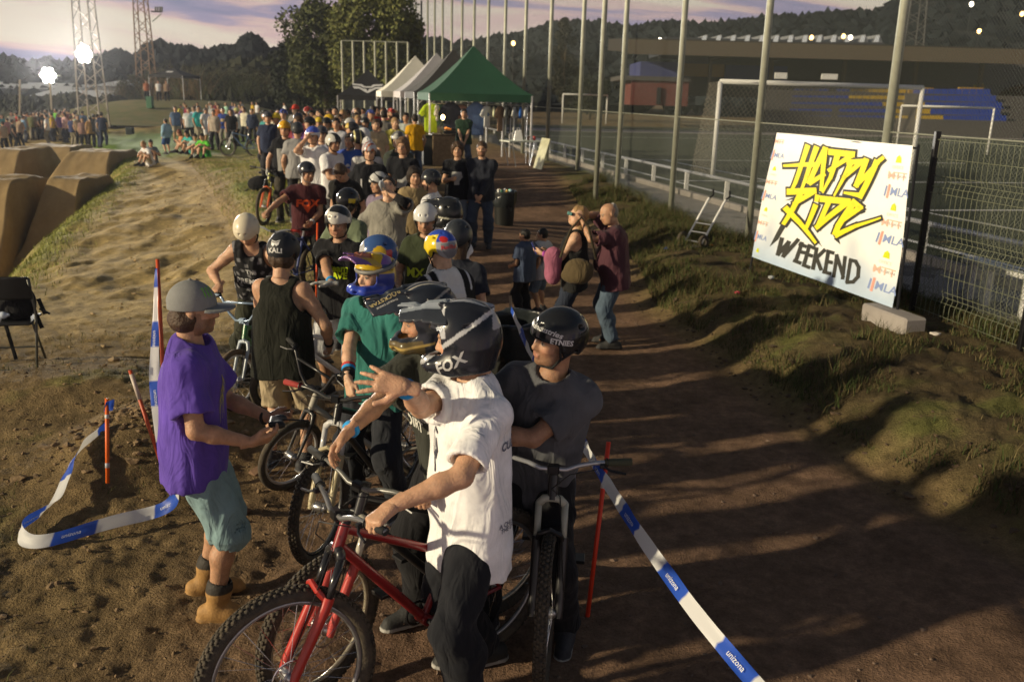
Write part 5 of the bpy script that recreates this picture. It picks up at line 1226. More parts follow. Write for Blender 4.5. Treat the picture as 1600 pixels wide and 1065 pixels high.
for i, (x, d, h_, w_, lab) in enumerate(((660, 98, 6.5, 2.4, 'pale rounded tree between the first far fence posts'), (740, 100, 6.4, 2.2, 'bushy tree above the green tent roof beyond the posts'), (920, 98, 5.0, 3.0, 'low dark tree right of the upright tree'), (1500, 70, 0, 0, ''), (1515, 84, 5.4, 1.25, 'yellow lit bush at the right end of the grandstand'), (1572, 84, 5.0, 1.7, 'reddish bush at the far right behind the stand'))):
    if h_ == 0: continue
    p = dep(x, 190, d); p[2] = 0; leaf_tree('round_tree', p, h_, (w_, h_*.42), 4200, [(.045, .05, .032), (.04, .045, .03), (.028, .034, .022), 0, (.20, .15, .03), (.09, .05, .025)][i], lab, .26, 20+i)  # yellow of the lit bush is put into its leaf colour
# woodland masses on the hills
def woodland(name, prof, d, dd, yb, col, seed, label, n=900, size=3.2):
    r = np.random.default_rng(seed); prof = np.array(prof, float); n = int(n*2.6); size = size*.62; V = []; T = []; Cc = []; nv = 0
    ico = bmesh.new(); bmesh.ops.create_icosphere(ico, subdivisions=1, radius=1); iv = np.array([v.co[:] for v in ico.verts]); it = np.array([[v.index for v in f.verts] for f in ico.faces]); ico.free()
    for k in range(n):
        x = r.uniform(prof[0, 0], prof[-1, 0]); yt = np.interp(x, prof[:, 0], prof[:, 1]); f = r.uniform(0, 1)**1.6 if k > n*.35 else r.uniform(0, .06)
        d_ = d-dd*f+r.uniform(-2, 2); y_ = yt+(yb-yt)*f; s = size*r.uniform(.6, 1.25)*(1. if f > .07 else .8)
        p = dep(x, y_, d_); p[2] -= s*.95
        nz_ = 1+.45*np.sin(iv@r.normal(size=3)*4+r.uniform(0, 6))*np.sin(iv@r.normal(size=3)*6+r.uniform(0, 6))+.2*r.normal(size=len(iv))
        V.append(iv*nz_[:, None]*np.array([s, s, s*1.05])+p); T.append(it+nv); nv += len(iv); Cc.append(np.tile(np.asarray(col)*r.uniform(.7, 1.35), (len(iv), 1)))
    # the slope under the trees
    xs = np.linspace(prof[0, 0]-60, prof[-1, 0]+60, 40); sl = []
    for x in xs:
        yt = np.interp(x, prof[:, 0], prof[:, 1])+6
        for f in np.linspace(0, 1, 6): sl.append(dep(x, yt+(yb+14-yt)*f, d-dd*f))
    i, j = np.meshgrid(np.arange(39), np.arange(5), indexing='ij'); i = i.ravel(); j = j.ravel(); Q = np.stack([i*6+j, (i+1)*6+j, (i+1)*6+j+1, i*6+j+1], 1)
    hl = link('hill', mkmesh('hill', np.array(sl), [Q]), mat('hill_soil_%d' % seed, np.asarray(col)*.8, .95)); tag(hl, kind='structure')
    o = link(name, mkmesh(name, np.concatenate(V), [np.concatenate(T)], False, np.concatenate(Cc)), mat('far_foliage', (1, 1, 1), .9, attr=True, var=.3, scale=.6, spec=.1)); tag(o, label, 'woodland', kind='stuff')
woodland('far_woodland', [(-90, 92), (0, 91), (25, 88), (40, 98), (60, 92), (75, 90), (90, 100), (120, 96), (165, 84), (185, 79), (200, 82), (212, 92), (222, 74), (235, 66), (250, 62), (262, 68), (280, 72), (310, 78), (330, 75), (350, 70), (374, 72), (379, 56), (392, 53), (402, 56), (408, 72), (440, 74), (455, 60), (480, 66), (530, 70)], 175, 55, 160, (.013, .017, .019), 61, 'dark wooded hills along the horizon at left', 900, 2.6)
woodland('far_woodland', [(600, 60), (640, 62), (680, 58), (700, 68), (740, 62), (780, 56), (830, 46), (860, 36), (905, 31), (950, 36), (985, 40), (1010, 37), (1050, 33), (1100, 38), (1130, 34), (1190, 26), (1210, 23), (1250, 24), (1290, 18), (1330, 14), (1360, 16), (1400, 0), (1450, -18), (1520, -34), (1620, -55), (1720, -75)], 210, 70, 150, (.012, .016, .019), 62, 'dark wooded hillside rising to the right behind the pitch', 1500, 3.0)
woodland('near_scrub', [(-60, 158), (0, 150), (60, 152), (120, 148), (150, 152), (190, 150)], 84, 14, 185, (.034, .036, .024), 63, 'dark scrub in front of the white sheds at far left', 260, 1.2)
woodland('near_scrub', [(280, 112), (330, 100), (380, 92), (430, 96), (480, 100)], 100, 16, 165, (.030, .032, .020), 64, 'dark bushes behind the reeds', 260, 1.7)
# reeds
def blades(name, pts, hts, w, col, label, seed=0, bend=.25, kind='stuff', cat='reeds', seg=3):
    r = np.random.default_rng(seed); n = len(pts); a = r.uniform(0, 2*np.pi, n); dx = np.stack([np.cos(a), np.sin(a), 0*a], 1); la = r.uniform(0, 2*np.pi, n); ld_ = np.stack([np.cos(la), np.sin(la), 0*la], 1)*(bend*hts*r.uniform(.2, 1, n))[:, None]
    V = []
    for s in range(seg+1):
        t = s/seg; c = pts+np.array([0, 0, 1.])*(hts*t*(1-.12*t))[:, None]+ld_*t*t; ww = w*(1-t*.93)*(1 if np.isscalar(w) else 1)
        V += [c-dx*np.reshape(ww, (-1, 1))/2, c+dx*np.reshape(ww, (-1, 1))/2]
    V = np.stack(V, 1); k = 2*(seg+1); base = np.arange(n)*k; Q = np.concatenate([np.stack([base+2*s, base+2*s+1, base+2*s+3, base+2*s+2], 1) for s in range(seg)])
    cc = np.asarray(col) if np.ndim(col) == 2 else np.asarray(col)*(1+.35*r.uniform(-1, 1, n))[:, None]
    o = link(name, mkmesh(name, V.reshape(-1, 3), [Q], False, np.repeat(cc, k, 0)), mat('blade', (1, 1, 1), .8, attr=True, var=0, spec=.2)); return tag(o, label, cat, kind=kind)
r = np.random.default_rng(5); nc_l = 95; cpx = r.uniform(186, 470, nc_l); cdd = r.uniform(86, 100, nc_l); per = 75
P = []; ht = []; cc = []
for a, b in zip(cpx, cdd):
    c = dep(a, 190, b); c[2] = 0; h0 = (3.2+1.8*np.interp(a, [186, 215, 235, 290, 330, 400, 470], [.0, .4, .9, 1.2, .7, .8, .2]))*r.uniform(.6, 1.2); br_c = r.uniform() < .3
    P.append(c+np.c_[r.normal(0, .45, (per, 2)), np.zeros(per)]); ht.append(h0*r.uniform(.35, 1.1, per)); cc.append(np.where(br_c, [[.17, .115, .06]], [[.075, .085, .036]])*(1+.4*r.uniform(-1, 1, (per, 1))))
blades('reed_bed', np.concatenate(P), np.concatenate(ht), .075, np.concatenate(cc), 'tall brown and green cane reeds behind the left crowd', 5, .75, seg=4)
for i, (x, d, h_, w_) in enumerate(((215, 92, 4.2, 1.9), (262, 98, 5.2, 2.4), (312, 90, 4.6, 2.4), (356, 92, 4.4, 2.2), (405, 90, 4.6, 2.4), (445, 90, 4.2, 2.0))):
    p = dep(x, 190, d); p[2] = 0; leaf_tree('shrub', p, h_, (w_, h_*.46), 3600, (.050, .054, .026), ['olive shrub at the left end of the reeds', 'shrub behind the small black tent', 'shrub behind the light blue shirt spectator', 'shrub above the royal blue sweatshirt', 'shrub behind the right of the bank crowd', 'shrub at the left foot of the dark trees'][i], .2, 40+i, blobs=26)
# grass
n = 46000; yy = r.uniform(12.0, 34, n)**1.0; xx = lane_r(yy)+r.uniform(-.1, 6.8, n); kp = (fbm(xx*.9, yy*.9, 4, 51)+.5*fbm(xx*3.1, yy*3.1, 3, 52)) > -.2; kp &= xx < -2.3-.14*(yy-12)+.5*fbm(xx, yy, 3, 9); xx, yy = xx[kp], yy[kp]
cc = np.where(r.uniform(size=(len(xx), 1)) < .5, [[.17, .20, .04]], [[.33, .28, .11]])*(1+.35*r.uniform(-1, 1, (len(xx), 1)))
P = np.stack([xx, yy, ground_z(xx, yy)], 1); blades('bank_grass', P, r.uniform(.03, .10, len(xx))*(.6+.4*r.uniform(size=len(xx))), .012, cc, 'short dry grass on the spectators\' bank', 6, .6, cat='grass', seg=2)
n = 7000; yy = r.uniform(9.5, 36, n); xx = ridge_x(yy)+r.normal(0, .38, n)-.2; P = np.stack([xx, yy, ground_z(xx, yy)], 1); blades('ridge_grass', P, r.uniform(.03, .12, n), .014, (.23, .25, .06), 'green grass fringe along the ridge left of the dirt lane', 7, .6, cat='grass', seg=2)
n = 72000; yy = r.uniform(3.6, 24, n)**1.0; tt = r.uniform(.05, 1, n); xx = bank_x(yy)+.08+tt*(fence_x(yy)+.15-bank_x(yy)); kp = (fbm(xx*1.3, yy*1.3, 3, 81)+.6*fbm(xx*4, yy*4, 2, 82)+.10*tt) > -.04; xx, yy, tt = xx[kp], yy[kp], tt[kp]
cc = np.where(r.uniform(size=(len(xx), 1)) < .5, [[.050, .068, .020]], [[.095, .075, .034]])*(1+.4*r.uniform(-1, 1, (len(xx), 1)))
P = np.stack([xx, yy, ground_z(xx, yy)], 1); blades('fence_grass', P, r.uniform(.05, .17, len(xx))*(.6+.7*(fbm(xx*1.1, yy*1.1, 3, 33) > .05)+.5*(tt > .8)), .009, cc, 'scruffy dry grass on the bank below the fence', 8, .8, cat='grass', seg=2)
n = 5200; yy = r.uniform(3.2, 9.5, n); xx = r.uniform(-6.2, -2.2, n); kp = (fbm(xx*.9, yy*.9, 4, 51)+fbm(xx*3.1, yy*3.1, 3, 52)) > .02; xx, yy = xx[kp], yy[kp]; P = np.stack([xx, yy, ground_z(xx, yy)], 1)
blades('scrub_grass', P, r.uniform(.02, .07, len(xx)), .007, (.09, .095, .03), 'thin grass tufts among the loose soil at lower left', 9, .9, cat='grass', seg=2)
# loose clods and pebbles
ico = bmesh.new(); bmesh.ops.create_icosphere(ico, subdivisions=1, radius=1); IV = np.array([v.co[:] for v in ico.verts]); IT = np.array([[v.index for v in f.verts] for f in ico.faces]); ico.free()
def clods(name, X, Y, sz, col, label, seed):
    r = np.random.default_rng(seed); V = []; T = []; n = 0; Z = ground_z(X, Y)
    for a, b, z, s in zip(X, Y, Z, sz):
        v = IV*(1+.55*r.uniform(-1, 1, (len(IV), 1)))*s*np.array([1.1, r.uniform(.6, 1.2), .55])@Rz(r.uniform(0, 6)).T+[a, b, z+s*.2]; V.append(v); T.append(IT+n); n += len(v)
    o = link(name, mkmesh(name, np.concatenate(V), [np.concatenate(T)], False), mat('clod_'+name, col, .95, var=.3, scale=8, bump=.6, bscale=60)); tag(o, label, 'soil', kind='stuff')
n = 1700; Y = r.uniform(2.6, 9, n); X = r.uniform(-5.5, -.9, n); clods('loose_clods', X, Y, np.abs(r.normal(0, .008, n))+.003, (.21, .14, .075), 'loose clods and pebbles on the left foreground soil', 3)
n = 500; a = r.uniform(0, 6.3, n); q = np.abs(r.normal(0, .45, n)); clods('spoil_clods', -2.75+np.cos(a)*q, 6.35+np.sin(a)*q, np.abs(r.normal(0, .014, n))+.005, (.22, .15, .08), 'lumpy clods on the spoil heap beside the stakes', 4)
n = 900; Y = r.uniform(2.6, 16, n); X = r.uniform(-.8, 2.2, n); clods('path_pebbles', X, Y, np.abs(r.normal(0, .006, n))+.003, (.16, .11, .08), 'small stones scattered on the trodden path', 5)
n = 700; Y = r.uniform(9, 30, n); X = ridge_x(Y)+r.uniform(.4, 1, n)*(lane_r(Y)-ridge_x(Y)); clods('lane_clods', X, Y, np.abs(r.normal(0, .012, n))+.004, (.34, .24, .12), 'loose clods on the bare dirt lane', 6)
n = 700; Y = r.uniform(4, 16, n); X = bank_x(Y)+np.abs(r.normal(0, .5, n)); clods('bank_clods', X, Y, np.abs(r.normal(0, .013, n))+.005, (.10, .066, .04), 'clods along the foot of the right bank', 7)
# ------------------------------------------------------------------ dirt jumps in the valley
m_jump = mat('packed_dirt', (.24, .165, .075), .95, col2=(.32, .23, .11), scale=2.2, bump=.5, bscale=14)
def jump(name, x0, x1, ytop, ybot, d, dpt, label, s0=.35, s1=.35):
    a, b = dep(x0, ytop, d), dep(x1, ytop, d); zb = dep(x0, ybot, d)[2]; W_ = b[0]-a[0]; H_ = a[2]-zb; e = tag(empty(name, ((a[0]+b[0])/2, a[1], zb)), label, 'dirt jump', 'dirt jumps in the valley')
    U, V_ = np.meshgrid(np.linspace(0, 1, 40), np.linspace(0, 1, 40), indexing='ij'); fr = V_
    prof_ = np.where(fr < .4, (sstep(0, .4, fr)*.55+.45*fr/.4)**1.35, np.where(fr < .75, 1, sstep(1, .75, fr)))
    sp = 1+(1-prof_)*.55; Xg = (U-.5)*W_*sp; Yg = (V_-.45)*dpt; Zg = prof_*H_*(1-.03*np.abs(fbm(Xg*2, Yg*2, 3, 7)))+fbm(Xg*1.1+x0, Yg*1.1, 4, 9)*.17; ed = np.minimum(U, 1-U)+.03*fbm(U*7, V_*7, 3, 3); Zg = Zg*sstep(.0, .09, ed)+.05*fbm(Xg*4, Yg*4, 3, 12); Zg = np.where((np.minimum(U, 1-U) < .01) | (np.minimum(V_, 1-V_) < .01), -.4, Zg)
    i, j = np.meshgrid(np.arange(39), np.arange(39), indexing='ij'); i = i.ravel(); j = j.ravel(); link('mound', mkmesh('mound', np.stack([Xg, Yg, Zg], -1).reshape(-1, 3), [np.stack([i*40+j, (i+1)*40+j, (i+1)*40+j+1, i*40+j+1], 1)], True), m_jump, e)
jump('dirt_jump', -40, 33, 279, 405, 24, 5, 'near dirt jump cut off by the left edge of the photo')
jump('dirt_jump', 78, 138, 277, 395, 25, 5, 'near dirt landing left of the grassy ridge')
jump('dirt_jump', -10, 46, 232, 300, 35, 6, 'middle dirt jump with a steep shaded end at left')
jump('dirt_jump', 108, 186, 236, 300, 34, 6, 'middle dirt landing below the seated couple')
jump('dirt_jump', 40, 125, 226, 290, 39, 5, 'far flat topped dirt jump behind the middle ones')
# ------------------------------------------------------------------ bicycles (x forward, y left, z up; origin on the ground under the cranks)
_bk = {}
def wheel_meshes(R, tw, knob, spokes=32):
    k = (R, tw, knob)
    if k in _bk: return _bk[k]
    t = MB().torus((0, 0, 0), R-tw, tw, (0, 1, 0), 72, 14, 1.0)
    if knob:
        nk = int(2*math.pi*R/.030)
        for i in range(nk):
            for row, (o, s) in enumerate(((-.62, .5), (-.22, 0), (.22, .5), (.62, 0))):
                a = 2*math.pi*(i+s)/nk; ph = o*1.25; rr = R-tw+(tw+.002)*math.cos(ph); y = (tw+.002)*math.sin(ph)
                Rm = Ry(-a)@Rx(-ph)@np.eye(3); c = np.array([math.cos(a)*0, 0, 0])
                ca, sa = math.cos(a), math.sin(a); er = np.array([ca, 0, sa]); et = np.array([-sa, 0, ca]); ey = np.array([0, 1., 0])
                n_ = er*math.cos(ph)+ey*math.sin(ph); b_ = -er*math.sin(ph)+ey*math.cos(ph)
                t.box(er*rr+ey*y, (.0095, .0065, .0035), R=np.stack([et, b_, n_], 1))
    tyre = t.mesh('tyre', True)
    rim = MB().torus((0, 0, 0), R-2*tw-.004, .013, (0, 1, 0), 60, 8, .95).mesh('rim', True)
    hub = MB().tube([(0, -.055, 0), (0, -.03, 0), (0, .03, 0), (0, .055, 0)], [.012, .028, .028, .012], 12).torus((0, .032, 0), .026, .004, (0, 1, 0), 16, 6).torus((0, -.032, 0), .026, .004, (0, 1, 0), 16, 6).mesh('hub', True)
    sp = MB()
    for i in range(spokes):
        a = 2*math.pi*i/spokes; s = 1 if i % 2 else -1; b = a+(.55 if (i//2) % 2 else -.55); r2 = R-2*tw-.01
        sp.tube([(.025*math.cos(b), s*.032, .025*math.sin(b)), (r2*math.cos(a), 0, r2*math.sin(a))], .0012, 4, False)
    sp = sp.mesh('spokes'); _bk[k] = (tyre, rim, hub, sp); return _bk[k]
def bike(front, heading, steer=0., roll=0., R=.335, tw=.028, knob=False, fork='susp', bars='mtb', frame=(.4, .03, .03), forkc=(.35, .03, .03), stan=(.02, .02, .022), barc=(.03, .03, .03), rimc=None, label='', scale=1., wb=1.04, detail=1, gripc=(.015, .015, .015), tyrec=None, saddle=True, pitch=0., group='bicycles of the riders', plate=None, name='bicycle', slack=.34, drop=.10):
    """front: ground contact of the front wheel"""
    psi = rad(heading); f2 = np.array([math.cos(psi), math.sin(psi)]); fx = wb*.62; rx = -(wb-fx)
    root = tag(empty(name, (front[0]-f2[0]*fx*scale, front[1]-f2[1]*fx*scale, front[2])), label, 'bicycle', group)
    root.rotation_mode = 'XYZ'; root.matrix_world = Matrix.Translation(root.location) @ Matrix.Rotation(psi, 4, 'Z') @ Matrix.Rotation(rad(roll), 4, 'X') @ Matrix.Rotation(rad(pitch), 4, 'Y') @ Matrix.Scale(scale, 4)
    mf = paint(frame, .28); n = 10 if detail else 7
    bb = np.array([0, 0, R-.02]); rh_ = np.array([rx, 0, R]); fh = np.array([fx, 0, R]); sd = nrm([slack, 0, -.94]); ax_ = sd
    crown = fh-ax_*(R+.12 if fork == 'susp' else R+.055)-np.array([.035, 0, 0]); hb = crown-ax_*.02; ht = hb-ax_*.115; stt = np.array([rx*.42, 0, ht[2]-drop])
    fr = MB(); fr.tube([hb, ht], .024, n); fr.tube([hb*.8+ht*.2, bb], .022, n); fr.tube([ht*.8+hb*.2, stt+[.0, 0, -.04]], .018, n); fr.tube([bb, stt], .017, n)
    for s in (-1, 1): fr.tube([bb+[0, s*.03, 0], (bb+rh_)/2+[0, s*.05, 0], rh_+[0, s*.062, 0]], .010, 6); fr.tube([stt+[0, s*.012, -.05], (stt+rh_)/2+[0, s*.045, 0], rh_+[0, s*.062, 0]], .008, 6)
    fr.tube([bb+[0, -.036, 0], bb+[0, .036, 0]], .026, n); fo = fr.build('frame', mf, root, True, True)
    if saddle:
        MB().tube([stt, stt+[-.03, 0, .07]], .013, 8).build('seat_post', M_ALU, root); V = Vol((-.2, -.1, -.08), (.2, .1, .08), .014); V.cone((-.1, 0, 0), (.13, 0, .01), .062, .022, k=0, flat=((0, 0, 1), .45)); v_, q_ = V.mesh(); o = link('saddle', mkmesh('saddle', v_, [q_]), M_BLACK, root); o.location = stt+[-.02, 0, .09]
    # cranks
    ca = .8; cr = empty_part = MB().tube([bb+[0, -.06, 0], bb+[0, .06, 0]], .012, 8); d = np.array([math.cos(ca), 0, math.sin(ca)])
    cr.tube([bb+[0, -.06, 0], bb+[0, -.07, 0]+d*.17], .010, 6); cr.tube([bb+[0, .06, 0], bb+[0, .07, 0]-d*.17], .010, 6); cr.torus(bb+[0, -.048, 0], .055, .006, (0, 1, 0), 24, 6); co_ = cr.build('crank', M_BLACKM, root, True, True)
    for s in (-1, 1): MB().box(bb+np.array([0, s*.12, 0])-s*d*.17, (.048, .042, .010), bev=.004).build('pedal', M_BLACK, co_)
    MB().tube([bb+[0, -.048, .053], rh_+[0, -.048, .025]], .0045, 5).tube([bb+[0, -.048, -.053], rh_+[0, -.048, -.025]], .0045, 5).build('chain', M_ALU, root)
    # front end, turned about the steering axis
    Ms = Matrix.Translation(Vector(ht)) @ Matrix.Rotation(rad(steer), 4, Vector(-ax_)) @ Matrix.Translation(-Vector(ht))
    def front_part(o): o.matrix_basis = Ms @ o.matrix_basis; return o
    fk = MB(); sm = MB(); lw = .062 if fork == 'susp' else .052
    if fork == 'susp':
        cb = MB(); cb.tube([crown+[0, -lw, 0], crown+[0, -lw*.6, .0]-ax_*.025, crown-ax_*.03, crown+[0, lw*.6, 0]-ax_*.025, crown+[0, lw, 0]], .020, 8)
        mid = [crown+ax_*.16+[0, s*lw, 0] for s in (-1, 1)]
        for s in (-1, 1): sm.tube([crown+[0, s*lw, 0]-ax_*.01, crown+[0, s*lw, 0]+ax_*.20], .0165, n); fk.tube([crown+[0, s*lw, 0]+ax_*.15, crown+[0, s*lw, 0]+ax_*.19, fh+[0, s*lw, 0]-ax_*.03, fh+[0.0, s*lw, 0]+ax_*.02], [.024, .023, .020, .016], n)
        ar = crown+ax_*.16+np.array([.03, 0, 0]); fk.tube([crown+[0, -lw, 0]+ax_*.17, ar+[.005, -lw*.8, .04], ar+[.012, 0, .065], ar+[.005, lw*.8, .04], crown+[0, lw, 0]+ax_*.17], .013, 8)
        fko = front_part(fk.build('fork', paint(forkc, .3), root, True, True)); sm.build('stanchions', paint(stan, .18), fko, True); cb.build('crown', paint(stan, .35), fko, True)
    else:
        for s in (-1, 1): fk.tube([crown-ax_*.0, crown+[0, s*lw*.8, 0]+ax_*.01, crown+[0, s*lw, 0]+ax_*.06, fh+[-.01, s*lw, 0]], [.018, .018, .015, .010], n)
        fk.tube([hb, crown], .02, 8); fko = front_part(fk.build('fork', paint(forkc, .3), root, True, True))
    st_ = ht-ax_*.035; bc = st_+np.array([.05, 0, .015]); so_ = front_part(MB().tube([ht, st_-ax_*.015], .021, n).tube([st_, bc], .019, n).box(bc, (.018, .028, .022), bev=.005).build('stem', paint(barc, .3) if bars != 'mtb' else M_BLACKM, root, True, True))
    if bars == 'mtb': pts = [(0, 0, 0), (0, .06, .0), (-.01, .12, .022), (-.02, .19, .035), (-.05, .36, .04)]
    else: pts = [(0, 0, 0), (0, .07, .0), (.0, .13, .06), (-.01, .20, .185), (-.02, .24, .205), (-.055, .36, .21)]
    P = np.array([(a, -b, c) for a, b, c in pts[::-1]]+pts[1:])+bc
    bm = MB().tube(P, .0115, 10)
    if bars == 'bmx': bm.tube([np.array((-.008, -.185, .150))+bc, np.array((-.008, .185, .150))+bc], .010, 8)
    bo = front_part(bm.build('handlebar', paint(barc, .2, .5) if sum(barc) > .6 else paint(barc, .3), root, True))
    G = {}
    for s in (-1, 1):
        e_ = np.array((pts[-1][0], s*pts[-1][1], pts[-1][2]))+bc; i_ = np.array((pts[-1][0]+.022, s*(pts[-1][1]-.125), pts[-1][2]-.004))+bc
        MB().tube([i_, i_*.95+e_*.05, e_, e_], [.0155, .0175, .0175, .014], 10).build('grip', paint(gripc, .8), bo, True); MB().tube([i_*.9+e_*.1, i_*.93+e_*.07], .023, 10).build('grip_collar', M_BLACK, bo)
        MB().tube([i_+[.03, 0, -.01], i_+[.045, s*.03, -.02], i_+[.05, s*.10, -.028]], .006, 6).box(i_+[.018, -s*.01, -.008], (.018, .012, .010), bev=.003).build('brake_lever', M_BLACKM, bo)
        G[s] = (np.array(Ms @ Vector((i_+e_)/2)))
    if detail: front_part(MB().tube([bc+[.02, .2, .02], bc+[.10, .08, .02], bc+[.09, 0, -.06], crown+[.02, lw*.6, .05], fh+[0, lw+.015, .12]], .0028, 5).build('brake_cable', M_BLACK, root, True))
    if plate is not None: front_part(MB().box(bc+[.035, 0, .03], (.006, .045, .04), bev=.004).build('number_plate', paint(plate, .4), root))
    ms = wheel_meshes(R, tw, knob)
    for c, nm, fr_ in ((fh, 'wheel', True), (rh_, 'wheel', False)):
        w_ = empty('wheel', c); w_.parent = root; mm = [tyrec or M_RUBBER, paint(rimc, .25, .6) if rimc is not None else M_BLACKM, M_ALU, M_CHROME]
        for q, (nn, me) in enumerate(zip(('tyre', 'rim', 'hub', 'spokes'), ms)):
            o = link(nn, me, mm[q], w_); setmat(o, mm[q])
        if fork == 'susp' and fr_: MB().torus((0, .04, 0), .078, .004, (0, 1, 0), 24, 4, .3).build('brake_disc', M_CHROME, w_)
        if fr_: front_part(w_)
    bpy.context.view_layer.update()
    mw = root.matrix_world
    return dict(root=root, L=np.array(mw @ Vector(G[1])), R=np.array(mw @ Vector(G[-1])), fwd=np.array((f2[0], f2[1], 0)), bb=np.array(mw @ Vector(bb)), seat=np.array(mw @ Vector(stt+[0, 0, .1])), mw=mw)
def gz_(p): return np.array([p[0], p[1], float(ground_z(p[0], p[1], False))])
# mound that carries the small black tent
U, V_ = np.meshgrid(np.linspace(-1, 1, 40), np.linspace(-1, 1, 30), indexing='ij'); mc = dep(262, 165, 76.); rr_ = np.sqrt(U**2+V_**2); Zg = 1.55*sstep(1, .25, rr_)+.12*fbm(U*6, V_*6, 3, 4)*sstep(1, .8, rr_)-.05
i, j = np.meshgrid(np.arange(39), np.arange(29), indexing='ij'); i = i.ravel(); j = j.ravel()
o = link('mound', mkmesh('mound', np.stack([mc[0]+U*13, mc[1]+3+V_*17, Zg], -1).reshape(-1, 3), [np.stack([i*30+j, (i+1)*30+j, (i+1)*30+j+1, i*30+j+1], 1)], True), mat('mound_earth', (.10, .12, .035), .95, col2=(.20, .16, .07), scale=.9, bump=.5, bscale=6)); tag(o, kind='structure')
# ------------------------------------------------------------------ stakes and barrier tape
def stake(px, py, tx, ty, col, label, z=None, r=.0125, d=None, bands=()):
    b = at(px, py, 0); b[2] = float(ground_z(b[0], b[1])); b = at(px, py, b[2]); dd = (b-CP)@_F; t = dep(tx, ty, dd*(1 if d is None else d)); e = tag(empty('marker_stake', b), label, 'stake', 'marker stakes'); v = t-b
    MB().tube([-v*.05, v], r, 10).build('rod', paint(col, .5), e, True)
    for s, w, c in bands: MB().tube([v*s, v*(s+w)], r*1.12, 10).build('reflector_band', paint(c, .5), e, True)
    return b, t
O_ = (.80, .14, .015); Rd = (.70, .045, .012)
s1 = stake(168, 748, 167, 622, O_, 'short orange stake with tape knotted at its top on the spoil heap', bands=((.14, .06, (.45, .45, .5)), (.75, .05, (.6, .6, .6))))
s2 = stake(258, 742, 203, 578, (.42, .06, .015), 'dull red stake leaning left behind the man in purple', bands=((.72, .24, (.50, .42, .36)),))
s3 = stake(262, 720, 246, 405, (.55, .08, .02), 'tall stake wrapped in blue and white tape behind the man in purple')
s4 = stake(918, 962, 951, 690, Rd, 'bright red stake holding the barrier tape right of the handlebar', bands=((.735, .05, (.70, .65, .62)),))
s5 = stake(494, 470, 496, 348, (.78, .10, .02), 'slim orange pole standing between the black tee rider and the tank top', d=1.0)
s6 = stake(806, 600, 797, 462, (.36, .25, .15), 'rough wooden stake by the black rubbish sack', r=.014)
M_TAPE = None
def tapemat():
    m = bpy.data.materials.new('barrier_tape'); m.use_nodes = True; t = m.node_tree; b = t.nodes['Principled BSDF']; b.inputs['Roughness'].default_value = .38
    a = t.nodes.new('ShaderNodeAttribute'); a.attribute_name = 'Col'; t.links.new(a.outputs['Color'], b.inputs['Base Color']); tr = t.nodes.new('ShaderNodeBsdfTranslucent'); t.links.new(a.outputs['Color'], tr.inputs[0]); mx = t.nodes.new('ShaderNodeMixShader'); mx.inputs[0].default_value = .25
    t.links.new(b.outputs[0], mx.inputs[1]); t.links.new(tr.outputs[0], mx.inputs[2]); t.links.new(mx.outputs[0], t.nodes['Material Output'].inputs[0]); return m
M_TAPE = tapemat()
def tape(P, side, label, w=.075, period=.52, phase=0., blue=(.03, .10, .55), mark=True, seed=0):
    """ribbon through points P with width vectors side; white with blue blocks"""
    P = np.asarray(P, float); sd_ = np.asarray(side, float); n = len(P); L_ = np.concatenate([[0], np.cumsum(np.linalg.norm(np.diff(P, axis=0), axis=1))]); m = int(L_[-1]/.012)+2; s = np.linspace(0, L_[-1], m)
    def cr(A):      # smooth through the points
        out = np.stack([np.interp(s, L_, A[:, i]) for i in range(3)], 1); k = 9
        for _ in range(2): pad = np.concatenate([np.repeat(out[:1], k, 0), out, np.repeat(out[-1:], k, 0)]); out = np.stack([np.convolve(pad[:, i], np.ones(2*k+1)/(2*k+1), 'valid') for i in range(3)], 1)
        return out
    C_ = cr(P); D = cr(sd_); D /= np.linalg.norm(D, axis=1)[:, None]; r = np.random.default_rng(seed); wob = .006*np.sin(s*9+seed)+.004*np.sin(s*23)
    N_ = np.cross(np.gradient(C_, axis=0), D); N_ /= np.linalg.norm(N_, axis=1)[:, None]+1e-9; rows = 4; V = []; Cc = []
    for j in range(rows): f = j/(rows-1)-.5; V.append(C_+D*(f*np.interp(s, [0, s[-1]], w if isinstance(w, tuple) else (w, w)))[:, None]+N_*(wob*(1 if j % 2 else -.4))[:, None])
    fr_ = ((s+phase) % period)/period; isb = fr_ < .42; c = np.where(isb[:, None], [blue], [(.74, .75, .76)])
    V = np.stack(V, 1).reshape(-1, 3); i, j = np.meshgrid(np.arange(m-1), np.arange(rows-1), indexing='ij'); i = i.ravel(); j = j.ravel(); Q = np.stack([i*rows+j, i*rows+j+1, (i+1)*rows+j+1, (i+1)*rows+j], 1)
    e = tag(empty('barrier_tape', C_[0]), label, 'barrier tape', 'blue and white barrier tapes'); e.location = (0, 0, 0); link('ribbon', mkmesh('ribbon', V, [Q], True, np.repeat(c, rows, 0)), M_TAPE, e)
    if mark:
        k0 = [q for q in range(1, m) if isb[q] and not isb[q-1]]
        for k in k0:      # pale print inside the blue blocks, blue strokes on the white ones
            kk = min(k+int(.042/.012*1)+1, m-2); T_ = nrm(C_[kk+1]-C_[kk]); shp = text2d('unizona', .035, .003)
            o3 = C_[min(kk+5, m-1)]; vv_ = np.array([o3+T_*p[0]+D[kk]*p[1]*1. for p in shp[0]]); nn = N_[kk]*.009; sg_ = 1 if nn@(CP-o3) > 0 else -1; link('print', mkmesh('print', vv_+nn*sg_, [shp[1]], False), paint((.70, .72, .76), .5), e)
    return e
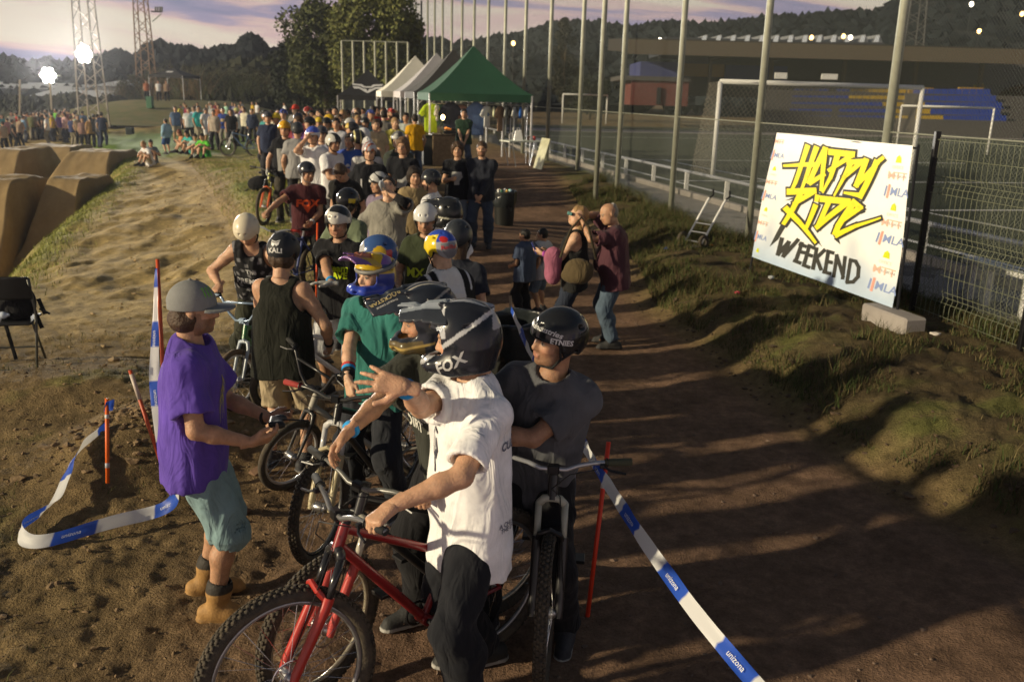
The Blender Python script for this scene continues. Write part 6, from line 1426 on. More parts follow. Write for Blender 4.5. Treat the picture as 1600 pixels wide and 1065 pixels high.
# right hand run along the path
z_ = [dep(797, 478, 7.55), dep(825, 545, 6.9), dep(880, 640, 5.75), dep(941, 744, 4.62), dep(1010, 850, 4.05), dep(1085, 955, 3.62), dep(1180, 1068, 3.25), dep(1300, 1200, 2.9)]
tape(z_, [(.1, .1, 1)]*2+[(.25, .1, 1)]*2+[(.6, .1, .7)]*2+[(.75, .2, .6)]*2, 'taut blue and white tape running along the path to the red stake', .062, .50, .05)
# loose loop on the soil at left
def gp(x, y, up=.02): p = at(x, y, 0); p[2] = float(ground_z(p[0], p[1])); p = at(x, y, p[2]+up); return p
lp = [gp(178, 660, .16), gp(165, 668, .14), gp(130, 690, .10), gp(108, 730, .06), gp(85, 790, .05), gp(60, 808, .06), gp(30, 812, .06), gp(28, 845, .04), gp(60, 850, .05), gp(110, 835, .05), gp(150, 822, .06), gp(200, 808, .06), gp(250, 800, .07), gp(278, 785, .12), gp(272, 755, .24), gp(262, 735, .34)]
tape(lp, [(0, .1, 1), (0, .1, 1), (.3, .3, 1), (.6, .3, .6), (.75, .3, .4), (.2, .7, .6), (-.1, .6, .8), (.3, .6, .8), (.1, .7, .7), (.1, .7, .8), (.1, .6, .9), (.05, .6, .9), (0, .6, 1), (-.4, .4, .9), (-.7, .3, .7), (-.8, .2, .5)], 'crumpled loop of blue and white tape lying round the spoil heap', .085, .62, .1, seed=3)
wp = [dep(244, 408, (s3[1]-CP)@_F-.02), dep(243, 500, (s3[1]-CP)@_F-.03), dep(240, 600, (s3[1]-CP)@_F-.04), dep(256, 690, (s3[1]-CP)@_F-.05), dep(270, 760, (s3[1]-CP)@_F-.1)]
tape(wp, [(.25, -.1, .05), (1, 0, .1), (1, 0, .1), (.9, .3, 0), (.8, .4, 0)], 'blue and white tape hanging down the tall stake behind the man in purple', (.015, .12), .40, .0, seed=5)
# tape end knotted on the short orange stake
t0 = s1[1]; tape([t0+[0, -.02, -.12], t0+[.02, -.03, -.05], t0+[.05, -.03, .0], t0+[.03, -.02, .03]], [(1, 0, .2), (1, 0, .1), (.9, 0, .2), (.6, 0, .5)], 'knotted tape end on top of the short orange stake', .06, .5, .0, mark=False)
# ------------------------------------------------------------------ folding chair with bag
def chair():
    b = at(72, 580, 0); c = np.array([b[0]-.34, b[1]+.10, float(ground_z(b[0]-.3, b[1]+.1))]); e = tag(empty('folding_chair', c, rad(14)), 'black folding chair seen from behind at the left edge', 'chair'); m = mat('chair_steel', (.10, .10, .085), .45, metal=.3); ms = mat('chair_black', (.012, .012, .013), .5, var=.2)
    for s in (-1, 1):
        MB().tube([(s*.235, -.20, .0), (s*.235, -.05, .42), (s*.225, .0, .55), (s*.22, -.10, .86)], .0125, 8).build('back_leg', m, e, True); MB().tube([(s*.205, .24, .0), (s*.205, -.06, .44)], .0125, 8).build('leg', m, e, True)
    MB().tube([(-.235, -.20, .01), (.235, -.20, .01)], .011, 8).build('floor_bar', m, e); MB().tube([(-.205, .16, .14), (.205, .16, .14)], .009, 8).build('stretcher', m, e)
    V = Vol((-.3, -.2, .5), (.3, .1, .95), .013); V.func(lambda x, y, z: np.maximum(np.abs(y+.095-.30*x*x+(z-.8)*.12)-.011, np.maximum(np.sqrt(np.maximum(np.abs(x)-.19, 0)**2+np.maximum(z-.84, 0)**2)-.05, np.maximum(np.abs(x)-.24, .66-z))), (-.3, -.2, .5), (.3, .1, .95)); v, q = V.mesh(); link('backrest', mkmesh('backrest', v, [q]), ms, e)
    V = Vol((-.3, -.2, .38), (.3, .35, .5), .013); V.box((0, .08, .435), (.21, .21, .014), rd=.012, k=0); V.ell((0, .08, .53), (.3, .3, .08), k=.01, op='s'); v, q = V.mesh(); link('seat', mkmesh('seat', v, [q]), ms, e)
    g = tag(empty('backpack', c+Rz(rad(14))@np.array([.02, .08, .45]), rad(14)), 'black backpack with dangling straps resting on the folding chair', 'backpack'); V = Vol((-.3, -.2, -.05), (.3, .3, .42), .014); V.ell((0, .04, .15), (.19, .13, .19), k=0); V.ell((.05, -.03, .12), (.14, .09, .12), k=.03); V.wrinkle(.01, 3, 25); v, q = V.mesh(); link('body', mkmesh('body', v, [q]), cloth((.012, .012, .014)), g)
    for a, l in ((.20, .30), (.26, .16)): MB().box((a, -.05, .10-l/2+.1), (.018, .006, l/2), R=Ry(-.28)).build('strap', cloth((.012, .012, .014)), g)
    MB().box((-.05, -.05, -.20), (.016, .006, .20), R=Ry(-.15)).build('strap', cloth((.012, .012, .014)), g); MB().tube([(.24, -.06, .10), (.33, -.07, .05)], .011, 6).build('strap_end', M_BLACK, g)
    bt = tag(empty('plastic_bottle', c+Rz(rad(14))@np.array([-.12, -.02, .50]), 0), 'clear plastic bottle tucked behind the chair back', 'bottle'); V = Vol((-.16, -.06, -.06), (.16, .06, .06), .008); V.cone((-.10, 0, 0), (.08, 0, .01), .034, .034, k=0); V.cone((.08, 0, .01), (.13, 0, .015), .02, .014, k=.02); v, q = V.mesh(); link('bottle', mkmesh('bottle', v, [q]), mat('clear_plastic', (.55, .62, .72), .15, var=.2), bt)
chair()
# ------------------------------------------------------------------ bins, hand truck, bits
def bag_bin(px, py, h, r, label, col=(.012, .013, .012)):
    p = at(px, py, 0); p[2] = float(ground_z(p[0], p[1])); e = tag(empty('rubbish_bin', p), label, 'bin'); V = Vol((-r*1.4, -r*1.4, -.02), (r*1.4, r*1.4, h*1.15), .016); V.cyl((0, 0, .02), (0, 0, h), r*.82, r, k=0); V.torus = None; V.cyl((0, 0, h*.55), (0, 0, h*1.05), r*.86, r*.9, k=.004, op='s'); V.wrinkle(.008, 5, 22, (1, 1, .25)); v, q = V.mesh(); link('body', mkmesh('body', v, [q]), mat('bin_plastic', col, .4, var=.2), e)
    MB().torus((0, 0, h), r*1.0, .02, (0, 0, 1), 28, 8).build('rim', mat('bag_rim', (.03, .035, .035), .35, var=.4), e, True)
    V = Vol((-r*1.4, -r*1.4, h*.6), (r*1.4, r*1.4, h*1.1), .016); V.cyl((0, 0, h*.70), (0, 0, h+.02), r*1.02, r*1.06, k=0); V.cone((0, 0, h*.6), (0, 0, h*1.2), r*.94, r*.94, k=0, op='s'); V.wrinkle(.016, 8, 30, (1, 1, .4)); v, q = V.mesh(); link('liner', mkmesh('liner', v, [q]), mat('bin_liner', (.02, .024, .026), .22, var=.3, bump=.5, bscale=20), e); return e, p, h
bag_bin(806, 640, .80, .29, 'black rubbish bin lined with a sack beside the wooden stake')
e, p, h_ = bag_bin(787, 362, .66, .22, 'black bin full of bottles beyond the two boys')
for k in range(7):
    a = k*.9; o = MB().tube([(0, 0, 0), (0, 0, .10), (0, 0, .12)], [.03, .03, .012], 8).build('plastic_bottle', paint([(.35, .5, .6), (.1, .35, .2), (.5, .5, .5), (.3, .16, .05), (.62, .62, .6), (.03, .12, .06), (.5, .3, .05)][k], .2), None, True); o.location = p+[.12*math.cos(a), .12*math.sin(a), h_*.93]; o.rotation_euler = (.4*math.cos(a), .4*math.sin(a), 0); tag(o, ['pale blue', 'green', 'grey', 'brown', 'white', 'dark green', 'amber'][k]+' empty drink bottle poking out of the far black bin', 'bottle', 'bottles in the far bin')
b = at(1080, 385, .33); e = tag(empty('hand_truck', b, rad(-50)), 'white and grey hand truck lying tilted on the bank by the fence', 'hand truck')
R_ = Rx(rad(-38))
for s in (-1, 1):
    MB().tube([(s*.17, 0, 0), tuple(R_@np.array([s*.17, 0, .5]))], .018, 8).build('rail', M_ALU, e); MB().tube([tuple(R_@np.array([s*.17, 0, .5])), tuple(R_@np.array([s*.17, 0, .95]))], .02, 8).build('rail_sleeve', M_WHITE, e); MB().tube([tuple(R_@np.array([s*.17, 0, .95])), tuple(R_@np.array([s*.17, .05, 1.05])), tuple(R_@np.array([s*.17, -.02, 1.12]))], .018, 8).build('handle', M_BLACK, e, True)
    MB().torus((s*.22, .03, .10), .09, .03, (1, 0, 0), 24, 8).build('wheel', M_RUBBER, e, True)
for z in (.1, .28, .45): MB().tube([tuple(R_@np.array([-.17, 0, z])), tuple(R_@np.array([.17, 0, z]))], .013, 6).build('cross_bar', M_ALU, e)
MB().box((0, -.10, .02), (.19, .12, .008)).build('toe_plate', M_ALU, e)
for x, y, z, s, c, l in ((1205, 433, .4, .05, (.6, .62, .62), 'crumpled white paper below the banner'), (1462, 522, .33, .05, (.55, .5, .45), 'pale stone beside the concrete block'), (1043, 388, .25, .05, (.05, .12, .45), 'blue wrapper in the grass by the hand truck'), (1112, 383, .33, .035, (.7, .12, .02), 'orange scrap right of the hand truck'), (1152, 457, .35, .04, (.55, .06, .10), 'red scrap on the bank below the fence'), (1462, 523, .3, .0, (0, 0, 0), ''), (178, 562, .0, .05, (.34, .25, .15), 'pale stone behind the leaning red stake'), (405, 735, .0, .06, (.17, .10, .06), 'flat brown stone beside the man in purple'), (380, 798, .0, .05, (.15, .09, .055), 'small brown stone at the shorts of the man in purple')):
    if s == 0: continue
    p = at(x, y, z); p[2] = float(ground_z(p[0], p[1])); p = at(x, y, p[2]+s*.3); r_ = np.random.default_rng(int(x)); v = IV*(1+.3*r_.uniform(-1, 1, (len(IV), 1)))*s*np.array([1.2, .9, .6]); o = link('stone' if 'stone' in l else 'litter', mkmesh('scrap', v, [IT], False), mat('scrap_%d_%d' % (x, y), c, .9)); o.location = p; tag(o, l, 'stone' if 'stone' in l else 'litter')
p = gp(403, 288, .12); V = Vol((-.3, -.25, -.2), (.3, .25, .3), .03); V.ell((0, 0, 0), (.24, .16, .17), k=0); V.ell((.05, .0, .1), (.14, .12, .1), k=.05); V.wrinkle(.012, 2, 20); v, q = V.mesh(); e = tag(empty('backpack', p), 'black backpack dropped on the grass bank', 'backpack'); link('body', mkmesh('body', v, [q]), cloth((.012, .012, .013)), e); MB().tube([(-.2, -.05, -.1), (-.3, -.05, -.17)], .02, 6).build('strap', cloth((.012, .012, .013)), e)
p = gp(203, 203, .3); p = dep(203, 204, 52); p[2] = float(ground_z(p[0], p[1])); e = tag(empty('speaker_box', p), 'dark green square box on the grass beside the far crowd', 'box'); MB().box((0, 0, .2), (.19, .19, .2), bev=.02).build('cabinet', mat('dark_green_box', (.02, .035, .028), .6), e); MB().torus((0, -.195, .2), .12, .012, (0, 1, 0), 20, 6).build('grille', M_BLACK, e)
p = dep(235, 168, 70); p[2] = 1.0; e = tag(empty('green_bin', p), 'green wheelie bin on the mound by the black tent', 'bin'); MB().box((0, 0, .42), (.22, .24, .42), bev=.03).build('body', mat('green_plastic', (.05, .16, .08), .5), e); MB().box((0, 0, .87), (.24, .27, .03), bev=.015).build('lid', mat('green_plastic', (.05, .16, .08), .5), e)
for s in (-1, 1): MB().torus((s*.2, .2, .08), .07, .02, (1, 0, 0), 16, 6).build('wheel', M_RUBBER, e, True)
# ------------------------------------------------------------------ the riders' bicycles
def ct(px, py): p = at(px, py, 0); p[2] = float(ground_z(p[0], p[1], False)); return at(px, py, p[2])
hubA = at(452, 1055, .42); cA = np.array([hubA[0], hubA[1], .055])
BA = bike(cA, 224, steer=-12, slack=.40, drop=.30, R=.365, tw=.030, knob=True, wb=1.08, frame=(.20, .012, .014), forkc=(.42, .03, .022), stan=(.02, .02, .022), barc=(.20, .20, .20), rimc=(.30, .30, .30), label='red hardtail bike with red fork and knobbly tyres nearest the camera')
hubB = at(500, 975, .37); cB = np.array([hubB[0], hubB[1], .015])
BB = bike(cB, 222, steer=14, drop=.26, R=.35, tw=.030, knob=True, wb=1.06, frame=(.02, .02, .022), forkc=(.50, .07, .06), stan=(.45, .43, .36), barc=(.12, .12, .11), rimc=(.45, .40, .3), label='bike with pale red fork arch and silver stanchions, second from the camera')
BC = bike(ct(503, 872), 250, steer=4, R=.33, tw=.028, knob=True, frame=(.015, .015, .016), forkc=(.42, .36, .22), stan=(.5, .5, .5), barc=(.03, .03, .03), gripc=(.25, .02, .015), drop=.25, rimc=(.1, .1, .1), label='black bike with dull red grips and pale gold fork below the teal shirt')
m_tan = mat('tan_tyre', (.16, .11, .06), .8, col2=(.05, .04, .03), scale=6, bump=.3)
BD = bike(ct(456, 765), 196, steer=36, R=.262, tw=.024, fork='rigid', bars='bmx', wb=.95, frame=(.34, .32, .27), forkc=(.03, .03, .03), barc=(.015, .015, .016), rimc=(.55, .56, .58), label='cream framed small wheel bike with black bars and chrome rim')
BE = bike(ct(374, 640), 258, steer=-12, R=.262, tw=.025, fork='rigid', bars='bmx', wb=.95, frame=(.04, .16, .06), forkc=(.30, .36, .42), barc=(.30, .40, .52), rimc=(.5, .5, .5), tyrec=m_tan, label='green small wheel bike with pale blue high bars held by the cream helmet rider')
BF = bike(ct(848, 1062), 264, steer=0, drop=.25, R=.36, tw=.030, knob=True, wb=1.08, frame=(.02, .02, .022), forkc=(.02, .02, .022), stan=(.40, .40, .33), barc=(.46, .47, .50), gripc=(.05, .055, .03), rimc=(.45, .44, .42), label='black bike with silver riser bar facing the camera beside the red stake')
# ------------------------------------------------------------------ helper: hands on grips
def on_grip(b, side, dx=0.):
    g = b[side]; d = nrm(b['fwd']*.8+np.array([0, 0, -.35])); return ('w', g-d*.085+np.array([0, 0, .028])), ('w', d), ('w', np.array([0, 0, -1.])-b['fwd']*.2)
def W(p): return ('w', np.asarray(p, float))
def bands(fnlist):
    def f(v, c):
        for cond, col in fnlist: m = cond(v[:, 0], v[:, 1], v[:, 2]); c[m] = col
        return c
    return f
SILV = (.42, .43, .45); GOLD = (.36, .26, .08)
h_fox = bands([(lambda x, y, z: np.abs(z-(.02-.55*(y-.02)))<.010, SILV), (lambda x, y, z: (y > .04) & (y < .060+.15*(z-.03)) & (z > .03) & (np.abs(x) > .06), SILV), (lambda x, y, z: (y < -.145) & (z > .04), (.30, .30, .31)), (lambda x, y, z: (np.abs(np.abs(x)-.03) < .012) & (z > .12), (.30, .31, .34))])
h_rock = bands([(lambda x, y, z: (z < -.05) & (y > .05), (.10, .075, .03)), (lambda x, y, z: (np.abs(z+.075) < .006) & (y > .0), GOLD), (lambda x, y, z: (np.abs(np.abs(x)-.02) < .004) & (z > .1), (.35, .33, .28)), (lambda x, y, z: (np.abs(z-.10+.2*y) < .005), (.30, .29, .26))])
h_teal = bands([(lambda x, y, z: z > .045, (.55, .38, .02)), (lambda x, y, z: (z > .07) & (np.sin(30*y+22*z) > .2), (.05, .06, .17)), (lambda x, y, z: (z > .105) & (np.sin(26*y-40*np.abs(x)) > .1), (.18, .09, .30)), (lambda x, y, z: z < -.04, (.03, .06, .40)), (lambda x, y, z: (np.abs(z-.045) < .02) & (y > .05), (.04, .04, .04)), (lambda x, y, z: (y < -.09) & (z > -.02), (.55, .36, .03))])
h_rb = bands([(lambda x, y, z: z > .075, (.03, .07, .40)), (lambda x, y, z: z <= .075, (.34, .34, .36)), (lambda x, y, z: (x < -.055) & (y > -.08) & (z > -.05) & (z < .13), (.66, .50, .02)), (lambda x, y, z: ((x+.045)**2/.0011+(y+.085)**2/.0042+(z-.085)**2/.0010 < 1), (.50, .03, .03)), (lambda x, y, z: (y < -.115) & (z < .06), (.20, .20, .22))])
h_rb2 = bands([(lambda x, y, z: z > .03, (.04, .09, .24)), (lambda x, y, z: (x**2*0+(y+.01)**2+(z-.055)**2 < .0022) & (x > 0), (.62, .40, .02)), (lambda x, y, z: (y < -.03) & (y > -.10) & (z < .07), (.45, .05, .05)), (lambda x, y, z: (y > .09), (.35, .36, .38)), (lambda x, y, z: (x < -.06) & ((y+.01)**2+(z-.055)**2 < .0022), (.62, .40, .02))])
def patch(c1, s=0, f=26, th=.25):
    w1 = np.random.default_rng(s).normal(size=(3, 3))
    return lambda v, c: np.where((np.sin(v@w1[0]*f+1)+np.sin(v@w1[1]*f+s)*.8 > th)[:, None], np.asarray(c1), c)
# claw mark, flame lettering
CLAW = poly2d(*[[(a-.10, .48), (a+.09, .52), (a+.05, .2), (a+.10, -.2), (a+.03, -.5), (a-.05, -.15), (a-.02, .15)] for a in (-.33, 0, .33)])
TREE = join2d(stroke2d([(0, .5), (-.05, .1), (.06, -.2), (.0, -.5)], .05, .02), *[stroke2d([(0, .45-.1*i), ((-1)**i*.16, .28-.1*i), ((-1)**i*.2, .05-.12*i)], .06, .02) for i in range(6)])
def sc2(shape, s, sy=None, off=(0, 0)): return shape[0]*np.array([s, sy or s])+np.array(off), shape[1]

# ------------------------------------------------------------------ foreground figures
p1 = person(('px', 300, 438), rad(-80), 1.815, 0, lean=2, head=(0, -2, 0), rh=(.20, .30, 1.005), lh=(-.10, .36, 1.02), re=(.5, -.9, -.5), rhp='relax', lhp='relax', rpalm=(-.7, .0, .6), lpalm=(.6, 0, .6), rfinger=(-.35, .9, .1), lfinger=(.45, .85, .05), lf=(-.15, -.03, .085), rf=(.12, .07, .085),
    top=('tee', (.105, .060, .36), dict(loose=.034, hem=-.16, sleeve=.72, wr=.010)), bottom=('shorts', (.19, .29, .31), dict(loose=.026, len=1.02)), cap=(.20, .205, .20), beard=.55, boot=True, shoe=(.36, .20, .065), skin=1, hairc='brown', seed=3,
    decals=[(sc2(TREE, .17, .22), (-.06, .27), 'front', (.42, .38, .10))], helmdecals=[(sc2(CLAW, .055), (-.02, .09, .10), (-.1, .85, .45), (0, 0, 1), (.16, .42, .06)), (sc2(CLAW, .055), (.045, .075, .10), (.62, .7, .4), (0, 0, 1), (.16, .42, .06))])
tag(p1['root'], 'man in purple tee, teal shorts and grey flat-brim cap holding a controller', 'person')
r = p1['root']; wd = p1['world']; pos = wd(sum(p1['hands'][k][0]+p1['hands'][k][1]*.085 for k in (-1, 1))/2+np.array([0, 0, .035]))
V = Vol((-.08, -.07, -.04), (.08, .07, .04), .007); V.box((0, 0, 0), (.055, .035, .016), rd=.012, k=0); V.ell((-.05, .02, 0), (.022, .03, .018), k=.012); V.ell((.05, .02, 0), (.022, .03, .018), k=.012); v_, q_ = V.mesh(); e = tag(empty('controller', pos, rad(-80)), 'black handheld controller in the hands of the man in purple', 'controller'); link('body', mkmesh('body', v_, [q_]), M_BLACK, e); MB().tube([(0, .03, .01), (0, .16, .0)], .004, 6).build('antenna', M_BLACK, e)
# watch and lanyard
wr = p1['hands'][-1][0]; d_ = p1['hands'][-1][1]; MB().torus(wr-d_*.03, .033, .009, d_, 20, 8).build('watch', M_BLACK, r, True)
nbk = p1['p0']+p1['T'][:, 2]*.50; V = MB().torus(nbk+p1['T'][:, 1]*.012+np.array([0, 0, .035]), .078, .006, (0, .35, 1), 28, 6); V.build('lanyard', cloth((.03, .16, .42)), r, True)

def band(info, s, col, off=.035, w=.012, r_=.030, name='wristband'):
    wr, d, n, hp = info['hands'][s]; e_ = info['arms'][s][0]; a = nrm(wr-e_); MB().tube([wr-a*(off+w), wr-a*(off-w)], (r_+.007)*info['sc'], 14).build(name, cloth(col), info['root'], True)
BLUEB = (.03, .28, .62)
g, fd, pm_ = on_grip(BA, 'L'); p2 = person(('px', 714, 464), rad(124), 1.93, 0, lean=-1, side=1, twist=-6, head=(-38, 10, 2), lh=g, lhp='grip', lfinger=fd, lpalm=pm_, le=(-.75, -.55, -.1), rh=W(dep(632, 604, 3.34)), re=(.4, .1, -1.2), rhp='open', rfinger=W((-.95, -.05, .22)), rpalm=W((-.1, .8, -.55)), hip=(0, .0, -.03), lf=(-.24, .10, .085), rf=(.16, -.20, .085), knee=((-.25, 1, 0), (.1, 1, 0)),
    top=('tee', (.74, .74, .75), dict(loose=.022, hem=-.25, sleeve=.82, wr=.010)), bottom=('long', (.012, .013, .017), dict(loose=.016, wr=.010)), shoe=(.02, .02, .02), skin=0, hair='nape', hairc='lightbrown', helmet='full', helmcol=(.014, .016, .022), helmfn=h_fox, visorcol=lambda v: np.where((np.abs(v[:, 0]) > .05)[:, None], [[.035, .04, .05]], [[.24, .27, .31]]), seed=11, strap=False, helmrough=.22,
    decals=[(join2d(stroke2d([(.03, .08), (.0, .10), (-.03, .06), (-.03, .0), (.0, -.03), (.02, 0)], .012), stroke2d([(.0, .05), (.0, -.10)], .010), stroke2d([(.02, .05), (.03, .0), (.01, -.04)], .010)), (-.03, .25), 'front', (.05, .05, .07)), (sc2(text2d('CULT', 1., .02), .055), (-.02, .30), (-.82, -.57), (.10, .11, .16)), (sc2(text2d('A CHILD OF\nTHE DEVIL', 1., .01), .03), (-.04, -.02), (-.82, -.57), (.10, .11, .16))],
    helmdecals=[(sc2(text2d('FOX', 1., .03, .2), .070, .062), (-.1, .035, -.072), (-1, .25, -.15), (0, .35, 1), (.40, .40, .40)), (sc2(text2d('FOX', 1., .03, .2), .070, .062), (.1, .035, -.072), (1, .25, -.15), (0, .35, 1), (.40, .40, .40)), (sc2(poly2d(*FOXH), .022), (-.11, .06, .075), (-.95, .3, .25), (0, .3, 1), (.5, .55, .62))])
band(p2, 1, BLUEB, .03, .011, .031); tag(p2['root'], 'rider in white tee and black and silver full-face helmet pointing with his arm', 'person', 'riders waiting in line')

gR, fdR, pmR = on_grip(BB, 'R'); gL, fdL, pmL = on_grip(BB, 'L'); p3 = person(('px', 650, 442), rad(128), 1.90, 0, lean=12, twist=0, head=(-22, 4, 0), rh=W(dep(528, 690, 3.86)), rhp='relax', rfinger=W((-.55, -.45, -.65)), rpalm=W((.1, -.5, -.8)), re=(.8, -.2, -.6), lh=W(dep(684, 762, 3.72)), lhp='fist', lfinger=W((-.75, -.5, -.3)), lpalm=W((0, .3, -1)), le=(-.8, -.5, -.3), lf=(-.17, .05, .085), rf=(.17, .1, .085),
    top=('tee', (.035, .037, .030), dict(loose=.030, hem=-.22, sleeve=.74, wr=.012)), bottom=('long', (.014, .014, .014), dict(loose=.022)), shoe=(.03, .03, .03), skin=1, hair='none', helmet='full', helmcol=(.020, .024, .034), helmfn=h_rock, visorcol=(.030, .036, .05), seed=21, strap=False, helmrough=.30,
    decals=[(sc2(text2d('DIRT AIR', 1., .03, .1), .075), (-.01, .20), 'front', (.55, .55, .50)), (sc2(text2d('BARCELONA', 1., .02), .028), (-.03, .245), 'front', (.5, .5, .45))],
    helmdecals=[(sc2(join2d(*[stroke2d([(.5*math.sin(a), .5*math.cos(a)), (.5*math.sin(a+2.513), .5*math.cos(a+2.513))], .035) for a in np.arange(5)*1.2566]), .10), (-.1, -.02, .07), (-.9, .1, .45), (0, 0, 1), (.34, .33, .30))],
    visordecals=[(sc2(text2d('ROCKSTAR', 1., .02), .030), (-.03, .155, .15), (-.45, .2, .85), (-.9, .0, .25), (.42, .34, .16)), (sc2(text2d('ENERGY DRINK', 1., .02), .015), (-.06, .155, .14), (-.45, .2, .85), (-.9, .0, .25), (.45, .44, .42))])
band(p3, 1, BLUEB, .03, .011, .031); tag(p3['root'], 'rider in black DIRT AIR tee and black and gold full-face helmet', 'person', 'riders waiting in line')

p4 = person(('px', 585, 392), rad(150), 1.75, 0, lean=2, head=(-10, -6, 0), rh=W(dep(540, 628, 5.22)), rhp='relax', rfinger=W((.25, -.45, -.85)), rpalm=W((.5, .3, -.3)), re=(.9, -.4, 0), lh=(-.25, .25, .95), lf=(-.16, 0, .085), rf=(.16, .05, .085),
    top=('tee', (.030, .150, .130), dict(loose=.030, hem=-.16, sleeve=.66, neck=.02, wr=.011)), bottom=('long', (.022, .024, .03), dict(loose=.018)), skin=2, hair='none', helmet='full', helmcol=(.03, .05, .28), helmfn=h_teal, visorcol=lambda v: np.where((np.sin(28*v[:, 1]+30*np.abs(v[:, 0])) > .15)[:, None], [[.20, .10, .30]], np.where((np.abs(v[:, 0]) > .06)[:, None], [[.52, .34, .04]], [[.45, .17, .10]])), seed=31, helmrough=.3, goggles=(.16, .16, .15),
    helmdecals=[(sc2(poly2d(*FOXH), .035), (.1, -.04, .075), (.9, .1, .4), (0, 0, 1), (.04, .05, .16)), (sc2(poly2d(*FOXH), .035), (-.1, -.04, .075), (-.9, .1, .4), (0, 0, 1), (.04, .05, .16))])
band(p4, 1, (.012, .012, .012), .05, .028, .034); band(p4, 1, BLUEB, .09, .009, .036); band(p4, 1, (.5, .06, .05), .112, .006, .037); tag(p4['root'], 'rider in teal tee with yellow and purple visored helmet', 'person', 'riders waiting in line')

p5 = person(('px', 446, 362), rad(-12), 1.755, 0, lean=3, head=(4, 12, 0), rh=(.26, .22, .93), re=(.8, -.6, -.2), lh=(-.16, .32, .95), top=('tank', (.013, .014, .010), dict(loose=.026, hem=-.20, wr=.009)), bottom=('shorts', (.36, .29, .185), dict(loose=.028, len=1.12)), skin=0, hair='nape', hairc='brown', helmet='skate', helmcol=(.020, .022, .026), helmrough=.5, seed=41, strap=False,
    helmdecals=[(sc2(text2d('KALI', 1., .03), .052, .045), (-.01, -.13, .015), (0, -1, .05), (0, 0, 1), (.62, .62, .60)), (sc2(join2d(poly2d([(-.5, .3), (-.2, .1), (.2, .1), (.5, .3), (.45, -.1), (.2, -.3), (0, -.1), (-.2, -.3), (-.45, -.1)]), stroke2d([(-.5, .42), (-.15, .25), (.15, .25), (.5, .42)], .1)), .062), (-.01, -.13, .062), (0, -1, .15), (0, 0, 1), (.62, .62, .60))])
tag(p5['root'], 'rider in black tank top seen from behind in a black KALI helmet', 'person', 'riders waiting in line')
band(p5, 1, (.03, .03, .03), .02, .01, .031)
gR, fdR, pmR = on_grip(BE, 'R'); gL, fdL, pmL = on_grip(BE, 'L')
def piping(L_, c):
    out = np.tile(c, (len(L_), 1)); n_ = np.sin(L_@np.array([61., 40, 53]))+np.sin(L_@np.array([-47., 66, 71])); out[n_ > 1.1] = (.16, .16, .17); return out
p6 = person(('px', 379, 341), rad(180), 1.74, 0, lean=20, head=(0, 22, 0), rh=gR, rhp='grip', rfinger=fdR, rpalm=pmR, lh=gL, lhp='grip', lfinger=fdL, lpalm=pmL, re=(.8, -.5, -.2), le=(-.8, -.5, -.2), lf=(-.2, -.05, .085), rf=(.2, -.05, .085), top=('tank', (.018, .018, .020), dict(loose=.020, hem=-.16, fn=piping)), bottom=('long', (.035, .037, .025), dict(loose=.02)), skin=0, hair='none', hairc='lightbrown', beard=.3, helmet='skate', helmcol=(.62, .56, .42), helmrough=.35, seed=51,
    decals=[(sc2(text2d('PREMIUM', 1., .02), .07), (0, .20), 'front', (.50, .50, .50)), (sc2(text2d('The', 1., .02), .06), (0, .30), 'front', (.55, .55, .55)), (sc2(text2d('quality', 1., .02), .045), (0, .12), 'front', (.50, .50, .50))])
tag(p6['root'], 'rider with cream helmet and black printed tank top looking down', 'person', 'riders waiting in line')
p7 = person(('px', 526, 321), rad(166), 1.765, 0, lean=2, head=(4, 6, 0), rh=W(dep(522, 460, 7.2)), rhp='open', rfinger=W((-1, -.1, .05)), rpalm=W((.1, -.1, -1)), re=(.7, -.5, -.5), lh=(-.22, .2, .95), lf=(-.18, 0, .085), rf=(.18, 0, .085), top=('tee', (.014, .014, .013), dict(loose=.030, hem=-.14)), bottom=('shorts', (.42, .42, .43), dict(loose=.03, len=1.05)), gloves=(.38, .38, .36), skin=1, hair='none', hairc='dark', helmet='skate', helmcol=(.55, .53, .48), helmfn=patch((.02, .02, .022), 4), helmrough=.2, seed=61,
    decals=[(sc2(text2d('Cream', 1., .035, .1), .085), (.0, .31), 'front', (.52, .66, .02)), (sc2(text2d('WAVE', 1., .05, .1), .075), (.0, .245), 'front', (.52, .66, .02))])
band(p7, 1, BLUEB, .05, .012, .032); tag(p7['root'], 'rider in black tee with lime print, white and black helmet and grey gloves', 'person', 'riders waiting in line')
BG = bike(p7['base']+np.array([-.50, -.42, 0]), 205, steer=25, R=.262, fork='rigid', bars='bmx', wb=.95, frame=(.62, .62, .60), forkc=(.62, .62, .6), barc=(.5, .5, .5), gripc=(.55, .45, .02), label='white small wheel bike with yellow grips in front of the lime print tee', detail=0)
p = place(480, 253, 1.745); 
BH2 = bike(gz_(p+np.array([-.42, -.75, 0])), 246, steer=10, R=.33, knob=False, frame=(.03, .05, .18), forkc=(.05, .05, .06), barc=(.16, .17, .20), gripc=(.4, .03, .02), label='dark blue bike leaned against the rider in the maroon tee', detail=0)
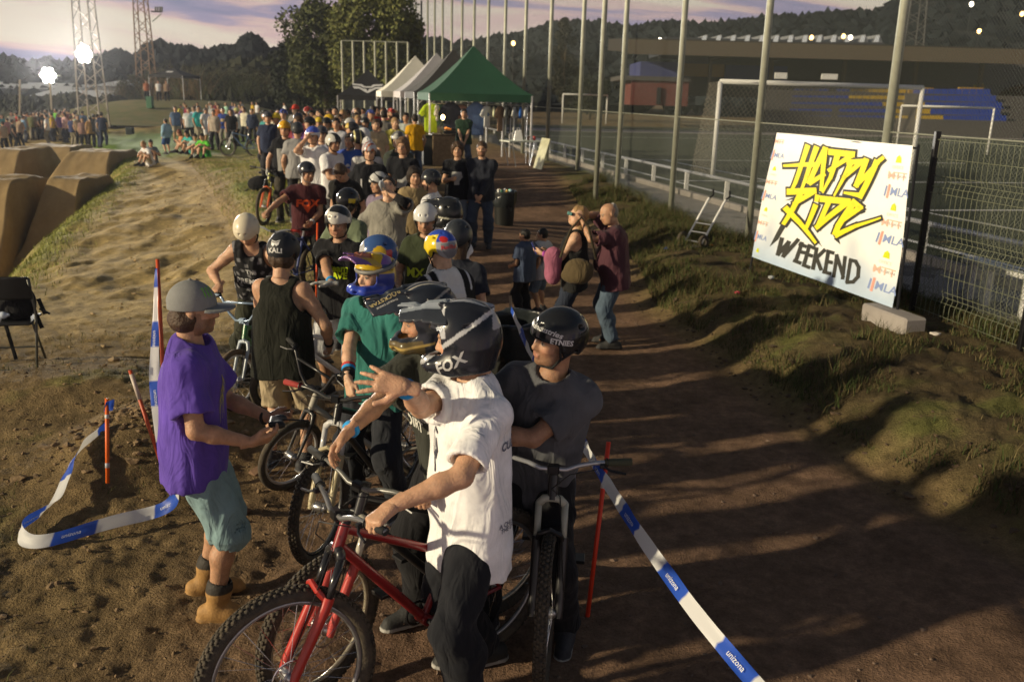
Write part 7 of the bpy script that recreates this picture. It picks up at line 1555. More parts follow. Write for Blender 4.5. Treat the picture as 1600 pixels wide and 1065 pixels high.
gR, fdR, pmR = on_grip(BH2, 'R'); p8 = person(('px', 480, 253), rad(192), 1.755, 1, lean=2, head=(32, 2, 0), rh=gR, rhp='grip', rfinger=fdR, rpalm=pmR, re=(.9, -.4, 0), lh=(-.05, .30, .98), lhp='relax', top=('tee', (.060, .016, .020), dict(loose=.028, hem=-.15)), bottom=('long', (.016, .016, .016), dict(loose=.02)), skin=1, hair='none', helmet='skate', helmcol=(.022, .024, .03), helmfn=patch((.45, .45, .44), 7, 18, .9), seed=71, decals=[(sc2(text2d('FOX', 1., .05, .1), .15, .13), (0, .29), 'front', (.62, .085, .02)), (poly2d([(-.05, .03), (.06, .03), (.0, -.05)]), (.0, .215), 'front', (.62, .085, .02))], strap=(.6, .6, .6))
tag(p8['root'], 'rider in maroon FOX tee and glossy black helmet looking right', 'person', 'riders waiting in line'); band(p8, -1, (.5, .52, .55), .02, .012, .031)
PAD = (.012, .012, .012)
p9 = person(('px', 607, 278), rad(176), 1.80, 1, lean=-4, head=(8, -28, 0), lh=(-.04, .20, 1.60), le=(-.9, .4, -.3), lhp='grip', lpalm=(.9, -.2, 0), lfinger=(.2, -.2, .9), rh=(.28, .10, .88), re=(.9, -.5, 0), top=('tee', (.24, .23, .20), dict(loose=.04, hem=-.18, sleeve=.8)), bottom=('long', (.03, .03, .03), dict(loose=.02)), skin=2, hair='short', hairc='dark', seed=81)
for s in (-1, 1): e_, w_ = p9['arms'][s]; u_ = p9['legs']; MB().tube([e_*1.0+nrm(e_-w_)*.03, e_*.45+w_*.55], [.062, .048], 12).build('elbow_pad', cloth(PAD), p9['root'], True)
tag(p9['root'], 'rider in loose grey tee with elbow pads drinking from a bottle', 'person', 'riders waiting in line')
o = MB().tube([(0, 0, 0), (0, 0, .14), (0, 0, .18), (0, 0, .21)], [.03, .033, .014, .014], 10).build('drink_bottle', mat('bottle_glass', (.45, .5, .55), .1), None, True); o.location = p9['world'](p9['hands'][-1][0]+np.array([.03, .05, .03])); o.rotation_euler = (rad(62), 0, rad(0)); tag(o, 'clear bottle tipped to the mouth of the grey tee rider', 'bottle')
p10 = person(('px', 664, 319), rad(170), 1.75, 1, head=(6, 10, 0), lean=3, rh=(.2, .30, 1.0), top=('tee', (.035, .045, .022), dict(loose=.028)), bottom=('long', (.02, .02, .02)), skin=1, hair='none', hairc='dark', helmet='skate', helmcol=(.60, .60, .58), helmfn=patch((.05, .05, .05), 9, 14, 1.35), seed=91, decals=[(sc2(text2d('MX', 1., .03), .12), (-.08, .2), 'front', (.45, .55, .03))])
tag(p10['root'], 'rider with white helmet and dark green tee behind the red and blue helmet', 'person', 'riders waiting in line')
def raglan(L_, c):
    out = np.tile(np.array((.70, .70, .67)), (len(L_), 1)); out[(np.abs(L_[:, 0]) > .10+.0*L_[:, 2])] = (.013, .013, .014); st_ = (np.abs(np.abs(L_[:, 0])-.17) < .012) & (L_[:, 2] > .40); out[st_] = (.55, .56, .58); return out
p11 = person(('px', 684, 359), rad(38), 1.76, 0, head=(6, 6, 0), lean=5, lh=(-.15, .34, 1.0), rh=(.15, .34, 1.0), top=('tee', (.7, .7, .67), dict(loose=.03, fn=raglan)), bottom=('long', (.015, .015, .017)), skin=2, hair='none', helmet='skate', helmcol=(.3, .3, .32), helmfn=h_rb, helmrough=.18, seed=101, strap=True, helmdecals=[(sc2(text2d('RedBull', 1., .02), .040), (-.02, -.13, .03), (-.1, -1, .1), (0, 0, 1), (.50, .03, .03))])
tag(p11['root'], 'rider in black and white raglan tee with blue, silver and yellow helmet', 'person', 'riders waiting in line')
p12 = person(('px', 717, 342), rad(-22), 1.77, 1, head=(10, 4, 0), top=('tee', (.020, .023, .034), dict(loose=.026)), bottom=('long', (.02, .022, .03)), skin=0, hair='long', hairc='brown', helmet='skate', helmcol=(.028, .032, .038), helmrough=.4, seed=111, strap=True)
tag(p12['root'], 'long haired rider in navy tee and dark helmet seen from behind', 'person', 'riders waiting in line')
p13 = person(('px', 672, 264), rad(78), 1.77, 1, head=(0, 2, 0), top=('tee', (.70, .70, .72), dict(loose=.03)), bottom=('long', (.02, .02, .02)), skin=0, hair='none', helmet='skate', helmcol=(.02, .022, .026), helmfn=patch((.35, .36, .36), 5, 16, 1.2), seed=121)
tag(p13['root'], 'rider in white tee and black helmet seen in profile facing left', 'person', 'riders waiting in line')
p13b = person(('px', 694, 306), rad(70), 1.78, 1, head=(0, 12, 0), top=('tee', (.62, .62, .64), dict(loose=.03)), bottom=('long', (.02, .02, .02)), skin=0, hair='none', helmet='full', helmcol=(.015, .016, .018), visorcol=(.018, .019, .022), helmfn=bands([(lambda x, y, z: np.abs(z+.03-.3*y) < .008, (.45, .44, .36))]), seed=122, strap=False)
tag(p13b['root'], 'rider in black full-face helmet half hidden behind the white helmet', 'person', 'riders waiting in line')
p14 = person(('px', 588, 367), rad(102), 1.75, 1, head=(0, 2, 0), top=('tee', (.02, .02, .024), dict(loose=.026)), bottom=('long', (.02, .02, .02)), skin=2, hair='none', helmet='skate', helmcol=(.04, .09, .24), helmfn=h_rb2, helmrough=.2, seed=131)
tag(p14['root'], 'rider in blue helmet with yellow and red patch behind the teal tee', 'person', 'riders waiting in line')
p15 = person(('px', 546, 293), rad(-30), 1.75, 1, head=(0, 6, 0), top=('tee', (.13, .16, .10), dict(loose=.026)), bottom=('long', (.03, .03, .03)), skin=0, hair='nape', helmet='skate', helmcol=(.016, .017, .02), helmfn=bands([(lambda x, y, z: (x > .085) & (np.abs(z-.03) < .02) & (y < -.03), (.55, .42, .02))]), helmrough=.18, seed=141)
tag(p15['root'], 'rider in sage green tee and black helmet with yellow sticker seen from behind', 'person', 'riders waiting in line')
p16 = person(('px', 527, 265), rad(158), 1.76, 1, lean=8, head=(6, 36, 0), top=('tee', (.016, .016, .015), dict(loose=.03)), bottom=('long', (.03, .03, .03)), skin=0, hair='short', hairc='brown', seed=151)
tag(p16['root'], 'bareheaded rider in black tee bowing his head behind the FOX tee', 'person', 'riders waiting in line')
# rider on the right with folded arms
p17 = person(('px', 880, 481), rad(164), 1.84, 0, lean=13, side=-11, head=(-46, -6, 6), rh=(.10, .30, 1.20), lh=(.20, .34, 1.16), re=(.9, .2, -.6), le=(-.8, .2, -.8), rhp='fist', lhp='fist', lpalm=(.2, -.9, -.2), rpalm=(-.6, -.6, 0), lfinger=(.9, -.1, .35), rfinger=(-.2, .4, .9), hip=(0, 0, -.03), lf=(-.20, .05, .085), rf=(.20, .12, .085),
    top=('tee', (.085, .088, .098), dict(loose=.023, hem=-.22, sleeve=.70, wr=.010)), bottom=('long', (.013, .013, .013), dict(loose=.018)), gloves=(.012, .020, .016), skin=3, hair='short', hairc='dark', beard=.3, helmet='skate', helmcol=(.014, .015, .017), helmrough=.16, seed=161,
    helmdecals=[(sc2(text2d('Industries', 1., .02, .2), .034), (.06, .10, .085), (.45, .8, .3), (0, 0, 1), (.5, .5, .5)), (sc2(text2d('ETNIES', 1., .03), .034), (.09, .03, .045), (.9, .45, .1), (0, 0, 1), (.5, .5, .5)), (sc2(text2d('Industries', 1., .02, .2), .034), (-.06, .10, .085), (-.45, .8, .3), (0, 0, 1), (.5, .5, .5)), (sc2(text2d('ETNIES', 1., .03), .034), (-.09, .03, .045), (-.9, .45, .1), (0, 0, 1), (.5, .5, .5))])
tag(p17['root'], 'rider in charcoal tee, dark gloves and glossy black helmet with folded arms', 'person', 'riders waiting in line')
# family on the path
wm = person(('px', 907, 322), rad(82), 1.60, 1, female=True, fat=.022, head=(28, -14, 0), lh=(-.10, .40, 1.16), lhp='relax', lpalm=(.6, 0, .5), le=(-.6, -.5, -.8), rh=(.12, .36, 1.15), top=('tank', (.016, .016, .017), dict(loose=.02, hem=-.2)), bottom=('long', (.022, .028, .045), dict(loose=.016)), skin=2, hair='long', hairc='blond', shoe=(.02, .02, .02), seed=5)
tag(wm['root'], 'blonde woman in black top and sunglasses holding a phone', 'person')
H_ = wm['H']; 
for s in (-1, 1): c = wm['hc']+H_@np.array([s*.033, .098, .010]); MB().box(c, (.026, .006, .018), R=H_, bev=.004).build('sunglass_lens', mat('sunglass', (.05, .16, .14), .08), wm['root'])
band(wm, -1, (.30, .06, .30), .03, .014, .030)
o = MB().box((0, 0, 0), (.036, .006, .07), bev=.005).build('phone', paint((.04, .06, .30), .3), None); o.location = wm['world'](wm['hands'][-1][0]+wm['hands'][-1][1]*.10+np.array([0, .0, .04])); o.rotation_euler = (rad(-25), 0, rad(80)); tag(o, 'blue phone held up by the blonde woman', 'phone')
def soft(name, loc, ells, col, label, cat, seed=0, vs=.02, rz=0.):
    E_ = np.array([np.r_[c] for c, r_ in ells]); R_ = max(max(r_) for c, r_ in ells); V = Vol(E_.min(0)-R_-.05, E_.max(0)+R_+.05, vs)
    for c, r_ in ells: V.ell(c, r_, k=.05)
    V.wrinkle(.010, seed, 24); v, q = V.mesh(); e = tag(empty(name, loc, rz), label, cat); link('body', mkmesh('body', v, [q]), cloth(col), e); return e
e = soft('shoulder_bag', wm['world'](np.array([-.28, -.06, .92])), [((0, 0, 0), (.07, .15, .10)), ((0, .03, -.08), (.09, .16, .09)), ((0, -.05, -.06), (.08, .10, .09))], (.095, .070, .036), 'large brown slouchy bag on the arm of the blonde woman', 'bag', 3, rz=rad(82)); MB().tube([(-.02, -.18, .1), (.06, -.08, .42), (.10, .0, .52), (.05, .1, .40), (-.02, .2, .1)], .013, 8).build('strap', cloth((.05, .04, .022)), e, True)
soft('pink_jacket', wm['world'](np.array([-.20, .22, .92])), [((0, 0, .08), (.08, .10, .12)), ((0, 0, -.08), (.07, .09, .13))], (.30, .10, .16), 'pink jacket hanging over the bag of the blonde woman', 'jacket', 4, rz=rad(82))
mn = person(('px', 946, 318), rad(88), 1.66, 1, fat=.03, lean=6, head=(20, 14, 0), lh=W(wm['world'](np.array([-.10, -.06, 1.40]))), le=(-.7, .1, -.8), lhp='relax', lpalm=W((0, 0, -1)), rh=W(wm['world'](np.array([.14, -.04, 1.42]))), top=('tee', (.075, .030, .040), dict(loose=.03, hem=-.2, sleeve=.8)), bottom=('long', (.070, .100, .14), dict(loose=.02)), skin=1, hair='bald', hairc='grey', shoe=(.03, .03, .03), seed=6)
tag(mn['root'], 'balding man in maroon polo and jeans hugging the blonde woman from behind', 'person')
b1 = person(('px', 819, 358), rad(48), 1.14, 1, head=(24, 4, 0), top=('tee', (.055, .075, .13), dict(loose=.03, hem=-.2)), bottom=('long', (.014, .014, .016)), skin=1, hair='short', hairc='black', seed=7, lh=(-.14, .25, 1.0), rh=(.26, .1, .9)); tag(b1['root'], 'boy in dark blue tee and black trousers watching the riders', 'person')
b2 = person(('px', 847, 357), rad(58), 1.12, 1, head=(22, 2, 0), top=('tee', (.42, .42, .46), dict(loose=.03, hem=-.2)), bottom=('shorts', (.10, .14, .20), dict(len=1.0)), skin=1, hair='short', hairc='black', seed=8); tag(b2['root'], 'boy in pale tee and denim shorts beside the other boy', 'person')
# ------------------------------------------------------------------ people further back
def mid(px, py, h, yaw, label, top, bottom=((.03, .03, .035)), lod=2, hair='short', hairc='dark', kind='tee', bk='long', grp='crowd around the riders', **kw):
    tm = kw.pop('tm', 1.5)
    if 'helmet' in kw and kw['helmet'] == 'full' and 'visorcol' not in kw: kw['visorcol'] = kw.get('helmcol')
    i = person(('px', px, py, tm), rad(yaw), h, lod, top=(kind, top, dict(loose=.026)), bottom=(bk, bottom), hair=hair if 'helmet' not in kw else kw.pop('hh', 'none'), hairc=hairc, seed=int(px*7+py) % 97, skin=kw.pop('skin', int(px) % 5 if int(px) % 5 != 3 else 0), **kw)
    tag(i['root'], label, 'person', grp); return i
BK = (.015, .015, .016); WH = (.68, .68, .69); GR = (.26, .26, .26); NV = (.03, .04, .08); BL = (.035, .09, .34); DG = (.05, .06, .05); RDc = (.32, .04, .04)
TX = lambda s, sz=.09: sc2(text2d(s, 1., .03), sz)
mid(577, 222, 1.76, 188, 'rider in black tee with white marks and stickered helmet facing the camera', BK, lod=1, helmet='skate', helmcol=(.42, .42, .45), helmfn=patch((.35, .10, .05), 3, 30, .8), decals=[(join2d(stroke2d([(-.12, .05), (-.12, -.12)], .02), stroke2d([(.02, .08), (.02, .02)], .02), stroke2d([(.09, .08), (.09, .0)], .02)), (0, .25), 'front', (.6, .6, .6))], rh=(.28, .05, .95))
mid(629, 217, 1.76, 172, 'long haired youth in black tee with a pale glove print', BK, lod=1, hair='curly', hairc='lightbrown', rh=(.1, .32, 1.1), decals=[(sc2(poly2d([(-.5, -.5), (.1, -.4), (.5, .3), (.3, .5), (-.1, .1), (-.4, .1)]), .22), (.04, .18), 'front', (.45, .45, .44))])
mid(591, 268, 1.74, 130, 'rider in purple-grey tee and black and white helmet behind the drinker', (.17, .14, .20), lod=1, helmet='skate', helmcol=(.5, .5, .48), helmfn=patch((.02, .02, .02), 6, 20, .1))
mid(648, 263, 1.70, 200, 'dark haired rider in tan camouflage tee', (.28, .21, .11), lod=1, hair='curly', hairc='dark')
i = mid(715, 223, 1.64, 180, 'curly haired youth in black skull tee and jeans on the path', BK, (.13, .16, .20), lod=1, hair='curly', hairc='brown', rh=(.08, .32, 1.15), rhp='fist', decals=[(sc2(poly2d([(-.35, .5), (.35, .5), (.45, .1), (.2, -.2), (.2, -.5), (-.2, -.5), (-.2, -.2), (-.45, .1)]), .20), (0, .22), 'front', (.35, .35, .34))])
i = mid(753, 221, 1.71, 176, 'bearded man in dark jacket and jeans with folded hands', (.022, .022, .034), (.035, .05, .085), lod=1, kind='long', hairc='brown', beard=.6, rh=(.05, .26, .86), lh=(-.02, .28, .86)); 
i = mid(444, 188, 1.78, 184, 'rider in orange helmet and black tee with grey panel walking a bike', BK, (.05, .045, .035), lod=1, helmet='skate', helmcol=(.62, .33, .01), decals=[(poly2d([(-.13, .18), (.13, .18), (.12, -.20), (-.12, -.20)]), (0, .18), 'front', (.30, .30, .29)), (sc2(TREE, .16), (0, .2), 'front', (.05, .05, .05))], rh=(.30, .18, .92), gloves=(.3, .3, .28))
BJ = bike(gz_(i['base']+np.array([-.34, -.30, 0])), 255, steer=8, frame=(.40, .42, .03), forkc=(.62, .12, .03), barc=(.1, .1, .1), label='yellow and orange bike beside the rider in the orange helmet', detail=0)
i = mid(369, 168, 1.72, 118, 'helmeted rider in white tee with a bike on the grass bank', WH, lod=2, tm=22, helmet='skate', helmcol=(.55, .55, .2), rh=(.2, .4, 1.0), lh=(-.2, .4, 1.0)); BI = bike(gz_(ct(366, 245)+np.array([-.2, -.1, 0])), 176, steer=-8, R=.34, frame=(.05, .10, .20), forkc=(.62, .62, .62), stan=(.6, .6, .6), barc=(.4, .4, .42), rimc=(.05, .05, .05), label='blue bike with white fork parked side-on on the grass bank', detail=0)
mid(488, 197, 1.76, 172, 'rider in white tee rubbing his face under a blue and white helmet', WH, helmet='skate', helmcol=(.55, .55, .6), helmfn=bands([(lambda x, y, z: z > .07, (.06, .10, .45))]), rh=(.04, .17, 1.60), re=(.6, .5, -.9), lod=1)
mid(521, 208, 1.76, 230, 'rider in white tee and black and white helmet turned to the right', WH, helmet='skate', helmcol=(.03, .03, .03), helmfn=bands([(lambda x, y, z: x > .05, (.5, .5, .46))]), rh=(.1, .4, 1.1), lh=(-.1, .42, 1.05), lod=1)
mid(559, 202, 1.78, 20, 'rider in bright blue tee and black helmet with yellow stripes seen from behind', BL, helmet='skate', helmcol=(.02, .02, .02), helmfn=bands([(lambda x, y, z: np.sin(70*x) > .8, (.5, .45, .2))]), lod=1)
L2 = [  # px, py, h, yaw, label, top colour, options
 (418, 174, 1.74, 190, 'rider in dark tee and black helmet at the left end of the queue', NV, dict(helmet='skate', helmcol=(.05, .05, .06))),
 (431, 176, 1.70, 170, 'person in dark top with a bright yellow helmet', (.05, .05, .06), dict(helmet='skate', helmcol=(.66, .50, .02))),
 (444, 160, 1.76, 120, 'bareheaded youth in white tee above the orange helmet', WH, {}),
 (461, 163, 1.72, 150, 'person with a red cap far back in the queue', (.20, .20, .2), dict(cap=(.5, .05, .03))),
 (466, 176, 1.74, 185, 'rider in maroon top and black helmet behind the orange helmet', (.25, .05, .07), dict(helmet='skate', helmcol=(.02, .02, .03))),
 (464, 190, 1.76, 10, 'person in grey tee and dark helmet seen from behind', GR, dict(helmet='skate', helmcol=(.05, .055, .06))),
 (502, 196, 1.74, 190, 'rider in pale blue tee and charcoal helmet behind the blue helmet', (.40, .42, .52), dict(helmet='skate', helmcol=(.06, .06, .07))),
 (499, 182, 1.72, 175, 'rider with black and yellow helmet in the middle of the queue', (.10, .10, .12), dict(helmet='skate', helmcol=(.03, .03, .03), helmfn=bands([(lambda x, y, z: y > .05, (.55, .40, .03))]))),
 (510, 183, 1.74, 178, 'rider in patterned shirt and black helmet', (.12, .18, .20), dict(helmet='skate', helmcol=(.02, .02, .02))),
 (525, 184, 1.78, 182, 'tall bareheaded youth in pale tee facing the camera', (.55, .56, .60), {}),
 (549, 190, 1.74, 100, 'rider in black tee with open face black helmet', BK, dict(helmet='skate', helmcol=(.03, .03, .035), helmfn=bands([(lambda x, y, z: y > .06, (.5, .35, .05))]))),
 (546, 208, 1.70, 175, 'youth in blue football shirt beside the bright blue tee', (.05, .09, .36), dict(decals=[(TX('17', .16), (0, .22), 'front', (.5, .15, .12))])),
 (568, 199, 1.76, 15, 'person with smooth white helmet behind the blue tee', (.12, .12, .12), dict(helmet='skate', helmcol=(.6, .6, .6))),
 (574, 214, 1.70, 200, 'person in white cap behind the stickered helmet', (.5, .5, .5), dict(cap=(.6, .6, .6))),
 (556, 176, 1.74, 30, 'bareheaded person in green top with back to camera', (.10, .20, .14), {}),
 (555, 169, 1.72, 160, 'person in pink cap far back by the tent row', (.25, .24, .24), dict(cap=(.55, .42, .42))),
 (536, 172, 1.70, 190, 'long haired person in dark purple top', (.06, .04, .08), dict(hair='long', hairc='brown')),
 (515, 170, 1.74, 140, 'dark haired person in pale grey tee far back', (.42, .43, .45), {}),
 (486, 172, 1.74, 200, 'person in blue and white checked top far back', (.20, .25, .40), {}),
 (498, 170, 1.70, 165, 'person in light blue tee left of the checked top', (.30, .38, .50), {}),
 (474, 176, 1.68, 205, 'child in crimson top in the middle of the queue', (.32, .06, .10), {}),
 (568, 178, 1.74, 20, 'grey haired person in slate top seen from behind', (.16, .20, .23), dict(hairc='grey')),
 (583, 165, 1.80, 10, 'person in vivid red shirt seen from behind by the tents', (.62, .03, .02), {}),
 (600, 172, 1.78, 5, 'person in grey shirt seen from behind left of the tent leg', (.20, .19, .17), {}),
 (609, 168, 1.74, 190, 'dark haired woman in black by the grey tent', BK, dict(hair='long')),
 (618, 176, 1.72, 30, 'person in brown top beside the white tent leg', (.14, .09, .06), {}),
 (622, 205, 1.74, 170, 'rider in dark tee and black and white helmet left of the long haired youth', DG, dict(helmet='skate', helmcol=(.10, .10, .10), helmfn=patch((.4, .4, .38), 8, 20, .4))),
 (648, 178, 1.72, 20, 'person in yellow-orange tee and jeans at the tent leg', (.62, .33, .01), dict(bottom=(.10, .13, .19))),
 (634, 176, 1.74, 180, 'customer in white and teal top under the grey tent', (.45, .50, .48), {}),
 (590, 186, 1.76, 60, 'person with grey tee behind the red shirt', (.22, .20, .18), {}),
 (540, 186, 1.70, 30, 'person in navy tee behind the open face helmet', NV, {}),
 (725, 170, 1.76, 182, 'stallholder in dark green tee with hands joined under the green tent', (.02, .045, .028), dict(lod=2, rh=(.04, .26, .84), lh=(-.04, .26, .84), bottom=(.06, .08, .12)))]
for px, py, h, yaw, lab, top, kw in L2: mid(px, py, h, yaw, lab, top, **kw)
# ---- spectators on the left bank
G2 = 'spectators on the grass bank'
L3 = [(279, 149, 1.72, 190, 'person in pale green outfit at the left of the bank crowd', (.38, .45, .38), dict(bottom=(.42, .48, .42))), (302, 166, 1.70, 165, 'man in light blue shirt and khaki trousers on the bank', (.30, .40, .55), dict(bottom=(.30, .28, .20))), (294, 168, 1.66, 200, 'person in white top beside the light blue shirt', WH, {}), (321, 169, 1.68, 240, 'woman in white dress turned to the right', WH, dict(bottom=(.6, .6, .6), bk='shorts')),
 (333, 172, 1.66, 180, 'person in beige top holding a pink bag', (.40, .34, .28), {}), (337, 159, 1.72, 200, 'person in dark red tee behind the beige top', (.26, .05, .07), {}), (348, 169, 1.70, 182, 'stout man in royal blue sweatshirt with a pale print', (.035, .07, .30), dict(kind='long', bottom=(.28, .26, .22), fat=.04, decals=[(poly2d([(-.08, .06), (.08, .06), (.06, -.07), (-.06, -.07)]), (0, .26), 'front', (.5, .38, .2))])), (352, 152, 1.74, 190, 'person in grey top at the back of the bank crowd', (.28, .28, .27), {}),
 (361, 153, 1.72, 170, 'person in dark green top at the back of the bank crowd', (.06, .09, .07), {}), (367, 161, 1.72, 185, 'person in lilac top behind the royal blue sweatshirt', (.28, .26, .38), {}), (360, 171, 1.70, 190, 'youth in black top beside the royal blue sweatshirt', BK, {}), (381, 168, 1.74, 160, 'person in cream tee holding a yellow helmet', (.60, .56, .44), {}), (376, 158, 1.70, 200, 'person in white and navy top behind the cream tee', (.45, .46, .5), {}),
 (327, 159, 1.70, 175, 'person in pale cap and grey tee behind the white dress', (.30, .32, .33), dict(cap=(.5, .5, .48))), (393, 170, 1.72, 185, 'person in navy jacket right of the cream tee', NV, dict(kind='long')), (405, 176, 1.72, 200, 'person in denim blue shirt near the bank bike', (.10, .15, .24), {}), (258, 186, 1.42, 60, 'boy in pale blue hoodie standing apart on the grass', (.25, .42, .55), dict(kind='long', bottom=(.03, .08, .25), bk='shorts')), (343, 158, 1.68, 170, 'person in orange top at the back of the bank crowd', (.50, .20, .05), {}),
 (317, 138, 1.70, 190, 'person in red top far behind the bank crowd', (.40, .04, .04), {}), (308, 160, 1.70, 190, 'person in grey-blue top left of the white dress', (.22, .27, .34), {}), (287, 160, 1.70, 170, 'person in dark top behind the light blue shirt', (.07, .07, .08), {}), (486, 154, 1.76, 180, 'left of two dark figures standing under the tall tree', BK, dict(kind='long')), (503, 154, 1.76, 185, 'right of two dark figures standing under the tall tree', BK, dict(kind='long'))]
for px, py, h, yaw, lab, top, kw in L3: mid(px, py, h, yaw, lab, top, lod=3 if py < 166 else 2, grp=G2, tm=25, **kw)
SIT = dict(hip=(0, 0, -.78), lf=(-.12, .40, .085), rf=(.12, .42, .085), knee=((0, .6, 1), (0, .6, 1)), lean=18, lh=(-.10, .36, .48), rh=(.10, .36, .48))
for px, py, yaw, lab, top, bot, kw in ((222, 221, 150, 'blond person in white tee sitting at the lip of the dirt lane', WH, (.35, .30, .2), dict(hairc='blond')), (235, 219, 200, 'dark haired person in grey tee sitting at the lip of the dirt lane', (.16, .20, .22), NV, {}), (278, 207, 120, 'long haired girl in orange top sitting on the grass', (.5, .22, .1), (.3, .2, .12), dict(hair='long', hairc='red')), (290, 206, 160, 'person in turquoise top sitting on the grass', (.05, .40, .36), (.2, .2, .2), dict(hair='long')), (304, 212, 185, 'person in white and mint tee sitting with bare legs', (.45, .55, .48), (.4, .45, .5), {}), (314, 210, 170, 'person in neon green top sitting on the bank', (.12, .55, .05), (.05, .3, .08), {})):
    i = person(('px', px, py, 27), rad(yaw), 1.70, 2, top=('tee', top, {}), bottom=('shorts', bot), skin=0, seed=px, **{**SIT, **kw}); tag(i['root'], lab, 'person', 'people sitting on the grass')
# ---- crowd by the floodlight tower
r = np.random.default_rng(17); G3 = 'far crowd by the floodlight tower'
L4 = [(19, 187, 'person in black at the left of the far crowd', BK, BK), (37, 175, 'person in grey tee and shorts near the wooden post', (.24, .28, .30), (.30, .28, .22)), (52, 175, 'person in brown top right of the grey tee', (.14, .10, .07), BK), (57, 173, 'person in cream top left of the pole lamp', (.5, .46, .36), (.10, .14, .14)), (64, 173, 'person in dark brown top below the pole lamp', (.10, .07, .05), BK), (71, 171, 'person in long grey tee below the pole lamp', (.26, .28, .32), (.2, .22, .25)), (86, 170, 'person in lime green tee in the far crowd', (.14, .42, .05), BK), (93, 171, 'person in dark grey top next to the lime green tee', (.08, .08, .09), BK), (100, 168, 'person in dark red top in the far crowd', (.26, .03, .03), BK), (107, 171, 'person in maroon top in the far crowd', (.16, .04, .05), BK), (115, 175, 'person in peach top at the right of the dense far crowd', (.45, .28, .2), BK), (121, 180, 'person in tan top beside the peach one', (.28, .2, .12), BK), (140, 182, 'person in orange-brown top left of the tower base', (.34, .20, .08), BK), (146, 178, 'person in black jacket left of the tower leg', BK, NV), (152, 178, 'person in dark grey top right of the tower leg', (.06, .06, .07), NV), (158, 175, 'tall person in navy top by the tower', NV, NV), (165, 179, 'person in mid blue top by the tower', (.10, .18, .36), NV), (173, 178, 'person with white cap by the tower', (.06, .06, .07), BK), (180, 178, 'person in bright white tee at the right of the far crowd', WH, BK), (3, 190, 'person in pale top cut by the left edge of the far crowd', (.4, .3, .22), BK), (10, 184, 'person in pink top near the left edge of the far crowd', (.4, .2, .2), BK), (78, 175, 'person in charcoal top behind the lime green tee', (.05, .05, .055), BK), (128, 184, 'person in dusty pink top between crowd and tower', (.3, .18, .16), BK), (29, 183, 'person in light brown top behind the grey tee', (.3, .22, .15), BK)]
for k, (px, py, lab, top, bot) in enumerate(L4): mid(px, py, 1.74, float(r.uniform(0, 360)), lab, top, bot, lod=3, grp=G3, tm=44, **(dict(cap=(.6, .6, .58)) if 'white cap' in lab else {}))
for px, py, lab, top in ((248, 141, 'person in white top at the mixing desk on the mound', WH), (260, 134, 'person in tan top under the small black tent', (.3, .2, .13)), (230, 153, 'person in rust top beside the green bin', (.34, .12, .06))):
    q = dep(px, py, 74.); q[2] = 1.5; i = person(q, rad(190), 1.72, 3, top=('tee', top, {}), bottom=('long', BK), seed=px, skin=0); tag(i['root'], lab, 'person', 'people at the mixing desk')

# ---- more of the queue, each in its own colour
CN = [('teal', (.04, .22, .22)), ('cream', (.58, .53, .42)), ('scarlet', (.5, .03, .03)), ('sky blue', (.22, .40, .62)), ('olive', (.14, .15, .06)), ('charcoal', (.05, .05, .055)), ('white', WH), ('mustard', (.48, .32, .03)), ('violet', (.16, .08, .30)), ('pale pink', (.55, .34, .34)), ('navy', (.02, .03, .10)), ('mint', (.30, .52, .40)), ('rust', (.36, .12, .05)), ('ash grey', (.36, .36, .36)), ('black', BK), ('turquoise', (.04, .42, .42)), ('sand', (.46, .36, .22)), ('wine red', (.20, .02, .05)), ('lemon', (.62, .56, .12)), ('denim', (.10, .16, .28))]
r = np.random.default_rng(23)
for k, (nm, c) in enumerate(CN):
    px = 412+k*11+float(r.uniform(-3, 3)); py = 168+float(r.uniform(-2, 6))
    kw = dict(helmet='skate', helmcol=[(.02, .02, .02), (.5, .5, .5), (.4, .05, .04), (.06, .08, .3)][k % 4]) if k % 3 == 0 else {}
    mid(px, py, float(r.uniform(1.66, 1.8)), float(r.uniform(120, 260)), 'person in %s top standing in the dense back part of the queue' % nm, c, [(.03, .03, .035), (.10, .13, .2), (.3, .27, .2)][k % 3], lod=3, hair='long' if k % 5 == 1 else 'short', hairc=['dark', 'brown', 'black', 'blond'][k % 4], tm=22, **kw)
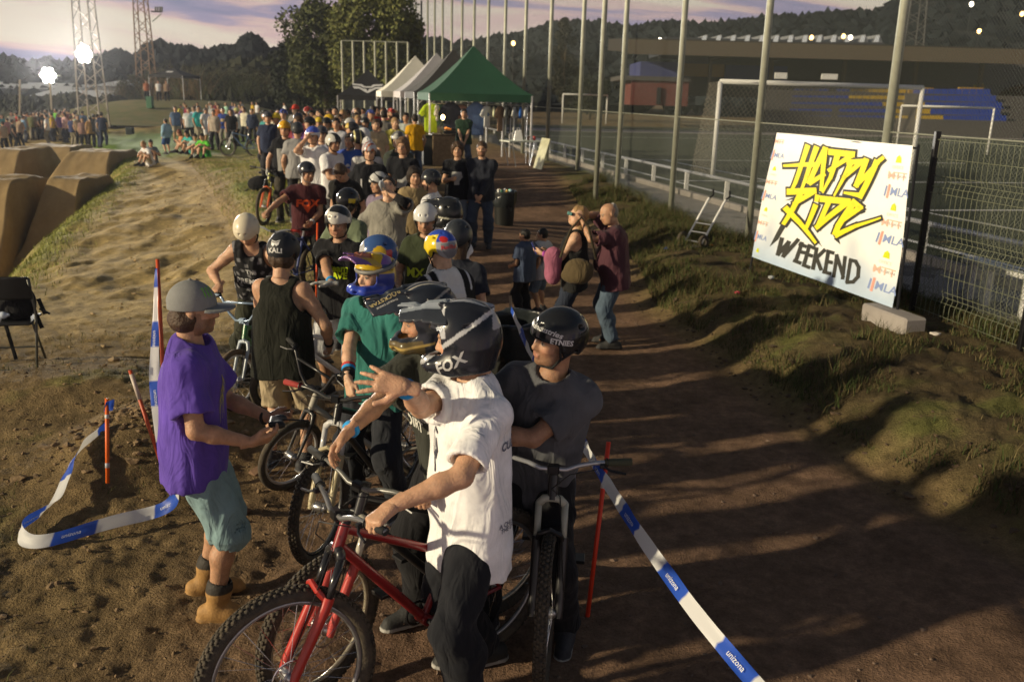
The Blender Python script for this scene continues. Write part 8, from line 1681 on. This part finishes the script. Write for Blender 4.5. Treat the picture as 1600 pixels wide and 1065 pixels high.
for k, (nm, c) in enumerate(CN[::-1][:14]):
    px = 272+k*10+float(r.uniform(-3, 3)); py = 160+float(r.uniform(-2, 6))
    mid(px, py, float(r.uniform(1.62, 1.78)), float(r.uniform(120, 260)), 'person in %s top standing among the bank spectators' % nm, c, [(.3, .27, .2), (.05, .06, .09)][k % 2], lod=3, hair='long' if k % 4 == 1 else 'short', hairc=['brown', 'dark', 'blond'][k % 3], bk='shorts' if k % 3 == 0 else 'long', tm=30, grp=G2)
for k in range(9): nm, c = CN[11+k]; mid(28+k*13+float(r.uniform(-4, 4)), 171+float(r.uniform(0, 4)), 1.7, float(r.uniform(0, 360)), 'person in %s top half hidden at the back of the far crowd' % nm, c, lod=3, tm=46, grp=G3)
for k, (nm, c) in enumerate(CN[:12]):
    px = 2+k*11+float(r.uniform(-4, 4)); py = 174+float(r.uniform(-1, 7))
    mid(px, py, float(r.uniform(1.62, 1.8)), float(r.uniform(0, 360)), 'person in %s top standing in the far crowd below the pole lamp' % nm, c, [(.3, .27, .2), (.05, .06, .09)][k % 2], lod=3, hair='long' if k % 4 == 1 else 'short', tm=46, grp=G3)
for k, (nm, c) in enumerate(CN[3:19]):
    px = 388+k*15.5+float(r.uniform(-4, 4)); py = 180+float(r.uniform(-3, 9))
    kw = dict(helmet='skate', helmcol=[(.02, .02, .02), (.5, .5, .48), (.55, .35, .02)][k % 3]) if k % 2 == 0 else {}
    mid(px, py, float(r.uniform(1.66, 1.8)), float(r.uniform(110, 250)), 'person in %s top in the middle rows of the queue' % nm, c, [(.03, .03, .035), (.10, .13, .2), (.3, .27, .2)][k % 3], lod=2, hair='long' if k % 5 == 1 else 'short', hairc=['dark', 'brown', 'black', 'blond'][k % 4], tm=19, rh=(.1, .3, 1.1) if k % 3 == 1 else None, **kw)
# ------------------------------------------------------------------ evening haze
hz = MB().box((0, 330, 30), (640, 350, 34)).build('haze', None); tag(hz, kind='stuff')
m = bpy.data.materials.new('haze'); m.use_nodes = True; t = m.node_tree; t.nodes.clear(); o_ = t.nodes.new('ShaderNodeOutputMaterial'); v_ = t.nodes.new('ShaderNodeVolumePrincipled'); v_.inputs['Density'].default_value = .00034; v_.inputs['Color'].default_value = (.86, .90, 1, 1); v_.inputs['Anisotropy'].default_value = .55; t.links.new(v_.outputs[0], o_.inputs['Volume']); hz.data.materials.append(m)
S.cycles.volume_bounces = 0; S.cycles.volume_step_rate = 8; S.cycles.volume_max_steps = 64
